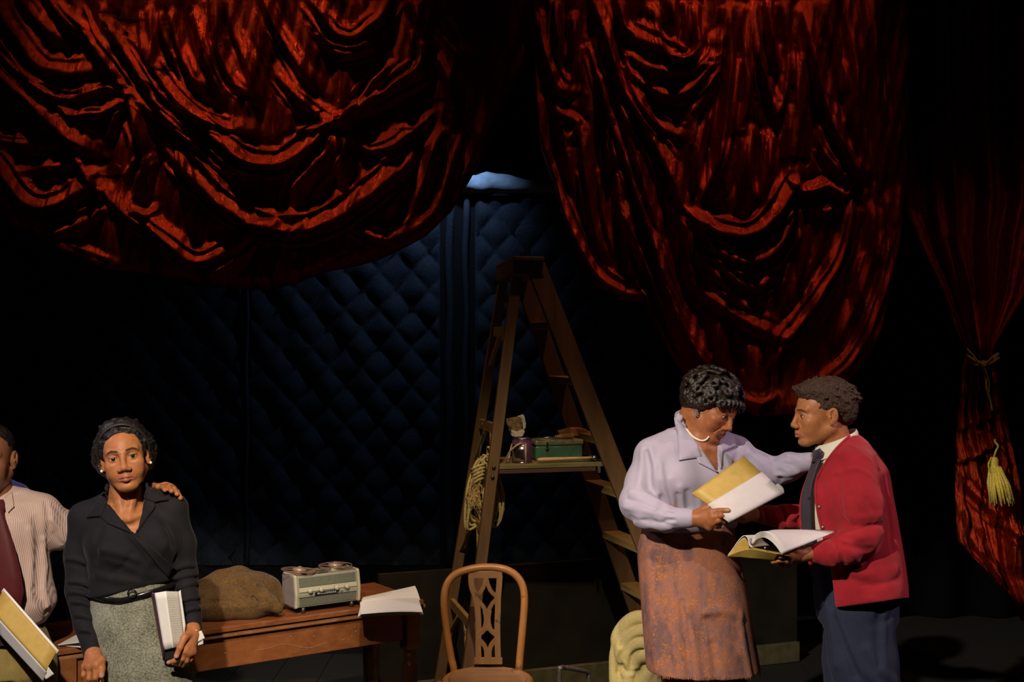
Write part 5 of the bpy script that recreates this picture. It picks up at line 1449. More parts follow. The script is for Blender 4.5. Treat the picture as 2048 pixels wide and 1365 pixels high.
# hair drawn back under a band
F = Field(*BX(150, 832, 318, 1000, 3.98, 4.42), .0032)
F.ell(hA.p(0, .020, .040), (.083, .099, .086), .01, hA.R)
F.ell(hA.p(0, .085, .020), (.088, .070, .080), .05, hA.R); F.ell(hA.p(-.045, .08, -.005), (.06, .055, .06), .05, hA.R); F.ell(hA.p(.04, .08, -.005), (.055, .055, .06), .05, hA.R)
F.ell(hA.p(0, .02, .095), (.065, .06, .030), .03, hA.R)
nz3 = noise3(5); F.disp(lambda X, Y, Z: .0035 * nz3(X, Y, Z, (60, 60, 60)) + .003 * nz3(X, Y, Z, (150, 150, 150)))
F.ell(hA.p(0, -.106, -.020), (.084, .095, .113), .004, hA.R, 'sub'); 
for s in (-1, 1): F.ell(hA.p(s * .088, .006, -.020), (.034, .040, .046), .004, hA.R, 'sub')
F.plane(hA.p(0, 0, -.085), hA.R @ np.array([0, 0, -1.0]), .02)
v, f = F.mesh(); obj_from('hair', relax(v, f, 1, .4), f, M['hair_black'], yw)
st = MB(); rg = random.Random(2)
for k in range(170):
    t = rg.uniform(-1.9, 1.9); el = rg.uniform(-.2, 1)
    base = np.array([math.sin(t) * .082, .060 + rg.gauss(0, .03), .02 + math.cos(t) * .072])
    d = np.array([math.sin(t) + rg.gauss(0, .4), .3 + rg.gauss(0, .3), math.cos(t) * .8 + rg.gauss(0, .4)]); d /= np.linalg.norm(d)
    ln = rg.uniform(.012, .034)
    q0, q1, q2 = [hA.p(*(base + d * ln * a + np.array([rg.gauss(0, .004), 0, rg.gauss(0, .004) - .01 * a * a]))) for a in (0, .5, 1)]
    st.tube([q0, q1, q2], [.0012, .001, .0005], 4)
tag(st.build('flyaway_hair', M['hair_black'], yw), kind='stuff')
hb_ = [Vector(hA.p(.0865 * math.sin(t), -.006 - .046 * math.cos(t), .018 + .0955 * math.cos(t))) for t in np.linspace(-1.95, 1.95, 40)]
MB().tube(hb_, .0042, 8, flat=2.2, ref=hA.R @ np.array([0, 1.0, .3])).build('hairband', M['hairband'], yw, smooth=True)
for s in (-1, 1):
    c = hA.p(s * .083, .006, -.036)
    MB().lathe([(.0005, -.005), (.0036, -.0036), (.005, 0), (.0036, .0036), (.0005, .005)], c, n=12).build('earring', M['pearl'], yw, smooth=True)
# watch
M['gold'] = plain('pale_gold', (0.75, 0.62, 0.34), 0.25, 1.0)
wc = np.array(p3(386, 1262, 4.055))
MB().tube([Vector(wc + np.array([math.cos(t) * .029, math.sin(t) * .027, -.004 * math.cos(t) - .006 * math.sin(t)])) for t in np.linspace(0, 2 * math.pi, 28, endpoint=False)], .003, 6, closed=True, flat=1.8).build('watch_strap', M['gold'], yw, smooth=True)
MB().box(Vector(wc) + Vector((.012, -.029, .004)), .016, .006, .013, ax=(.95, .3, -.1), ay=(-.3, .95, 0), az=(.1, 0, 1)).build('watch_face', M['pearl'], yw, bevel=.002)

# the tool handle in her closed hand and the book in the other
st_ = empty('hand_tool', p3(205, 1365, 3.99), 'pale wooden tool handle gripped in the fist of the woman in black', 'tool')
MB().tube([Vector(p3(191, 1336, 4.025)), Vector(p3(200, 1360, 4.01)), Vector(p3(214, 1420, 3.97)), Vector(p3(224, 1470, 3.94))], [.010, .012, .013, .012], 12, flat=.8).build('shaft', wood('honey_wood_handle', (.50, .26, .09), (.66, .38, .15), (30, 30, 4), .4), st_, smooth=True)
bo = empty('held_book', p3(345, 1290, 3.99), 'open script with dark cover held at the side of the woman in black', 'script')
def printed(name):
    m, nt, b = new_mat(name)
    t = nt.nodes.new('ShaderNodeTexCoord'); sp = nt.nodes.new('ShaderNodeSeparateXYZ'); nt.links.new(t.outputs['Object'], sp.inputs[0])
    mu = N(nt, 'ShaderNodeMath', operation='MULTIPLY'); nt.links.new(sp.outputs[2], mu.inputs[0]); mu.inputs[1].default_value = 2 * math.pi / .0075
    sn = N(nt, 'ShaderNodeMath', operation='SINE'); nt.links.new(mu.outputs[0], sn.inputs[0])
    no = N(nt, 'ShaderNodeTexNoise', Scale=220.0); nt.links.new(t.outputs['Object'], no.inputs['Vector'])
    a = N(nt, 'ShaderNodeMath', operation='MULTIPLY_ADD'); nt.links.new(sn.outputs[0], a.inputs[0]); a.inputs[1].default_value = .25; nt.links.new(no.outputs[0], a.inputs[2])
    r = ramp(nt, [(.35, (.40, .37, .34)), (.75, (.52, .49, .46))], a.outputs[0]); nt.links.new(r.outputs[0], b.inputs['Base Color']); b.inputs['Roughness'].default_value = .8
    return m
M['print'] = printed('typewritten_page')
Q = lambda c, D: [Vector(p3(x, y, d)) for (x, y), d in zip(c, D)]
def quad_sheet(c, D, nm, mt, par, t=.002, curl=None):
    a, b, c_, d = Q(c, D); return MB().sheet(patch(a, b, c_, d, 6, 8, curl), t).build(nm, mt, par, smooth=True)
quad_sheet([(309, 1187), (332, 1183), (347, 1296), (328, 1301)], (3.985, 3.97, 3.965, 3.975), 'page_margin', M['paper'], bo)
quad_sheet([(332, 1183), (357, 1184), (370, 1294), (347, 1296)], (3.97, 3.985, 3.985, 3.965), 'printed_page', M['print'], bo)
quad_sheet([(356, 1185), (361, 1181), (371, 1250), (366, 1292)], (3.99, 3.985, 3.995, 3.995), 'page_edge', M['paper'], bo)
for k in range(3):
    quad_sheet([(307 - k, 1187), (357, 1184), (369, 1295 + k * 2), (327 - k, 1302 + k * 2)], (3.992 + .004 * k,) * 4, 'page_block', M['paper_edge'], bo, .003)
quad_sheet([(303, 1190), (360, 1184), (374, 1312), (328, 1322)], (4.008, 4.01, 4.012, 4.008), 'cover', plain('dark_navy_cover', (.018, .018, .032), .45), bo, .004)
quad_sheet([(303, 1190), (309, 1186), (329, 1302), (327, 1322)], (4.012, 3.984, 3.978, 4.006), 'spine', plain('plum_spine', (.07, .02, .04), .5), bo, .003)
quad_sheet([(328, 1304), (358, 1298), (362, 1316), (330, 1322)], (3.99, 3.985, 4.004, 4.004), 'tail_board', plain('dark_navy_board', (.03, .028, .04), .5), bo, .003)
quad_sheet([(385, 1270), (403, 1262), (410, 1277), (392, 1287)], (4.03, 4.035, 4.04, 4.03), 'loose_sheet', M['paper'], bo, .002)
quad_sheet([(384, 1284), (406, 1280), (407, 1289), (388, 1294)], (4.035, 4.04, 4.045, 4.035), 'loose_sheet', M['paper'], bo, .002)
# ---------------------------------------------------------------- the woman in the lilac blouse
pw = empty('person', (W(1385, 1000, 4.8).x, 4.8, 0), 'woman in lilac blouse and rust tweed skirt leaning toward the young man', 'person')
SK_B = (.36, .130, .055)
M['skin_b'] = skin_mat('skin_b')
hB = Head(p3(1424, 816, 4.80), 47, 26, 12, 1.02, 1.06)
F = Field(*BX(1330, 735, 1490, 960, 4.55, 5.05), .0024)
F.loft([(W(0, y, 4.8).z, W(x, 0, 4.8).x, 4.82, a * .001975, b) for y, x, a, b in ((965, 1384, 70, .115), (925, 1386, 68, .105), (895, 1389, 54, .085), (880, 1390, 42, .07))], .02)
F.cone(hB.p(0, .022, -.045), p3(1389, 893, 4.825), .058, .068, .03)
F.cone(hB.p(-.01, .055, -.035), p3(1374, 882, 4.84), .055, .06, .03)
F.cone(hB.p(-.045, .03, -.055), p3(1404, 903, 4.745), .014, .012, .03)
head_field(F, hB, nose=1.12, lip=.95, jaw=1.08, cheek=1.22, frown=1.5, lid=.15, gaze=.3)
for s in (-1, 1): F.ridge([hB.p(s * .020, -.094, -.036), hB.p(s * .030, -.082, -.056), hB.p(s * .033, -.074, -.068)], .005, -.0045)   # smile lines
F.ridge([hB.p(-.008, -.092, .024), hB.p(-.006, -.094, .034)], .004, -.003)
vB, fB = F.mesh(); cB = head_tint(hB, vB, SK_B, (.22, .075, .055), (.030, .017, .010), .003, .9, .28)
bodyB = [(vB, fB)]
# near hand holding the script, back of the hand to the house
F = Field(*BX(1365, 985, 1480, 1085, 4.35, 4.7), .0026)
F.cone(p3(1376, 1036, 4.555), p3(1388, 1037, 4.545), .032, .030, .012)
kn = [p3(1424, 1024, 4.505), p3(1427, 1035, 4.495), p3(1425, 1045, 4.50), p3(1419, 1054, 4.515)]
hand_field(F, p3(1388, 1037, 4.545), kn, .0145, [
    ([p3(1440, 1022, 4.488), p3(1456, 1021, 4.482)], .0100), ([p3(1441, 1032, 4.478), p3(1452, 1036, 4.492), p3(1446, 1040, 4.515)], .0102),
    ([p3(1437, 1042, 4.482), p3(1446, 1046, 4.50), p3(1440, 1049, 4.52)], .0098), ([p3(1430, 1052, 4.50), p3(1439, 1054, 4.515), p3(1434, 1056, 4.53)], .0086)],
    ([p3(1408, 1019, 4.535), p3(1422, 1012, 4.53), p3(1436, 1010, 4.53)], .0115), .030)
bodyB.append(F.mesh())
# far hand laid on the young man's shoulder
F = Field(*BX(1595, 880, 1690, 970, 4.55, 5.0), .0028)
F.cone(p3(1608, 926, 4.775), p3(1626, 922, 4.755), .031, .029, .012)
kn = [p3(1652, 912, 4.735), p3(1655, 918, 4.75), p3(1654, 924, 4.765), p3(1650, 929, 4.78)]
hand_field(F, p3(1622, 923, 4.757), kn, .0135, [([p3(1668, 910, 4.735), p3(1680, 916, 4.74)], .0095), ([p3(1672, 917, 4.752), p3(1684, 924, 4.755)], .0098), ([p3(1670, 924, 4.77), p3(1682, 931, 4.77)], .0094), ([p3(1664, 931, 4.785), p3(1674, 938, 4.785)], .0082)],
    ([p3(1634, 910, 4.735), p3(1640, 916, 4.715)], .0110), .028)
bodyB.append(F.mesh())
F = Field(*BX(1230, 870, 1640, 1420, 4.4, 5.2), .012)
F.loft([(W(0, y, 4.8).z, W(x, 0, 4.8).x, 4.83, a * .001975, b) for y, x, a, b in ((905, 1386, 62, .085), (950, 1380, 72, .12), (1040, 1380, 76, .12), (1120, 1376, 86, .13), (1200, 1385, 90, .14))], .02)
for s in (-1, 1): F.cone(p3(1395 + s * 44, 1200, 4.83), p3(1402 + s * 46, 1395, 4.83), .09, .06, .02)
F.chain([p3(1302, 925, 4.8), p3(1268, 1010, 4.70), p3(1376, 1036, 4.555)], [.05, .04, .03], .02); F.chain([p3(1474, 916, 4.885), p3(1556, 944, 4.855), p3(1608, 926, 4.78)], [.034, .030, .026], .02)
bodyB.append(F.mesh())
legs('shoe', M['shoe'], pw, bodyB, [p3(1350, 1385, 4.83), p3(1450, 1385, 4.83)], [np.array([W(1355, 0, 4.83).x, 4.85, .09]), np.array([W(1450, 0, 4.83).x, 4.85, .09])], .062, toe=(.7, -.7))
v, f = join(bodyB); col = np.tile(np.array(SK_B), (len(v), 1)); col[:len(vB)] = cB
for (q, r) in ((p3(1456, 1021, 4.472), .011),):
    m = np.clip(1.4 - np.linalg.norm(v - q, axis=1) / r, 0, 1)[:, None]; col = col * (1 - m * .7) + np.array((.55, .36, .20)) * m * .7
obj_from('body', v, f, M['skin_b'], pw, colors=col); bvB = bvh_of(vB, fB)
add_eyes(hB, pw, (.3, -.1))

M['lilac'] = cloth('lilac_blouse', (0.40, 0.365, 0.50), .55, .3, 1000, .06, .05)
F = Field(*BX(1215, 838, 1640, 1085, 4.38, 5.15), .0050)
L2 = lambda rows, D: [(W(0, y, D).z, W(x, 0, D).x, D + dy, a * D / FPX, b) for y, x, a, b, dy in rows]
F.loft(L2(((868, 1388, 44, .075, .03), (885, 1388, 76, .10, .03), (910, 1384, 96, .135, .02), (945, 1380, 100, .155, 0), (985, 1378, 98, .158, 0), (1020, 1378, 98, .150, 0), (1048, 1380, 100, .155, 0), (1064, 1380, 97, .150, 0)), 4.82), .0, yaw=22)
F.cone(p3(1362, 872, 4.83), p3(1304, 908, 4.80), .045, .066, .04); F.cone(p3(1420, 872, 4.86), p3(1474, 900, 4.88), .04, .055, .04)
F.ell(p3(1352, 955, 4.70), (.085, .075, .085), .06); F.ell(p3(1432, 955, 4.74), (.075, .075, .085), .06)
bv0 = bvh_of(*F.mesh())
for pts, w, a in (([(1318, 930), (1322, 960), (1330, 1010), (1336, 1040)], .016, -.016), ([(1338, 960), (1345, 1000), (1350, 1040)], .014, .010), ([(1360, 975), (1364, 1010), (1368, 1040)], .012, .008), ([(1330, 985), (1338, 1020)], .010, -.010), ([(1375, 985), (1378, 1015)], .012, -.008), ([(1356, 990), (1359, 1030)], .010, -.009),
                  ([(1420, 880), (1440, 905), (1450, 930)], .014, -.008), ([(1470, 880), (1478, 910), (1476, 940)], .014, -.010), ([(1400, 1000), (1402, 1030)], .012, .006)):
    F.ridge([on_skin(bv0, x, y, 0.0, 4.66) for x, y in pts], w, a)
F.plane((0, 0, W(0, 1060, 4.8).z), (0, 0, -1), .03)
# full sleeves: near one bent at the elbow, gathered into a cuff; far one reaching out
F.chain([p3(1304, 918, 4.80), p3(1290, 965, 4.775), p3(1276, 1006, 4.72)], [.070, .072, .070], .03)
F.chain([p3(1276, 1006, 4.72), p3(1300, 1030, 4.65), p3(1332, 1038, 4.59), p3(1352, 1038, 4.568)], [.070, .060, .050, .038], .02)
F.chain([p3(1474, 908, 4.88), p3(1516, 934, 4.87), p3(1556, 944, 4.85)], [.055, .055, .052], .03)
F.chain([p3(1556, 942, 4.85), p3(1580, 934, 4.82), p3(1598, 928, 4.79)], [.054, .055, .042], .02)
bv0 = bvh_of(*F.mesh())
for pts, w, a in (([(1262, 985), (1290, 990), (1318, 1005), (1330, 1012)], .011, .016), ([(1256, 1000), (1285, 1008), (1310, 1020)], .009, -.010), ([(1250, 1015), (1290, 1022), (1325, 1030)], .010, .010), ([(1262, 1036), (1300, 1042), (1335, 1046)], .009, -.008), ([(1270, 1048), (1310, 1055), (1340, 1056)], .010, .008),
                  ([(1300, 900), (1312, 940), (1318, 985)], .014, .012), ([(1284, 900), (1282, 940), (1276, 980)], .014, .008), ([(1294, 905), (1298, 940), (1298, 975)], .012, -.010), ([(1335, 1020), (1348, 1024)], .006, .008), ([(1333, 1034), (1349, 1035)], .006, .008), ([(1335, 1046), (1349, 1046)], .006, .008), ([(1333, 1027), (1349, 1029)], .005, -.008), ([(1333, 1040), (1349, 1041)], .005, -.008),
                  ([(1500, 905), (1530, 930), (1540, 960)], .011, .012), ([(1518, 912), (1548, 925), (1580, 945)], .010, .012), ([(1540, 915), (1560, 935), (1562, 965)], .010, -.010), ([(1548, 905), (1580, 912), (1598, 920)], .010, .010), ([(1555, 950), (1580, 950), (1596, 945)], .009, .010), ([(1560, 928), (1590, 932)], .008, -.010), ([(1570, 968), (1595, 958)], .008, -.008), ([(1488, 920), (1510, 950)], .012, -.008)):
    F.ridge([on_skin(bv0, x, y, 0.0, 4.66) for x, y in pts], w, a)
nzb = noise3(11); F.disp(lambda X, Y, Z: .0020 * nzb(X, Y, Z, (18, 12, 12)))
F.chain([p3(1357, 1037, 4.568), p3(1378, 1037, 4.552)], [.040, .037], .004)
F.chain([p3(1601, 927, 4.785), p3(1620, 924, 4.762)], [.040, .037], .004)
wedge(F, [(1360, 800), (1362, 838), (1434, 944), (1444, 940), (1434, 872), (1432, 800)], 4.84, .003, .002)
v, f = F.mesh(); v = relax(v, f, 1, .4); obj_from('blouse', v, f, M['lilac'], pw); bvL = bvh_of(v, f)
flap(bvL, [(1360, 826), (1366, 842), (1394, 884), (1352, 838)], 'collar', M['lilac'], pw, .012, .004, D=4.74)
flap(bvL, [(1352, 836), (1394, 884), (1404, 914), (1358, 921)], 'collar', M['lilac'], pw, .011, .005, D=4.72)
flap(bvL, [(1392, 880), (1436, 946), (1398, 926), (1390, 908)], 'lapel', M['lilac'], pw, .009, .005, D=4.70)
flap(bvL, [(1432, 872), (1446, 858), (1474, 892), (1442, 906)], 'collar', M['lilac'], pw, .010, .005, D=4.74)
flap(bvL, [(1433, 880), (1446, 902), (1442, 938), (1432, 918)], 'lapel', M['lilac'], pw, .008, .005, D=4.72)
MB().tube(smooth_path([p3(1363, 838, 4.76), p3(1352, 832, 4.84), p3(1368, 826, 4.90), p3(1400, 830, 4.93)], 6), .006, 8, flat=2.4).build('collar_stand', M['lilac'], pw, smooth=True)
# tweed skirt
def slub_tweed(name):
    m, nt, b = new_mat(name)
    t = nt.nodes.new('ShaderNodeTexCoord')
    def tex(scale, s, d=4.0):
        mp = nt.nodes.new('ShaderNodeMapping'); mp.inputs['Scale'].default_value = scale; nt.links.new(t.outputs['Object'], mp.inputs[0])
        n = N(nt, 'ShaderNodeTexNoise', Scale=s, Detail=d, Roughness=.65); nt.links.new(mp.outputs[0], n.inputs['Vector']); return n.outputs[0]
    warp, weft, big = tex((1, 1, .3), 300), tex((.42, .42, 1), 300), tex((1.6, 1.6, .7), 9.0, 3)
    base = ramp(nt, [(.38, (.20, .115, .115)), (.5, (.33, .155, .125)), (.66, (.42, .17, .10))], big)
    fl = ramp(nt, [(.50, (0, 0, 0)), (.58, (1, 1, 1))], weft); fw = ramp(nt, [(.56, (0, 0, 0)), (.66, (1, 1, 1))], warp)
    m1 = N(nt, 'ShaderNodeMix', data_type='RGBA'); nt.links.new(fw.outputs[0], m1.inputs[0]); nt.links.new(base.outputs[0], m1.inputs[6]); m1.inputs[7].default_value = (.20, .135, .15, 1)
    spot_ = tex((1, 1, .6), 34, 5); k = ramp(nt, [(.47, (0, 0, 0)), (.56, (1, 1, 1))], spot_)
    mul = N(nt, 'ShaderNodeMath', operation='MULTIPLY'); nt.links.new(fl.outputs[0], mul.inputs[0]); nt.links.new(k.outputs[0], mul.inputs[1])
    m2 = N(nt, 'ShaderNodeMix', data_type='RGBA'); nt.links.new(mul.outputs[0], m2.inputs[0]); nt.links.new(m1.outputs[2], m2.inputs[6]); m2.inputs[7].default_value = (.62, .205, .05, 1)
    nt.links.new(m2.outputs[2], b.inputs['Base Color']); b.inputs['Roughness'].default_value = .95; b.inputs['Specular IOR Level'].default_value = .1
    ad = N(nt, 'ShaderNodeMath', operation='ADD'); nt.links.new(warp, ad.inputs[0]); nt.links.new(weft, ad.inputs[1])
    add_bump(nt, b, ad.outputs[0], .5, .003)
    return m
M['tweed'] = slub_tweed('rust_mauve_tweed')
F = Field(*BX(1255, 1025, 1545, 1375, 4.55, 5.12), .0052)
rows = []
for y, x0, x1, b in ((1032, 1292, 1466, .150), (1060, 1284, 1470, .152), (1100, 1275, 1477, .158), (1150, 1277, 1487, .165), (1200, 1281, 1497, .172), (1260, 1285, 1506, .180), (1310, 1289, 1515, .185), (1362, 1293, 1524, .19)):
    rows.append((y, (x0 + x1) / 2, (x1 - x0) / 2 * .985, b, 0))
F.loft(L2(rows, 4.83), .0, power=2.3)
bv0 = bvh_of(*F.mesh()); S_ = lambda pts, w, a: F.ridge([on_skin(bv0, x, y, 0.0, 4.68) for x, y in pts], w, a)
S_([(1363, 1206), (1368, 1250), (1374, 1300), (1379, 1360)], .010, -.016); S_([(1374, 1215), (1384, 1260), (1392, 1310), (1396, 1360)], .014, .010)
S_([(1445, 1085), (1465, 1120), (1485, 1150)], .018, -.010); S_([(1410, 1225), (1440, 1222), (1480, 1232)], .016, .012); S_([(1415, 1245), (1445, 1270), (1470, 1290)], .025, -.010)
S_([(1340, 1075), (1352, 1130), (1358, 1190)], .02, -.006); S_([(1300, 1100), (1305, 1200), (1315, 1340)], .025, .008); S_([(1330, 1150), (1335, 1250), (1340, 1350)], .02, -.008); S_([(1480, 1240), (1490, 1300), (1500, 1355)], .014, .010); S_([(1425, 1290), (1430, 1330), (1432, 1360)], .014, -.010)
nzs = noise3(21); F.disp(lambda X, Y, Z: .003 * nzs(X, Y, Z, (8, 8, 2)))
F.plane((0, 0, W(0, 1358, 4.68).z), (0, 0, -1), .0)
v, f = F.mesh(); obj_from('skirt', relax(v, f, 1, .4), f, M['tweed'], pw); bvK = bvh_of(v, f)
fg = MB(); rg = random.Random(9)
for k in range(260):      # loose threads along the hem and the side edge
    u = rg.random()
    if k < 130:
        y = 1090 + 270 * u; x = np.interp(y, [1100, 1150, 1200, 1260, 1310, 1362], [1475, 1485, 1495, 1504, 1513, 1522]) - 1
        c = p3(x, y, 4.84); d = np.array([rg.uniform(.004, .010), rg.gauss(0, .004), rg.gauss(0, .004)])
    else:
        x = 1316 + 190 * u; c = np.array(on_skin(bvK, x, 1354, .0, 4.82)); d = np.array([rg.gauss(0, .003), rg.gauss(0, .003), -rg.uniform(.004, .011)])
    fg.tube([Vector(c), Vector(c + d * .6), Vector(c + d + np.array([0, 0, -.002]))], [.0012, .001, .0005], 4)
tag(fg.build('fringe_threads', M['tweed'], pw), kind='stuff')
# curled hair
F = Field(*BX(1335, 720, 1505, 850, 4.55, 5.05), .0032)
F.ell(hB.p(0, .030, .044), (.098, .114, .094), .01, hB.R); F.ell(hB.p(0, .075, .0), (.092, .064, .066), .03, hB.R)
for s in (-1, 1): F.ell(hB.p(s * .082, .030, .006), (.014, .055, .034), .02, hB.R)
rg = random.Random(6)
for k in range(260):
    a, z = rg.uniform(0, 2 * math.pi), rg.uniform(-.6, 1)
    r_ = math.sqrt(max(0, 1 - z * z)); n_ = np.array([r_ * math.sin(a), -r_ * math.cos(a), z])
    if n_[1] < -.55 and z < .45: continue
    base = np.array([0, .026, .044]) + n_ * np.array([.102, .118, .097])
    if base[2] < .0 and base[1] < .0: continue
    c = hB.p(*base); u = np.cross(n_, [.3, .5, .8]); u /= np.linalg.norm(u) + 1e-9; w_ = np.cross(n_, u)
    rad = rg.uniform(.008, .014); tilt = rg.uniform(-.5, .5); ph = rg.uniform(0, 6.28)
    pts = []
    for i in range(9):
        t = ph + i / 8 * 5.2
        q = (u * math.cos(t) + w_ * math.sin(t)) * rad + n_ * (.004 * math.sin(t + tilt) + .004 + .004 * i / 8)
        pts.append(c + hB.R @ q)
    F.chain(pts, [.0052 + .0012 * math.sin(i * .4) for i in range(9)], .0025)
# rolled fringe over the brow
for k in range(9):
    x = -.075 + .150 * k / 8
    c0 = np.array([x, -.070 - .022 * (1 - (x / .08) ** 2), .056 - .02 * (x / .08) ** 2])
    pts = [hB.p(*(c0 + np.array([.006 * math.sin(t), -.012 * math.cos(t) + .004, .013 * math.sin(t) + .004]))) for t in np.linspace(0, 5.0, 8)]
    F.chain(pts, [.0068] * 8, .004)
F.ell(hB.p(0, -.118, -.030), (.066, .075, .080), .003, hB.R, 'sub')
for s in (-1, 1): F.ell(hB.p(s * .092, -.020, -.050), (.04, .040, .030), .003, hB.R, 'sub')
nzh = noise3(15); F.disp(lambda X, Y, Z: .0010 * nzh(X, Y, Z, (160, 160, 160)))
v, f = F.mesh(); M['hair_gloss'] = plain('glossy_black_hair', (0.018, 0.012, 0.009), 0.3, spec=0.6, noise=0.5, nscale=220, bump=0.4)
obj_from('hair', v, f, M['hair_gloss'], pw)
# earrings and pearl necklace
M['crystal'] = plain('crystal_earring', (0.72, 0.68, 0.74), 0.12, 0.8)
for s in (-1, 1):
    er = None; c0 = hB.p(s * .086, .004, -.034)
    m = MB()
    for k in range(11):
        t = 2 * math.pi * k / 11; q = c0 + np.array([.0075 * math.cos(t), -.006, .011 * math.sin(t) - .004])
        m.lathe([(.0004, -.0028), (.0024, -.0016), (.0028, 0), (.0024, .0016), (.0004, .0028)], q, n=8)
    m.lathe([(.0004, -.004), (.0034, -.002), (.004, 0), (.0034, .002), (.0004, .004)], c0 + np.array([0, -.009, -.003]), n=10)
    m.build('earring', M['crystal'], pw, smooth=True)
nk = [(1366, 849), (1382, 870), (1394, 879), (1404, 882), (1412, 880), (1418, 874)]
npt = smooth_path([on_skin(bvB, x, y, .004, 4.74) for x, y in nk], 7)
MB().tube(npt, .0040, 8).build('necklace', M['pearl'], pw, smooth=True)

# ---- her script: white pages folded over, mustard inside cover
s1 = empty('held_script', p3(1470, 980, 4.50), 'mustard covered script held up in front of the woman in lilac', 'script')
quad_sheet([(1383, 988), (1487, 913), (1524, 947), (1420, 1012)], (4.56, 4.60, 4.555, 4.515), 'cover', M['yellow'], s1, .003)
quad_sheet([(1385, 990), (1489, 915), (1525, 948), (1421, 1013)], (4.567, 4.607, 4.562, 4.522), 'cover_back', M['paper'], s1, .003)
def roll_page(u, v): return (0, 0, 0)
N0, N1 = [(1415, 1010, 4.507), (1430, 1022, 4.490), (1443, 1034, 4.478), (1454, 1043, 4.472), (1457, 1046, 4.478), (1453, 1041, 4.49), (1440, 1031, 4.503)], [(1524, 944, 4.548), (1537, 957, 4.535), (1550, 970, 4.522), (1563, 982, 4.512), (1568, 987, 4.520), (1566, 976, 4.535), (1556, 968, 4.545)]
A_, B_ = smooth_path([p3(*q) for q in N0], 4), smooth_path([p3(*q) for q in N1], 4)
MB().sheet([[a.lerp(b, i / 8) for i in range(9)] for a, b in zip(A_, B_)], .003).build('page_block', plain('grey_white_paper', (.66, .62, .64), .7, noise=.03), s1, smooth=True)
# ---------------------------------------------------------------- the young man in the red cardigan
by = empty('person', (W(1705, 1000, 4.55).x, 4.55, 0), 'young man in red cardigan and dark tie reading from an open script', 'person')
SK_C = (.42, .165, .066)
M['skin_c'] = skin_mat('skin_c')
def slit(F, rows, ymax, k=.003, scale=.0018):
    """open a garment between two traced edges (y, left, right)"""
    X, Y, Z = np.meshgrid(*F.ax, indexing='ij', sparse=True)
    px, py = px_of(X, Y, Z)
    ys = [r[0] for r in rows]
    xl = np.interp(py, ys, [r[1] for r in rows]); xr = np.interp(py, ys, [r[2] for r in rows])
    d = np.maximum(np.maximum(xl - px, px - xr), np.maximum(ys[0] - py, py - ys[-1])) * scale
    d = np.maximum(d, Y - ymax)
    F._op((slice(None),) * 3, d.astype(np.float32), k, 'sub'); return F
hC = Head(p3(1644, 828, 4.55), -87, 4, 0, 1.02, .98)
F = Field(*BX(1570, 752, 1735, 930, 4.38, 4.74), .0023)
F.cone(hC.p(0, .030, -.045), p3(1676, 908, 4.56), .056, .062, .03)
F.cone(hC.p(-.045, .035, -.05), p3(1658, 905, 4.525), .012, .010, .03)
head_field(F, hC, nose=1.12, lip=1.2, jaw=1.0, cheek=.98, frown=1.3, lid=.7, chin=1.12)
vC, fC = F.mesh(); cC = head_tint(hC, vC, SK_C, (.42, .14, .09), (.030, .017, .010), -.003, .9, .05)
Lc = hC.loc(vC)     # short growth along the hairline and sideburn
bodyC = [(vC, fC)]
F = Field(*BX(1520, 1080, 1640, 1150, 4.12, 4.42), .0026)      # near hand under the script
F.cone(p3(1618, 1108, 4.325), p3(1602, 1110, 4.315), .027, .026, .012)
kn = [p3(1578, 1112, 4.262), p3(1574, 1119, 4.272), p3(1573, 1124, 4.29), p3(1576, 1127, 4.305)]
hand_field(F, p3(1602, 1111, 4.315), kn, .0135, [
    ([p3(1560, 1113, 4.245), p3(1545, 1112, 4.25), p3(1538, 1110, 4.262)], .0092), ([p3(1558, 1122, 4.26), p3(1546, 1124, 4.28), p3(1544, 1119, 4.30)], .0096),
    ([p3(1560, 1128, 4.285), p3(1551, 1128, 4.31), p3(1550, 1122, 4.325)], .0092), ([p3(1566, 1131, 4.305), p3(1560, 1130, 4.325), p3(1558, 1124, 4.335)], .0080)],
    ([p3(1588, 1100, 4.275), p3(1574, 1098, 4.245), p3(1564, 1100, 4.232)], .0105))
bodyC.append(F.mesh())
F = Field(*BX(1450, 990, 1530, 1060, 4.48, 4.75), .0028)      # far hand, behind the other script
F.cone(p3(1518, 1030, 4.64), p3(1505, 1029, 4.63), .026, .025, .012)
kn = [p3(1484, 1024, 4.60), p3(1482, 1030, 4.59), p3(1484, 1036, 4.595), p3(1488, 1040, 4.605)]
hand_field(F, p3(1505, 1029, 4.63), kn, .013, [([p3(1470, 1020, 4.585), p3(1458, 1020, 4.58)], .009), ([p3(1468, 1028, 4.575), p3(1458, 1030, 4.58)], .0095), ([p3(1472, 1036, 4.58), p3(1464, 1038, 4.59)], .009), ([p3(1478, 1041, 4.595), p3(1471, 1042, 4.60)], .008)],
    ([p3(1494, 1016, 4.605), p3(1482, 1012, 4.575)], .010))
bodyC.append(F.mesh())
F = Field(*BX(1480, 880, 1840, 1250, 4.25, 4.85), .012)
F.loft([(W(0, y, 4.55).z, W(x, 0, 4.55).x, 4.56, a * .00187, b) for y, x, a, b in ((905, 1690, 36, .10), (960, 1694, 58, .14), (1060, 1698, 60, .14), (1180, 1712, 60, .14))], .02)
F.chain([p3(1720, 950, 4.42), p3(1728, 1080, 4.37), p3(1620, 1108, 4.325)], [.04, .035, .026], .02); F.chain([p3(1685, 955, 4.70), p3(1625, 1038, 4.712), p3(1520, 1030, 4.645)], [.03, .028, .022], .02)
bodyC.append(F.mesh())
v, f = join(bodyC); col = np.tile(np.array(SK_C), (len(v), 1)); col[:len(vC)] = cC
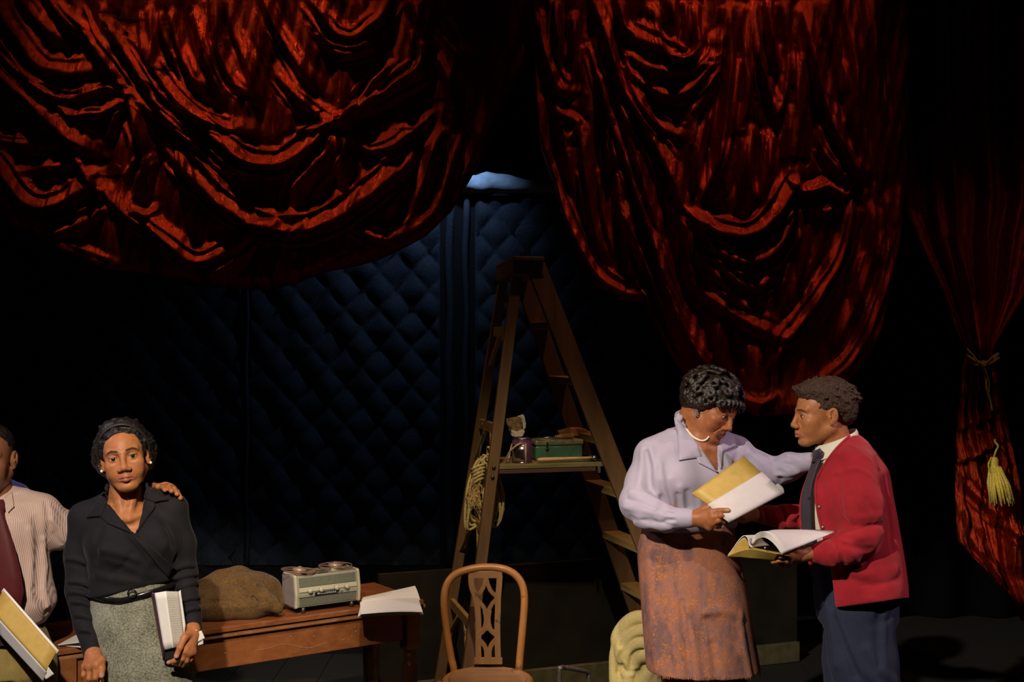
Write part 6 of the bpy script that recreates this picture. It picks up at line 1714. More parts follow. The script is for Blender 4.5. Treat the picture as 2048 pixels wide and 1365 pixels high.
obj_from('body', v, f, M['skin_c'], by, colors=col); add_eyes(hC, by, (0, -.1))
L3 = lambda rows, D: [(W(0, y, D).z, W(x, 0, D).x, D + dy, a * D / FPX, b) for y, x, a, b, dy in rows]
# white shirt and tie
M['shirt_white'] = cloth('cream_cotton_shirt', (.70, .66, .56), .6, .1, 1200, .05, .04)
F = Field(*BX(1580, 860, 1800, 1160, 4.3, 4.85), .0055)
F.loft(L3(((884, 1684, 26, .075, 0), (905, 1686, 46, .12, 0), (940, 1692, 68, .15, 0), (1000, 1690, 78, .15, 0), (1060, 1696, 82, .15, 0), (1118, 1708, 76, .14, 0), (1130, 1712, 70, .13, 0)), 4.56), 0, yaw=-14)
v, f = F.mesh(); v = relax(v, f, 1); obj_from('shirt', v, f, M['shirt_white'], by); bvW = bvh_of(v, f)
# standing collar band around the neck, folded down
rowsC = []
for t in np.linspace(.18, 2 * math.pi - 1.1, 40):
    c = math.cos(t); s_ = math.sin(t)      # t = 0: throat (picture left)
    top = W(0, 893 - 17 * (1 - c) , 4.55).z; bot = W(0, 901 + 25.5 * c - 2.5 * c * c, 4.55).z
    ctr = p3(1666 + 4 * (1 - c), 0, 4.56)
    x0 = ctr[0] - c * .070; y0 = 4.56 - s_ * .073
    rowsC.append([Vector((x0, y0, top)), Vector((x0 - c * .006, y0 - s_ * .006, (top * .6 + bot * .4))), Vector((x0 - c * (.014 if c > 0 else .007), y0 - s_ * .016, top * .25 + bot * .75)), Vector((x0 - c * (.022 if c > 0 else .008), y0 - s_ * .028, bot))])
MB().sheet(rowsC, .003).build('shirt_collar', M['shirt_white'], by, smooth=True)
M['tie_dark'] = cloth('dark_plum_tie', (.050, .042, .062), .45, .2, 900, .05, .15)
flap(bvW, [(1626, 902), (1640, 897), (1643, 922), (1623, 925)], 'tie_knot', M['tie_dark'], by, .018, .014, D=4.48)
rows = []
for y, x0, x1 in ((918, 1625, 1641), (940, 1620, 1634), (965, 1611, 1626), (985, 1606, 1623), (1000, 1603, 1622), (1030, 1603, 1622), (1060, 1605, 1623), (1110, 1609, 1627)):
    rows.append([on_skin(bvW, x0 + (x1 - x0) * u, y, .014, 4.48) for u in (0, .25, .5, .75, 1)])
yy = np.array([[p.y for p in r] for r in rows])
for r, row in enumerate(rows):
    for c_, p in enumerate(row):
        D = 4.475 - .012 * (c_ - 2) * .5; x, y = 1024 + p.x / p.y * FPX, 682.5 + (CAMZ - p.z) / p.y * FPX
        rows[r][c_] = W(x, y, D)
MB().sheet(rows, .005).build('tie', M['tie_dark'], by, smooth=True)
MB().box(W(1619, 996, 4.462), .012, .005, .009).build('tie_clip', M['steel'], by)
# cardigan
def knit(name, c):
    m, nt, b = new_mat(name)
    v = coords(nt)
    n1 = N(nt, 'ShaderNodeTexNoise', Scale=420.0, Detail=2.0); nt.links.new(v, n1.inputs['Vector'])
    n2 = N(nt, 'ShaderNodeTexNoise', Scale=10.0, Detail=4.0); nt.links.new(v, n2.inputs['Vector'])
    ad = N(nt, 'ShaderNodeMath', operation='ADD'); nt.links.new(n1.outputs[0], ad.inputs[0]); nt.links.new(n2.outputs[0], ad.inputs[1])
    hf = N(nt, 'ShaderNodeMath', operation='MULTIPLY'); nt.links.new(ad.outputs[0], hf.inputs[0]); hf.inputs[1].default_value = .5
    r = ramp(nt, [(.35, tuple(x * .72 for x in c)), (.65, tuple(x * 1.15 for x in c))], hf.outputs[0]); nt.links.new(r.outputs[0], b.inputs['Base Color'])
    b.inputs['Roughness'].default_value = .95; b.inputs['Specular IOR Level'].default_value = .12
    b.inputs['Sheen Weight'].default_value = .35; b.inputs['Sheen Tint'].default_value = (1, .35, .35, 1)
    add_bump(nt, b, n1.outputs[0], .25, .003)
    return m
M['cardigan'] = knit('crimson_wool_knit', (.37, .020, .032))
F = Field(*BX(1490, 860, 1835, 1232, 4.2, 4.9), .0050)
F.loft(L3(((868, 1696, 20, .06, 0), (884, 1696, 40, .10, 0), (905, 1694, 58, .15, 0), (940, 1697, 78, .185, 0), (1000, 1694, 90, .185, 0), (1060, 1700, 96, .19, 0), (1120, 1712, 94, .205, 0), (1180, 1722, 90, .222, 0), (1222, 1727, 84, .225, 0)), 4.56), 0, yaw=-10)
slit(F, [(840, 1560, 1704), (870, 1580, 1697), (902, 1590, 1667), (939, 1613, 1640), (963, 1608, 1630), (997, 1598, 1629), (1036, 1590, 1635), (1062, 1590, 1641), (1100, 1580, 1652), (1140, 1580, 1662), (1240, 1580, 1676)], 4.60)
X, Y, Z = np.meshgrid(*F.ax, indexing='ij', sparse=True); px, py = px_of(X, Y, Z)
F._op((slice(None),) * 3, ((py - np.interp(px, [1600, 1672, 1810], [1205, 1216, 1197])) * .0018 * np.ones_like(Y)).astype(np.float32), .008, 'max')
F.chain([p3(1708, 935, 4.44), p3(1722, 1010, 4.385), p3(1722, 1072, 4.365)], [.074, .076, .070], .035)      # near sleeve
F.chain([p3(1722, 1072, 4.365), p3(1690, 1098, 4.34), p3(1654, 1107, 4.335), p3(1632, 1108, 4.33)], [.070, .056, .046, .036], .015)
F.chain([p3(1690, 940, 4.70), p3(1660, 1010, 4.74), p3(1625, 1038, 4.71)], [.07, .062, .056], .03)        # far sleeve
F.chain([p3(1625, 1038, 4.71), p3(1570, 1036, 4.67), p3(1520, 1030, 4.645)], [.054, .046, .034], .015)
bv0 = bvh_of(*F.mesh())
for pts, w, a in (([(1678, 948), (1695, 940), (1715, 938), (1740, 950), (1760, 975)], .007, .006), ([(1672, 955), (1680, 1000), (1690, 1040)], .012, -.012), ([(1688, 1030), (1720, 1036), (1760, 1030)], .012, .012), ([(1690, 1050), (1722, 1056), (1762, 1048)], .010, -.012), ([(1680, 1068), (1720, 1076), (1764, 1066)], .012, .014),
                  ([(1668, 1085), (1700, 1094), (1740, 1100)], .010, -.010), ([(1655, 1088), (1662, 1108), (1668, 1130)], .009, .012), ([(1670, 1084), (1682, 1108), (1690, 1130)], .008, -.010), ([(1690, 1085), (1706, 1110), (1720, 1130)], .010, .010), ([(1735, 1000), (1748, 1030), (1745, 1062)], .012, -.008),
                  ([(1772, 960), (1778, 1030), (1786, 1100)], .012, -.008), ([(1690, 1140), (1730, 1150), (1790, 1140)], .016, .010), ([(1700, 1160), (1745, 1172), (1795, 1160)], .014, -.008), ([(1680, 1200), (1740, 1198), (1800, 1184)], .006, .004),
                  ([(1540, 1014), (1552, 1035), (1560, 1058)], .009, .014), ([(1560, 1014), (1570, 1036), (1574, 1062)], .008, -.014), ([(1578, 1010), (1586, 1036), (1588, 1064)], .009, .016), ([(1596, 1012), (1600, 1040), (1600, 1066)], .008, -.012), ([(1525, 1016), (1532, 1036), (1538, 1050)], .007, -.010),
                  ([(1700, 890), (1725, 910), (1755, 935)], .010, .005), ([(1640, 960), (1650, 1000), (1660, 1040)], .012, -.005)):
    F.ridge([on_skin(bv0, x, y, 0.0, 4.4) for x, y in pts], w, a)
nzc = noise3(31); F.disp(lambda X, Y, Z: .0022 * nzc(X, Y, Z, (16, 12, 14)))
v, f = F.mesh(); v = relax(v, f, 1, .4); obj_from('cardigan', v, f, M['cardigan'], by); bvR = bvh_of(v, f)
for x, y in ((1639, 1015), (1646, 1056)):
    p = on_skin(bvR, x, y, .002); MB().lathe([(.006, 0), (.0065, .002), (.004, .0035), (.0005, .003)], p, (-.3, -1, 0), 12).build('button', M['steel'], by, smooth=True)
edge = [on_skin(bvR, x + 2, y, .003, 4.42) for x, y in ((1697, 872), (1667, 903), (1641, 940), (1631, 964), (1630, 997), (1636, 1036), (1642, 1060))]
MB().tube(smooth_path(edge, 6), .0055, 8).build('ribbed_edge', M['cardigan'], by, smooth=True)
# trousers
M['navy'] = cloth('navy_twill_trousers', (.022, .028, .055), .8, .05, 1000, .08, .18)
F = Field(*BX(1600, 1110, 1860, 1420, 4.2, 4.95), .0065)
F.loft(L3(((1100, 1704, 74, .150, 0), (1130, 1706, 78, .158, 0), (1160, 1709, 80, .155, 0), (1210, 1713, 82, .165, 0), (1240, 1716, 80, .165, 0)), 4.58), 0, yaw=-10)
F.chain([p3(1716, 1225, 4.52), p3(1727, 1320, 4.50), p3(1742, 1430, 4.48)], [.130, .124, .114], .02); F.chain([p3(1712, 1225, 4.66), p3(1708, 1320, 4.66), p3(1706, 1430, 4.66)], [.126, .116, .105], .02)
bv0 = bvh_of(*F.mesh())
for pts, w, a in (([(1640, 1150), (1652, 1200), (1664, 1260), (1672, 1330)], .012, .012), ([(1655, 1150), (1668, 1210), (1690, 1290), (1712, 1350)], .012, -.014), ([(1672, 1225), (1700, 1290), (1730, 1345), (1760, 1370)], .014, .014), ([(1760, 1215), (1756, 1270), (1758, 1330)], .010, -.010), ([(1770, 1225), (1768, 1290), (1772, 1350)], .010, .006), ([(1735, 1300), (1760, 1345), (1790, 1365)], .014, .012), ([(1790, 1210), (1775, 1240), (1750, 1250)], .010, -.006), ([(1632, 1140), (1642, 1170), (1648, 1200)], .007, .012)):
    F.ridge([on_skin(bv0, x, y, 0.0, 4.4) for x, y in pts], w * 1.2, a * 1.5)
F.disp(lambda X, Y, Z: .003 * nzc(X, Y, Z, (11, 9, 7)))
tro = [F.mesh()]
F = Field(*BX(1600, 1395, 1880, 1700, 4.2, 4.95), .012)
F.chain([p3(1742, 1420, 4.46), p3(1756, 1560, 4.47), np.array([W(1760, 0, 4.5).x, 4.5, .06])], [.112, .10, .085], .02); F.chain([p3(1706, 1420, 4.66), p3(1704, 1540, 4.66), np.array([W(1700, 0, 4.66).x, 4.66, .06])], [.105, .095, .085], .02)
tro.append(F.mesh()); v, f = join(tro); obj_from('trousers', relax(v, f, 1), f, M['navy'], by)
for x, D in ((1760, 4.5), (1700, 4.66)):
    a = np.array([W(x, 0, D).x, D, .09]); G = Field(a - .25, a + .25, .009)
    G.chain([a + [.04, 0, -.045], a + [-.06, 0, -.055], a + [-.17, 0, -.06]], [.045, .04, .032], .02); G.plane((0, 0, 0.001), (0, 0, -1))
    vv, ff = G.mesh(); obj_from('shoe', vv, ff, M['shoe'], by)
bel = []
for dy in (-8, 8):
    bel.append([Vector((W(1707, 0, 4.56).x + math.cos(t) * .151, 4.58 + math.sin(t) * .166, W(0, 1126 + dy, 4.5).z)) for t in np.linspace(0, 2 * math.pi, 50)])
MB().sheet(bel, .004).build('belt', M['belt'], by, smooth=True)
# hair: brushed up from the brow, longer behind
F = Field(*BX(1575, 738, 1735, 870, 4.36, 4.76), .0030)
F.ell(hC.p(0, .026, .046), (.082, .102, .080), .01, hC.R); F.ell(hC.p(0, -.035, .090), (.062, .058, .032), .03, hC.R); F.ell(hC.p(0, .02, .10), (.065, .07, .03), .03, hC.R)
F.ell(hC.p(0, .085, .010), (.070, .042, .060), .03, hC.R)
rg = random.Random(12)
for k in range(110):      # tufts
    a, z = rg.uniform(0, 2 * math.pi), rg.uniform(-.1, 1); r_ = math.sqrt(1 - z * z)
    n_ = np.array([r_ * math.sin(a), -r_ * math.cos(a), z])
    b0 = np.array([0, .026, .048]) + n_ * np.array([.080, .102, .082])
    if b0[1] < -.03 and b0[2] < .085: continue
    d = n_ * .6 + np.array([0, .45, .25 if b0[1] < 0 else -.65]); d /= np.linalg.norm(d); ln = rg.uniform(.012, .026)
    F.cone(hC.p(*b0), hC.p(*(b0 + d * ln)), .0075, .0028, .004)
for k in range(16):
    x = rg.uniform(-.05, .05); b0 = np.array([x, -.078, .088]); F.cone(hC.p(*b0), hC.p(*(b0 + np.array([rg.gauss(0, .004), -rg.uniform(.006, .016), rg.uniform(.002, .02)]))), .008, .004, .005)
nzh2 = noise3(25); F.disp(lambda X, Y, Z: .0016 * nzh2(X, Y, Z, (110, 110, 110)) + .0012 * nzh2(X, Y, Z, (240, 240, 240)))
F.ell(hC.p(0, -.108, -.006), (.088, .074, .078), .004, hC.R, 'sub'); 
for s in (-1, 1): F.ell(hC.p(s * .088, -.030, -.030), (.03, .052, .045), .004, hC.R, 'sub'); F.ell(hC.p(s * .088, .020, -.020), (.03, .030, .045), .004, hC.R, 'sub')
F.plane(hC.p(0, .03, -.048), hC.R @ np.array([0, -.35, -1.0]), .015)
v, f = F.mesh(); M['hair_brown'] = plain('dark_brown_hair', (0.055, 0.031, 0.020), 0.65, spec=0.25, noise=0.5, nscale=180, bump=0.6)
obj_from('hair', v, f, M['hair_brown'], by)
# his open script, pages bowed up
s2 = empty('open_script', p3(1560, 1095, 4.27), 'open mustard script with curling white pages held by the young man', 'script')
def ruled(N0, N1, nm, mt, t=.002, nn=10):
    A_, B_ = smooth_path([p3(*q) for q in N0], 4), smooth_path([p3(*q) for q in N1], 4)
    return MB().sheet([[a.lerp(b, i / nn) for i in range(nn + 1)] for a, b in zip(A_, B_)], t).build(nm, mt, s2, smooth=True)
ruled([(1456, 1111, 4.20), (1466, 1098, 4.20), (1477, 1082, 4.20), (1488, 1072, 4.20), (1495, 1077, 4.20), (1498, 1090, 4.20), (1502, 1096, 4.20)], [(1462, 1113, 4.30), (1475, 1099, 4.30), (1490, 1080, 4.31), (1506, 1071, 4.33), (1520, 1075, 4.35), (1530, 1085, 4.37), (1540, 1092, 4.38)], 'turned_cover', M['paper'])
ruled([(1455, 1113, 4.198), (1475, 1104, 4.192), (1500, 1098, 4.19), (1530, 1103, 4.19), (1562, 1109, 4.195)], [(1455.5, 1114, 4.20), (1480, 1115, 4.205), (1505, 1118, 4.21), (1530, 1120, 4.22), (1552, 1122, 4.225)], 'cover_lip', M['yellow'])
ruled([(1456, 1112, 4.202), (1466, 1100, 4.202), (1477, 1085, 4.202), (1488, 1076, 4.202), (1494, 1081, 4.202), (1498, 1094, 4.202)], [(1456, 1113.5, 4.200), (1468, 1110, 4.200), (1478, 1106, 4.20), (1487, 1104, 4.20), (1493, 1103, 4.20), (1499, 1102, 4.20)], 'cover_inside', M['yellow'])
ruled([(1502, 1096, 4.205), (1530, 1102, 4.21), (1560, 1109, 4.22), (1572, 1112, 4.225)], [(1560, 1106, 4.36), (1585, 1110, 4.36), (1608, 1114, 4.36), (1622, 1121, 4.35)], 'back_cover', M['yellow'])
for k in range(6):
    d = k * 1.0
    ruled([(1503 + d * .3, 1086 + d * .6, 4.212), (1509 + d * .7, 1072 + d * 1.5, 4.212), (1525 + d * .3, 1064 + d * 2.2, 4.21), (1543 - d * .4, 1072 + d * 2, 4.205), (1555 - d * .3, 1089 + d * 1.2, 4.20), (1563 - d * 0.2, 1109 - d * (.2), 4.198)],
          [(1536, 1063 + d, 4.37), (1548, 1060.5 + d, 4.38), (1575, 1060 + d * .9, 4.38), (1610, 1060 + d * .8, 4.37), (1645, 1061 + d * .7, 4.36), (1674 - d * 2.5, 1063 + d * 1.0, 4.35)], 'page', M['paper'], .0016)
MB().lathe([(.004, 0), (.004, .003), (.0015, .004)], p3(1530, 1097, 4.20), (0, -1, .3), 10).build('brass_pin', M['gold'], s2, smooth=True)

# ---------------------------------------------------------------- the man at the left edge
lm = empty('person', (W(0, 1000, 4.35).x, 4.35, 0), 'man in striped shirt and maroon tie at the left edge of the stage', 'person')
SK_D = (.24, .095, .048)
M['skin_d'] = skin_mat('skin_d')
hD = Head(p3(-21, 918, 4.32), 9, 2, 0, 1.03, 1.0)
F = Field(*BX(-100, 855, 70, 1040, 4.12, 4.52), .0026)
F.cone(hD.p(0, .025, -.045), p3(-8, 1030, 4.36), .060, .068, .03)
head_field(F, hD, nose=1.15, lip=1.2, jaw=1.08, cheek=1.1, frown=.5, lid=.45)
vD, fD = F.mesh(); cD = head_tint(hD, vD, SK_D, (.16, .062, .048), (.015, .009, .007)); bodyD = [(vD, fD)]
F = Field(*BX(290, 950, 380, 1020, 3.98, 4.4), .0026)      # hand on her shoulder
F.cone(p3(296, 992, 4.33), p3(308, 982, 4.29), .030, .028, .012)
kn = [p3(320, 976, 4.215), p3(331, 974, 4.215), p3(340, 977, 4.22), p3(347, 982, 4.23)]
hand_field(F, p3(305, 985, 4.30), kn, .0130, [
    ([p3(326, 976, 4.165), p3(330, 981, 4.135)], .0090), ([p3(338, 975, 4.165), p3(343, 983, 4.125)], .0096), ([p3(348, 979, 4.175), p3(354, 989, 4.14)], .0094), ([p3(354, 985, 4.185), p3(361, 997, 4.15)], .0094)],
    ([p3(308, 974, 4.24), p3(316, 974, 4.19)], .0105))
bodyD.append(F.mesh())
F = Field(*BX(-50, 1205, 30, 1290, 4.0, 4.35), .0028)        # hand at the edge with the script
F.cone(p3(-32, 1240, 4.18), p3(-22, 1238, 4.17), .03, .028, .01)
kn = [p3(-8, 1228, 4.13), p3(-6, 1237, 4.125), p3(-6, 1246, 4.13), p3(-10, 1253, 4.14)]
hand_field(F, p3(-22, 1238, 4.17), kn, .0135, [([p3(3, 1228, 4.11), p3(9, 1234, 4.105)], .0096), ([p3(5, 1238, 4.105), p3(11, 1243, 4.105)], .0098), ([p3(4, 1248, 4.11), p3(9, 1253, 4.115)], .0094), ([p3(-2, 1257, 4.125), p3(3, 1261, 4.13)], .0084)], ([p3(-12, 1222, 4.14), p3(0, 1216, 4.12)], .011))
bodyD.append(F.mesh())
F = Field(*BX(-150, 1000, 320, 1300, 4.05, 4.65), .012)
F.loft([(W(0, y, 4.35).z, W(x, 0, 4.35).x, 4.37, a * .00179, b) for y, x, a, b in ((1010, -5, 60, .07), (1060, -5, 76, .10), (1180, -5, 80, .11), (1290, -5, 84, .11))], .02)
F.chain([p3(88, 1044, 4.40), p3(188, 1068, 4.48), p3(298, 992, 4.34)], [.045, .040, .03], .02); F.chain([p3(-96, 1040, 4.38), p3(-110, 1180, 4.36), p3(-30, 1240, 4.18)], [.05, .042, .03], .02)
bodyD.append(F.mesh())
v, f = join(bodyD); col = np.tile(np.array(SK_D), (len(v), 1)); col[:len(vD)] = cD
hm_ = v[:, 0] > W(285, 0, 4.3).x; col[hm_] = np.array((.40, .155, .07))
obj_from('body', v, f, M['skin_d'], lm, colors=col); add_eyes(hD, lm, (.3, 0))
F = Field(*BX(-105, 850, 60, 960, 4.18, 4.56), .0034)
F.ell(hD.p(0, .02, .042), (.079, .097, .080), .01, hD.R); nzm = noise3(41); F.disp(lambda X, Y, Z: .0012 * nzm(X, Y, Z, (200, 200, 200)))
F.ell(hD.p(0, -.104, -.020), (.090, .086, .100), .006, hD.R, 'sub')
for s in (-1, 1): F.ell(hD.p(s * .088, .005, -.03), (.03, .040, .05), .004, hD.R, 'sub')
F.plane(hD.p(0, 0, -.06), hD.R @ np.array([0, 0, -1.0]), .01)
v, f = F.mesh(); obj_from('hair', v, f, M['hair_black'], lm)
def striped(name, c1, c2, period):
    m, nt, b = new_mat(name)
    t = nt.nodes.new('ShaderNodeTexCoord'); sp = nt.nodes.new('ShaderNodeSeparateXYZ'); nt.links.new(t.outputs['Object'], sp.inputs[0])
    no = N(nt, 'ShaderNodeTexNoise', Scale=6.0); nt.links.new(t.outputs['Object'], no.inputs['Vector'])
    a0 = N(nt, 'ShaderNodeMath', operation='MULTIPLY_ADD'); nt.links.new(no.outputs[0], a0.inputs[0]); a0.inputs[1].default_value = .008; nt.links.new(sp.outputs[0], a0.inputs[2])
    a1 = N(nt, 'ShaderNodeMath', operation='MULTIPLY_ADD'); nt.links.new(sp.outputs[2], a1.inputs[0]); a1.inputs[1].default_value = .12; nt.links.new(a0.outputs[0], a1.inputs[2])
    mu = N(nt, 'ShaderNodeMath', operation='MULTIPLY'); nt.links.new(a1.outputs[0], mu.inputs[0]); mu.inputs[1].default_value = 2 * math.pi / period
    sn = N(nt, 'ShaderNodeMath', operation='SINE'); nt.links.new(mu.outputs[0], sn.inputs[0])
    ma = N(nt, 'ShaderNodeMath', operation='MULTIPLY_ADD'); nt.links.new(sn.outputs[0], ma.inputs[0]); ma.inputs[1].default_value = .5; ma.inputs[2].default_value = .5
    r = ramp(nt, [(.25, c1), (.6, c2)], ma.outputs[0]); nt.links.new(r.outputs[0], b.inputs['Base Color']); b.inputs['Roughness'].default_value = .7; b.inputs['Sheen Weight'].default_value = .1
    return m
M['stripes'] = striped('red_white_striped_cotton', (.42, .24, .20), (.64, .52, .48), .0052)
F = Field(*BX(-150, 975, 320, 1275, 4.08, 4.62), .0050)
F.loft(L3(((988, -4, 46, .07, .02), (1002, -4, 84, .10, .02), (1035, -4, 104, .135, 0), (1100, -6, 102, .142, 0), (1160, -4, 106, .148, 0), (1205, 0, 112, .152, 0), (1235, -2, 98, .140, 0), (1256, -4, 86, .125, 0)), 4.36), 0)
F.cone(p3(20, 1000, 4.38), p3(80, 1022, 4.38), .05, .062, .03); F.cone(p3(-35, 1000, 4.38), p3(-95, 1025, 4.38), .05, .062, .03)
F.chain([p3(84, 1038, 4.385), p3(118, 1060, 4.43)], [.078, .074], .03); F.cone(p3(118, 1060, 4.43), p3(185, 1066, 4.49), .076, .070, .01)
F.chain([p3(-98, 1040, 4.38), p3(-108, 1130, 4.37)], [.07, .07], .03)
bv0 = bvh_of(*F.mesh())
for pts, w, a in (([(72, 1040), (80, 1090), (76, 1140), (82, 1190)], .014, -.014), ([(88, 1080), (92, 1130), (88, 1180), (96, 1215)], .012, .012), ([(60, 1060), (64, 1120), (62, 1190)], .014, .008), ([(70, 1180), (88, 1200), (96, 1225)], .012, -.012), ([(92, 1005), (98, 1040), (96, 1080)], .008, -.010), ([(104, 1040), (120, 1060), (128, 1090)], .010, .010), ([(106, 1070), (120, 1085), (134, 1092)], .008, -.008), ([(50, 1190), (70, 1215), (80, 1240)], .012, .010), ([(108, 1010), (125, 1030), (140, 1050)], .010, -.008)):
    F.ridge([on_skin(bv0, x, y, 0.0, 4.25) for x, y in pts], w, a)
nzd = noise3(51); F.disp(lambda X, Y, Z: .0022 * nzd(X, Y, Z, (16, 12, 12)))
v, f = F.mesh(); v = relax(v, f, 1, .4); obj_from('striped_shirt', v, f, M['stripes'], lm); bvM = bvh_of(v, f)
M['collar_pink'] = cloth('salmon_collar', (.62, .32, .24), .6, .1, 1000, .05, .1)
flap(bvM, [(10, 994), (24, 984), (28, 1014), (16, 1026)], 'collar', M['stripes'], lm, .012, .004, D=4.26)
M['maroon'] = cloth('maroon_tie', (.085, .012, .016), .55, .25, 900, .06, .15)
rows = []
for y, x0, x1 in ((1014, -18, 6), (1030, -20, 8), (1060, -24, 18), (1100, -34, 30), (1150, -42, 42), (1185, -46, 47), (1215, -45, 40), (1250, -36, 30), (1292, -22, 20)):
    rows.append([W(x0 + (x1 - x0) * u, y, np.interp(y, [1010, 1100, 1200, 1300], [4.235, 4.195, 4.18, 4.20]) + .018 * abs(u - .5)) for u in (0, .25, .5, .75, 1)])
MB().sheet(rows, .006).build('tie', M['maroon'], lm, smooth=True)
flap(bvM, [(-18, 1004), (8, 1002), (10, 1022), (-14, 1024)], 'tie_knot', M['maroon'], lm, .016, .014, D=4.24)
M['khaki'] = cloth('olive_khaki_trousers', (.25, .19, .062), .75, .1, 900, .08, .15)
F = Field(*BX(-150, 1235, 150, 1480, 4.05, 4.65), .0065)
F.loft(L3(((1246, -2, 84, .122, 0), (1275, -2, 96, .135, 0), (1320, 0, 106, .145, 0), (1345, 0, 108, .145, 0)), 4.35), 0)
for s in (-1, 1): F.chain([p3(52 * s, 1330, 4.35), p3(56 * s, 1490, 4.35)], [.105, .098], .02)
bv0 = bvh_of(*F.mesh())
for pts, w, a in (([(60, 1265), (66, 1310), (70, 1365)], .012, -.012), ([(80, 1265), (88, 1310), (92, 1365)], .012, .010), ([(30, 1280), (34, 1320), (36, 1365)], .010, .010), ([(20, 1290), (22, 1330)], .010, -.010)):
    F.ridge([on_skin(bv0, x, y, 0.0, 4.25) for x, y in pts], w, a)
tro = [F.mesh()]
F = Field(*BX(-150, 1455, 150, 1750, 4.05, 4.65), .013)
for s in (-1, 1): F.chain([p3(56 * s, 1480, 4.35), np.array([W(58 * s, 0, 4.36).x, 4.36, .06])], [.098, .08], .02)
tro.append(F.mesh()); v, f = join(tro); obj_from('trousers', relax(v, f, 1), f, M['khaki'], lm)
for s in (-1, 1):
    a = np.array([W(58 * s, 0, 4.36).x, 4.36, .09]); G = Field(a - .25, a + .25, .010)
    G.chain([a + [0, .04, -.045], a + [0, -.06, -.055], a + [0, -.16, -.06]], [.045, .04, .032], .02); G.plane((0, 0, .001), (0, 0, -1)); vv, ff = G.mesh(); obj_from('shoe', vv, ff, M['shoe'], lm)
bel = [[Vector((W(-2, 0, 4.35).x + math.cos(t) * .156, 4.35 + math.sin(t) * .128, W(0, 1256 + dy, 4.35).z)) for t in np.linspace(0, 2 * math.pi, 50)] for dy in (-9, 9)]
MB().sheet(bel, .004).build('belt', M['belt'], lm, smooth=True)
s3 = empty('folded_script', p3(50, 1270, 4.08), 'mustard script folded back in the hand of the man in the striped shirt', 'script')
quad_sheet([(6, 1181), (113, 1304), (92, 1342), (-14, 1224)], (4.13, 4.05, 4.03, 4.10), 'cover', M['yellow'], s3, .003)
quad_sheet([(8, 1177), (118, 1302), (113, 1308), (3, 1184)], (4.135, 4.055, 4.05, 4.13), 'page_edge', M['paper'], s3, .003)
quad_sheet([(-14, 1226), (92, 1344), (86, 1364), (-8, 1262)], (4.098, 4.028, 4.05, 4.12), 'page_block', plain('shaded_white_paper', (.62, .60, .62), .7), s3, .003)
quad_sheet([(96, 1334), (108, 1349), (92, 1360), (86, 1352)], (4.035, 4.04, 4.045, 4.04), 'page_corner', M['paper'], s3, .002)

# ---------------------------------------------------------------- someone in navy standing behind him, all but hidden
nv = empty('person', (W(-62, 1000, 4.95).x, 4.95, 0), 'person in a navy top almost hidden behind the man in the striped shirt', 'person')
hE = Head(p3(-62, 880, 4.93), 0, 0, 0, 1.0)
F = Field(*BX(-140, 800, 20, 1000, 4.75, 5.12), .0045)
F.cone(hE.p(0, .02, -.05), p3(-62, 985, 4.96), .055, .062, .02); head_field(F, hE)
v, f = F.mesh(); cE = head_tint(hE, v, SK_C, (.3, .11, .08), (.03, .02, .01)); bodyE = [(v, f)]; n0 = len(v)
F = Field(*BX(-180, 960, 60, 1300, 4.7, 5.2), .014); F.loft(L3(((975, -62, 50, .07, 0), (1050, -62, 72, .09, 0), (1250, -62, 70, .09, 0)), 4.96), 0); bodyE.append(F.mesh())
legsE = [np.array([W(-62 + s * 42, 0, 4.95).x, 4.96, .09]) for s in (-1, 1)]
legs('shoe', M['shoe'], nv, bodyE, [p3(-104, 1400, 4.96), p3(-20, 1400, 4.96)], legsE)
v, f = join(bodyE); col = np.tile(np.array(SK_C), (len(v), 1)); col[:n0] = cE
obj_from('body', v, f, M['skin_c'], nv, colors=col); add_eyes(hE, nv)
F = Field(*BX(-140, 795, 20, 910, 4.78, 5.15), .005); F.ell(hE.p(0, .02, .042), (.080, .098, .082), .01, hE.R); F.ell(hE.p(0, -.104, -.020), (.090, .086, .100), .006, hE.R, 'sub'); F.plane(hE.p(0, 0, -.06), (0, 0, -1), .01)
v, f = F.mesh(); obj_from('hair', v, f, M['hair_black'], nv)
M['navy_top'] = cloth('navy_blue_top', (.035, .035, .190), .7, .2)
F = Field(*BX(-220, 940, 100, 1480, 4.65, 5.25), .009)
F.loft(L3(((960, -62, 44, .07, 0), (985, -62, 78, .09, 0), (1020, -62, 98, .115, 0), (1120, -62, 94, .12, 0), (1250, -62, 90, .12, 0), (1400, -62, 92, .13, 0)), 4.96), .0)
for s in (-1, 1): F.cone(p3(-62 + s * 30, 962, 4.97), p3(-62 + s * 92, 992, 4.96), .045, .055, .03); F.chain([p3(-62 + s * 96, 1000, 4.96), p3(-62 + s * 104, 1130, 4.95), p3(-62 + s * 100, 1240, 4.9)], [.055, .05, .04], .02)
v, f = F.mesh(); obj_from('navy_top', relax(v, f, 1), f, M['navy_top'], nv)
F = Field(*BX(-220, 1230, 100, 1620, 4.65, 5.25), .012)
for s in (-1, 1): F.chain([p3(-62 + s * 40, 1260, 4.96), p3(-62 + s * 42, 1420, 4.96), np.array([W(-62 + s * 42, 0, 4.95).x, 4.96, .07])], [.1, .085, .075], .02)
v, f = F.mesh(); obj_from('trousers', v, f, M['navy'], nv)
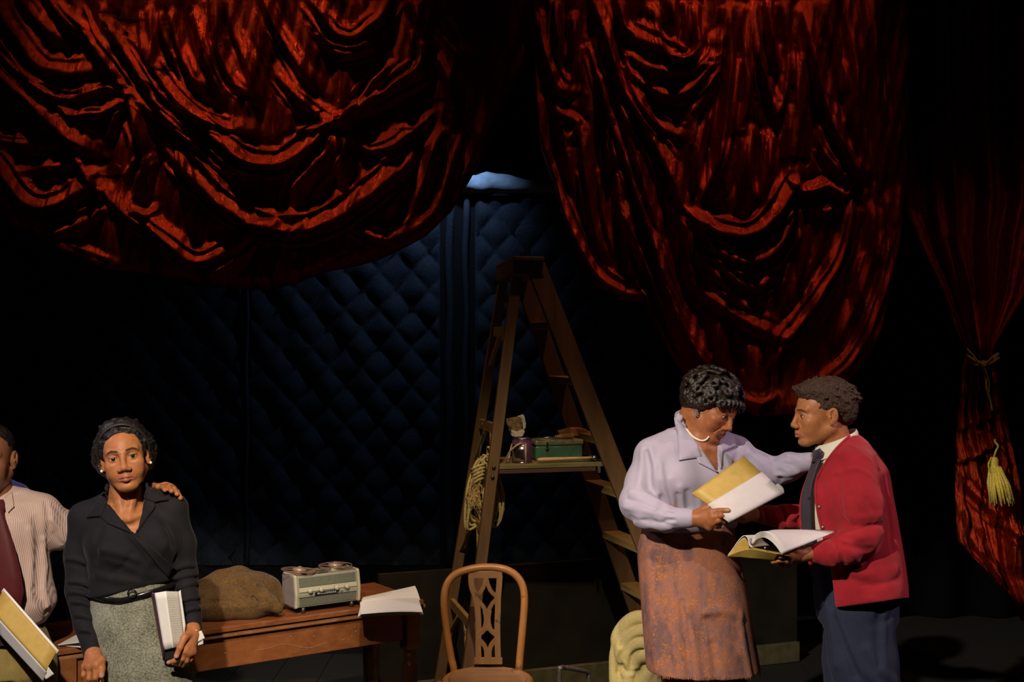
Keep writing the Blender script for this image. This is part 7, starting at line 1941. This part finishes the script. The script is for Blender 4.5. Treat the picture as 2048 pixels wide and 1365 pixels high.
# ================================================================ jacket on the table and canvas sack
M['jacket'] = zigzag_tweed('brown_checked_wool', (.030, .016, .006), (.17, .095, .033), .0046, .0046)
jc = on_table(480, 1225)
F = Field(*BX(360, 1125, 590, 1262, 4.55, 5.45), .0055)
def jt(x, y, D): return p3(x, y, D)
F.chain([jt(380, 1200, 4.95), jt(430, 1196, 4.98), jt(490, 1180, 5.02), jt(530, 1186, 5.05), jt(560, 1205, 5.06)], [.05, .06, .06, .055, .03], .05)
F.chain([jt(390, 1224, 4.85), jt(440, 1220, 4.88), jt(500, 1212, 4.92), jt(540, 1210, 4.96)], [.035, .04, .045, .035], .05)
F.chain([jt(478, 1158, 5.06), jt(505, 1180, 4.96), jt(535, 1205, 4.91), jt(557, 1218, 4.90)], [.028, .026, .024, .018], .02)
F.chain([jt(400, 1172, 5.05), jt(440, 1160, 5.08), jt(480, 1155, 5.1), jt(520, 1165, 5.1), jt(545, 1175, 5.08)], [.025, .028, .03, .028, .02], .05)
bv0 = bvh_of(*F.mesh())
for pts, w, a in (([(400, 1190), (440, 1188), (480, 1180), (510, 1172)], .012, .012), ([(400, 1206), (450, 1204), (500, 1200), (530, 1204)], .010, -.014), ([(410, 1218), (460, 1214), (510, 1210)], .010, .010), ([(470, 1165), (490, 1185), (520, 1208)], .008, -.010), ([(520, 1165), (532, 1185), (545, 1205)], .010, .010), ([(430, 1165), (455, 1170), (475, 1165)], .010, -.008)):
    F.ridge([on_skin(bv0, x, y, 0.0, 4.95) for x, y in pts], w * 1.1, a * 1.6)
nj = noise3(61); F.disp(lambda X, Y, Z: .004 * nj(X, Y, Z, (14, 14, 14)))
F.plane((0, 0, ZTB + .001), (0, 0, -1))
v, f = F.mesh(); o = obj_from('checked_jacket', relax(v, f, 1, .4), f, M['jacket'], loc=Vector((jc.x, jc.y, ZTB)))
tag(o, 'brown checked wool jacket heaped on the table beside the tape recorder', 'jacket')
M['canvas'] = cloth('cream_canvas', (.46, .38, .155), .85, .1, 500, .15, .15)
F = Field(*BX(1205, 1200, 1345, 1530, 5.1, 5.75), .0055)
sx = lambda x, y, D=5.45: p3(x, y, D)
F.loft([(W(0, y, 5.42).z, W(x, 0, 5.42).x, 5.42, a * 5.42 / FPX, b) for y, x, a, b in ((1522, 1278, 54, .13), (1480, 1279, 56, .14), (1420, 1278, 54, .13), (1360, 1277, 52, .12), (1310, 1276, 50, .115), (1275, 1274, 44, .10), (1245, 1272, 28, .07))], .0)
rolls = [([(1312, 1246), (1290, 1238), (1268, 1242), (1250, 1256), (1238, 1276), (1236, 1300)], .034, 5.37), ([(1318, 1268), (1296, 1262), (1274, 1266), (1256, 1278), (1244, 1296), (1240, 1322)], .033, 5.34),
         ([(1318, 1296), (1298, 1286), (1278, 1286), (1262, 1296), (1254, 1312), (1258, 1336)], .031, 5.32), ([(1318, 1322), (1300, 1312), (1284, 1310), (1272, 1320), (1270, 1340)], .030, 5.31),
         ([(1232, 1300), (1230, 1330), (1234, 1370), (1240, 1420)], .026, 5.37), ([(1262, 1340), (1256, 1370), (1262, 1410)], .026, 5.33), ([(1296, 1335), (1286, 1362), (1290, 1410)], .030, 5.33)]
for pts, r, D in rolls:
    q = smooth_path([sx(x, y, D) for x, y in pts], 4)
    F.chain([np.array(p) for p in q], [r * (.62 + .38 * math.sin(math.pi * min(1, (i + 2) / (len(q) + 1)))) for i in range(len(q))], .010)
bv0 = bvh_of(*F.mesh())
for pts, w, a in (([(1306, 1256), (1284, 1251), (1264, 1257), (1249, 1272), (1241, 1292)], .008, -.020), ([(1308, 1280), (1286, 1275), (1266, 1282), (1252, 1298), (1247, 1320)], .008, -.022), ([(1310, 1306), (1291, 1298), (1275, 1302), (1264, 1316), (1262, 1334)], .008, -.022), ([(1250, 1300), (1238, 1318), (1236, 1345)], .008, -.016), ([(1274, 1345), (1272, 1372), (1276, 1405)], .010, -.016), ([(1244, 1345), (1252, 1352), (1268, 1350)], .010, .010), ([(1280, 1345), (1276, 1370), (1278, 1400)], .010, -.008), ([(1246, 1360), (1248, 1390)], .008, -.008)):
    F.ridge(smooth_path([on_skin(bv0, x, y, -.004, 5.32) for x, y in pts], 3), w, a)
nk_ = noise3(71); F.disp(lambda X, Y, Z: .005 * nk_(X, Y, Z, (22, 22, 22)))
F.plane((0, 0, .001), (0, 0, -1))
v, f = F.mesh(); o = obj_from('canvas_sack', relax(v, f, 1, .4), f, M['canvas'], loc=(W(1276, 0, 5.45).x, 5.45, 0))
tag(o, 'crumpled cream canvas sack slumped beside the rust tweed skirt', 'sack')
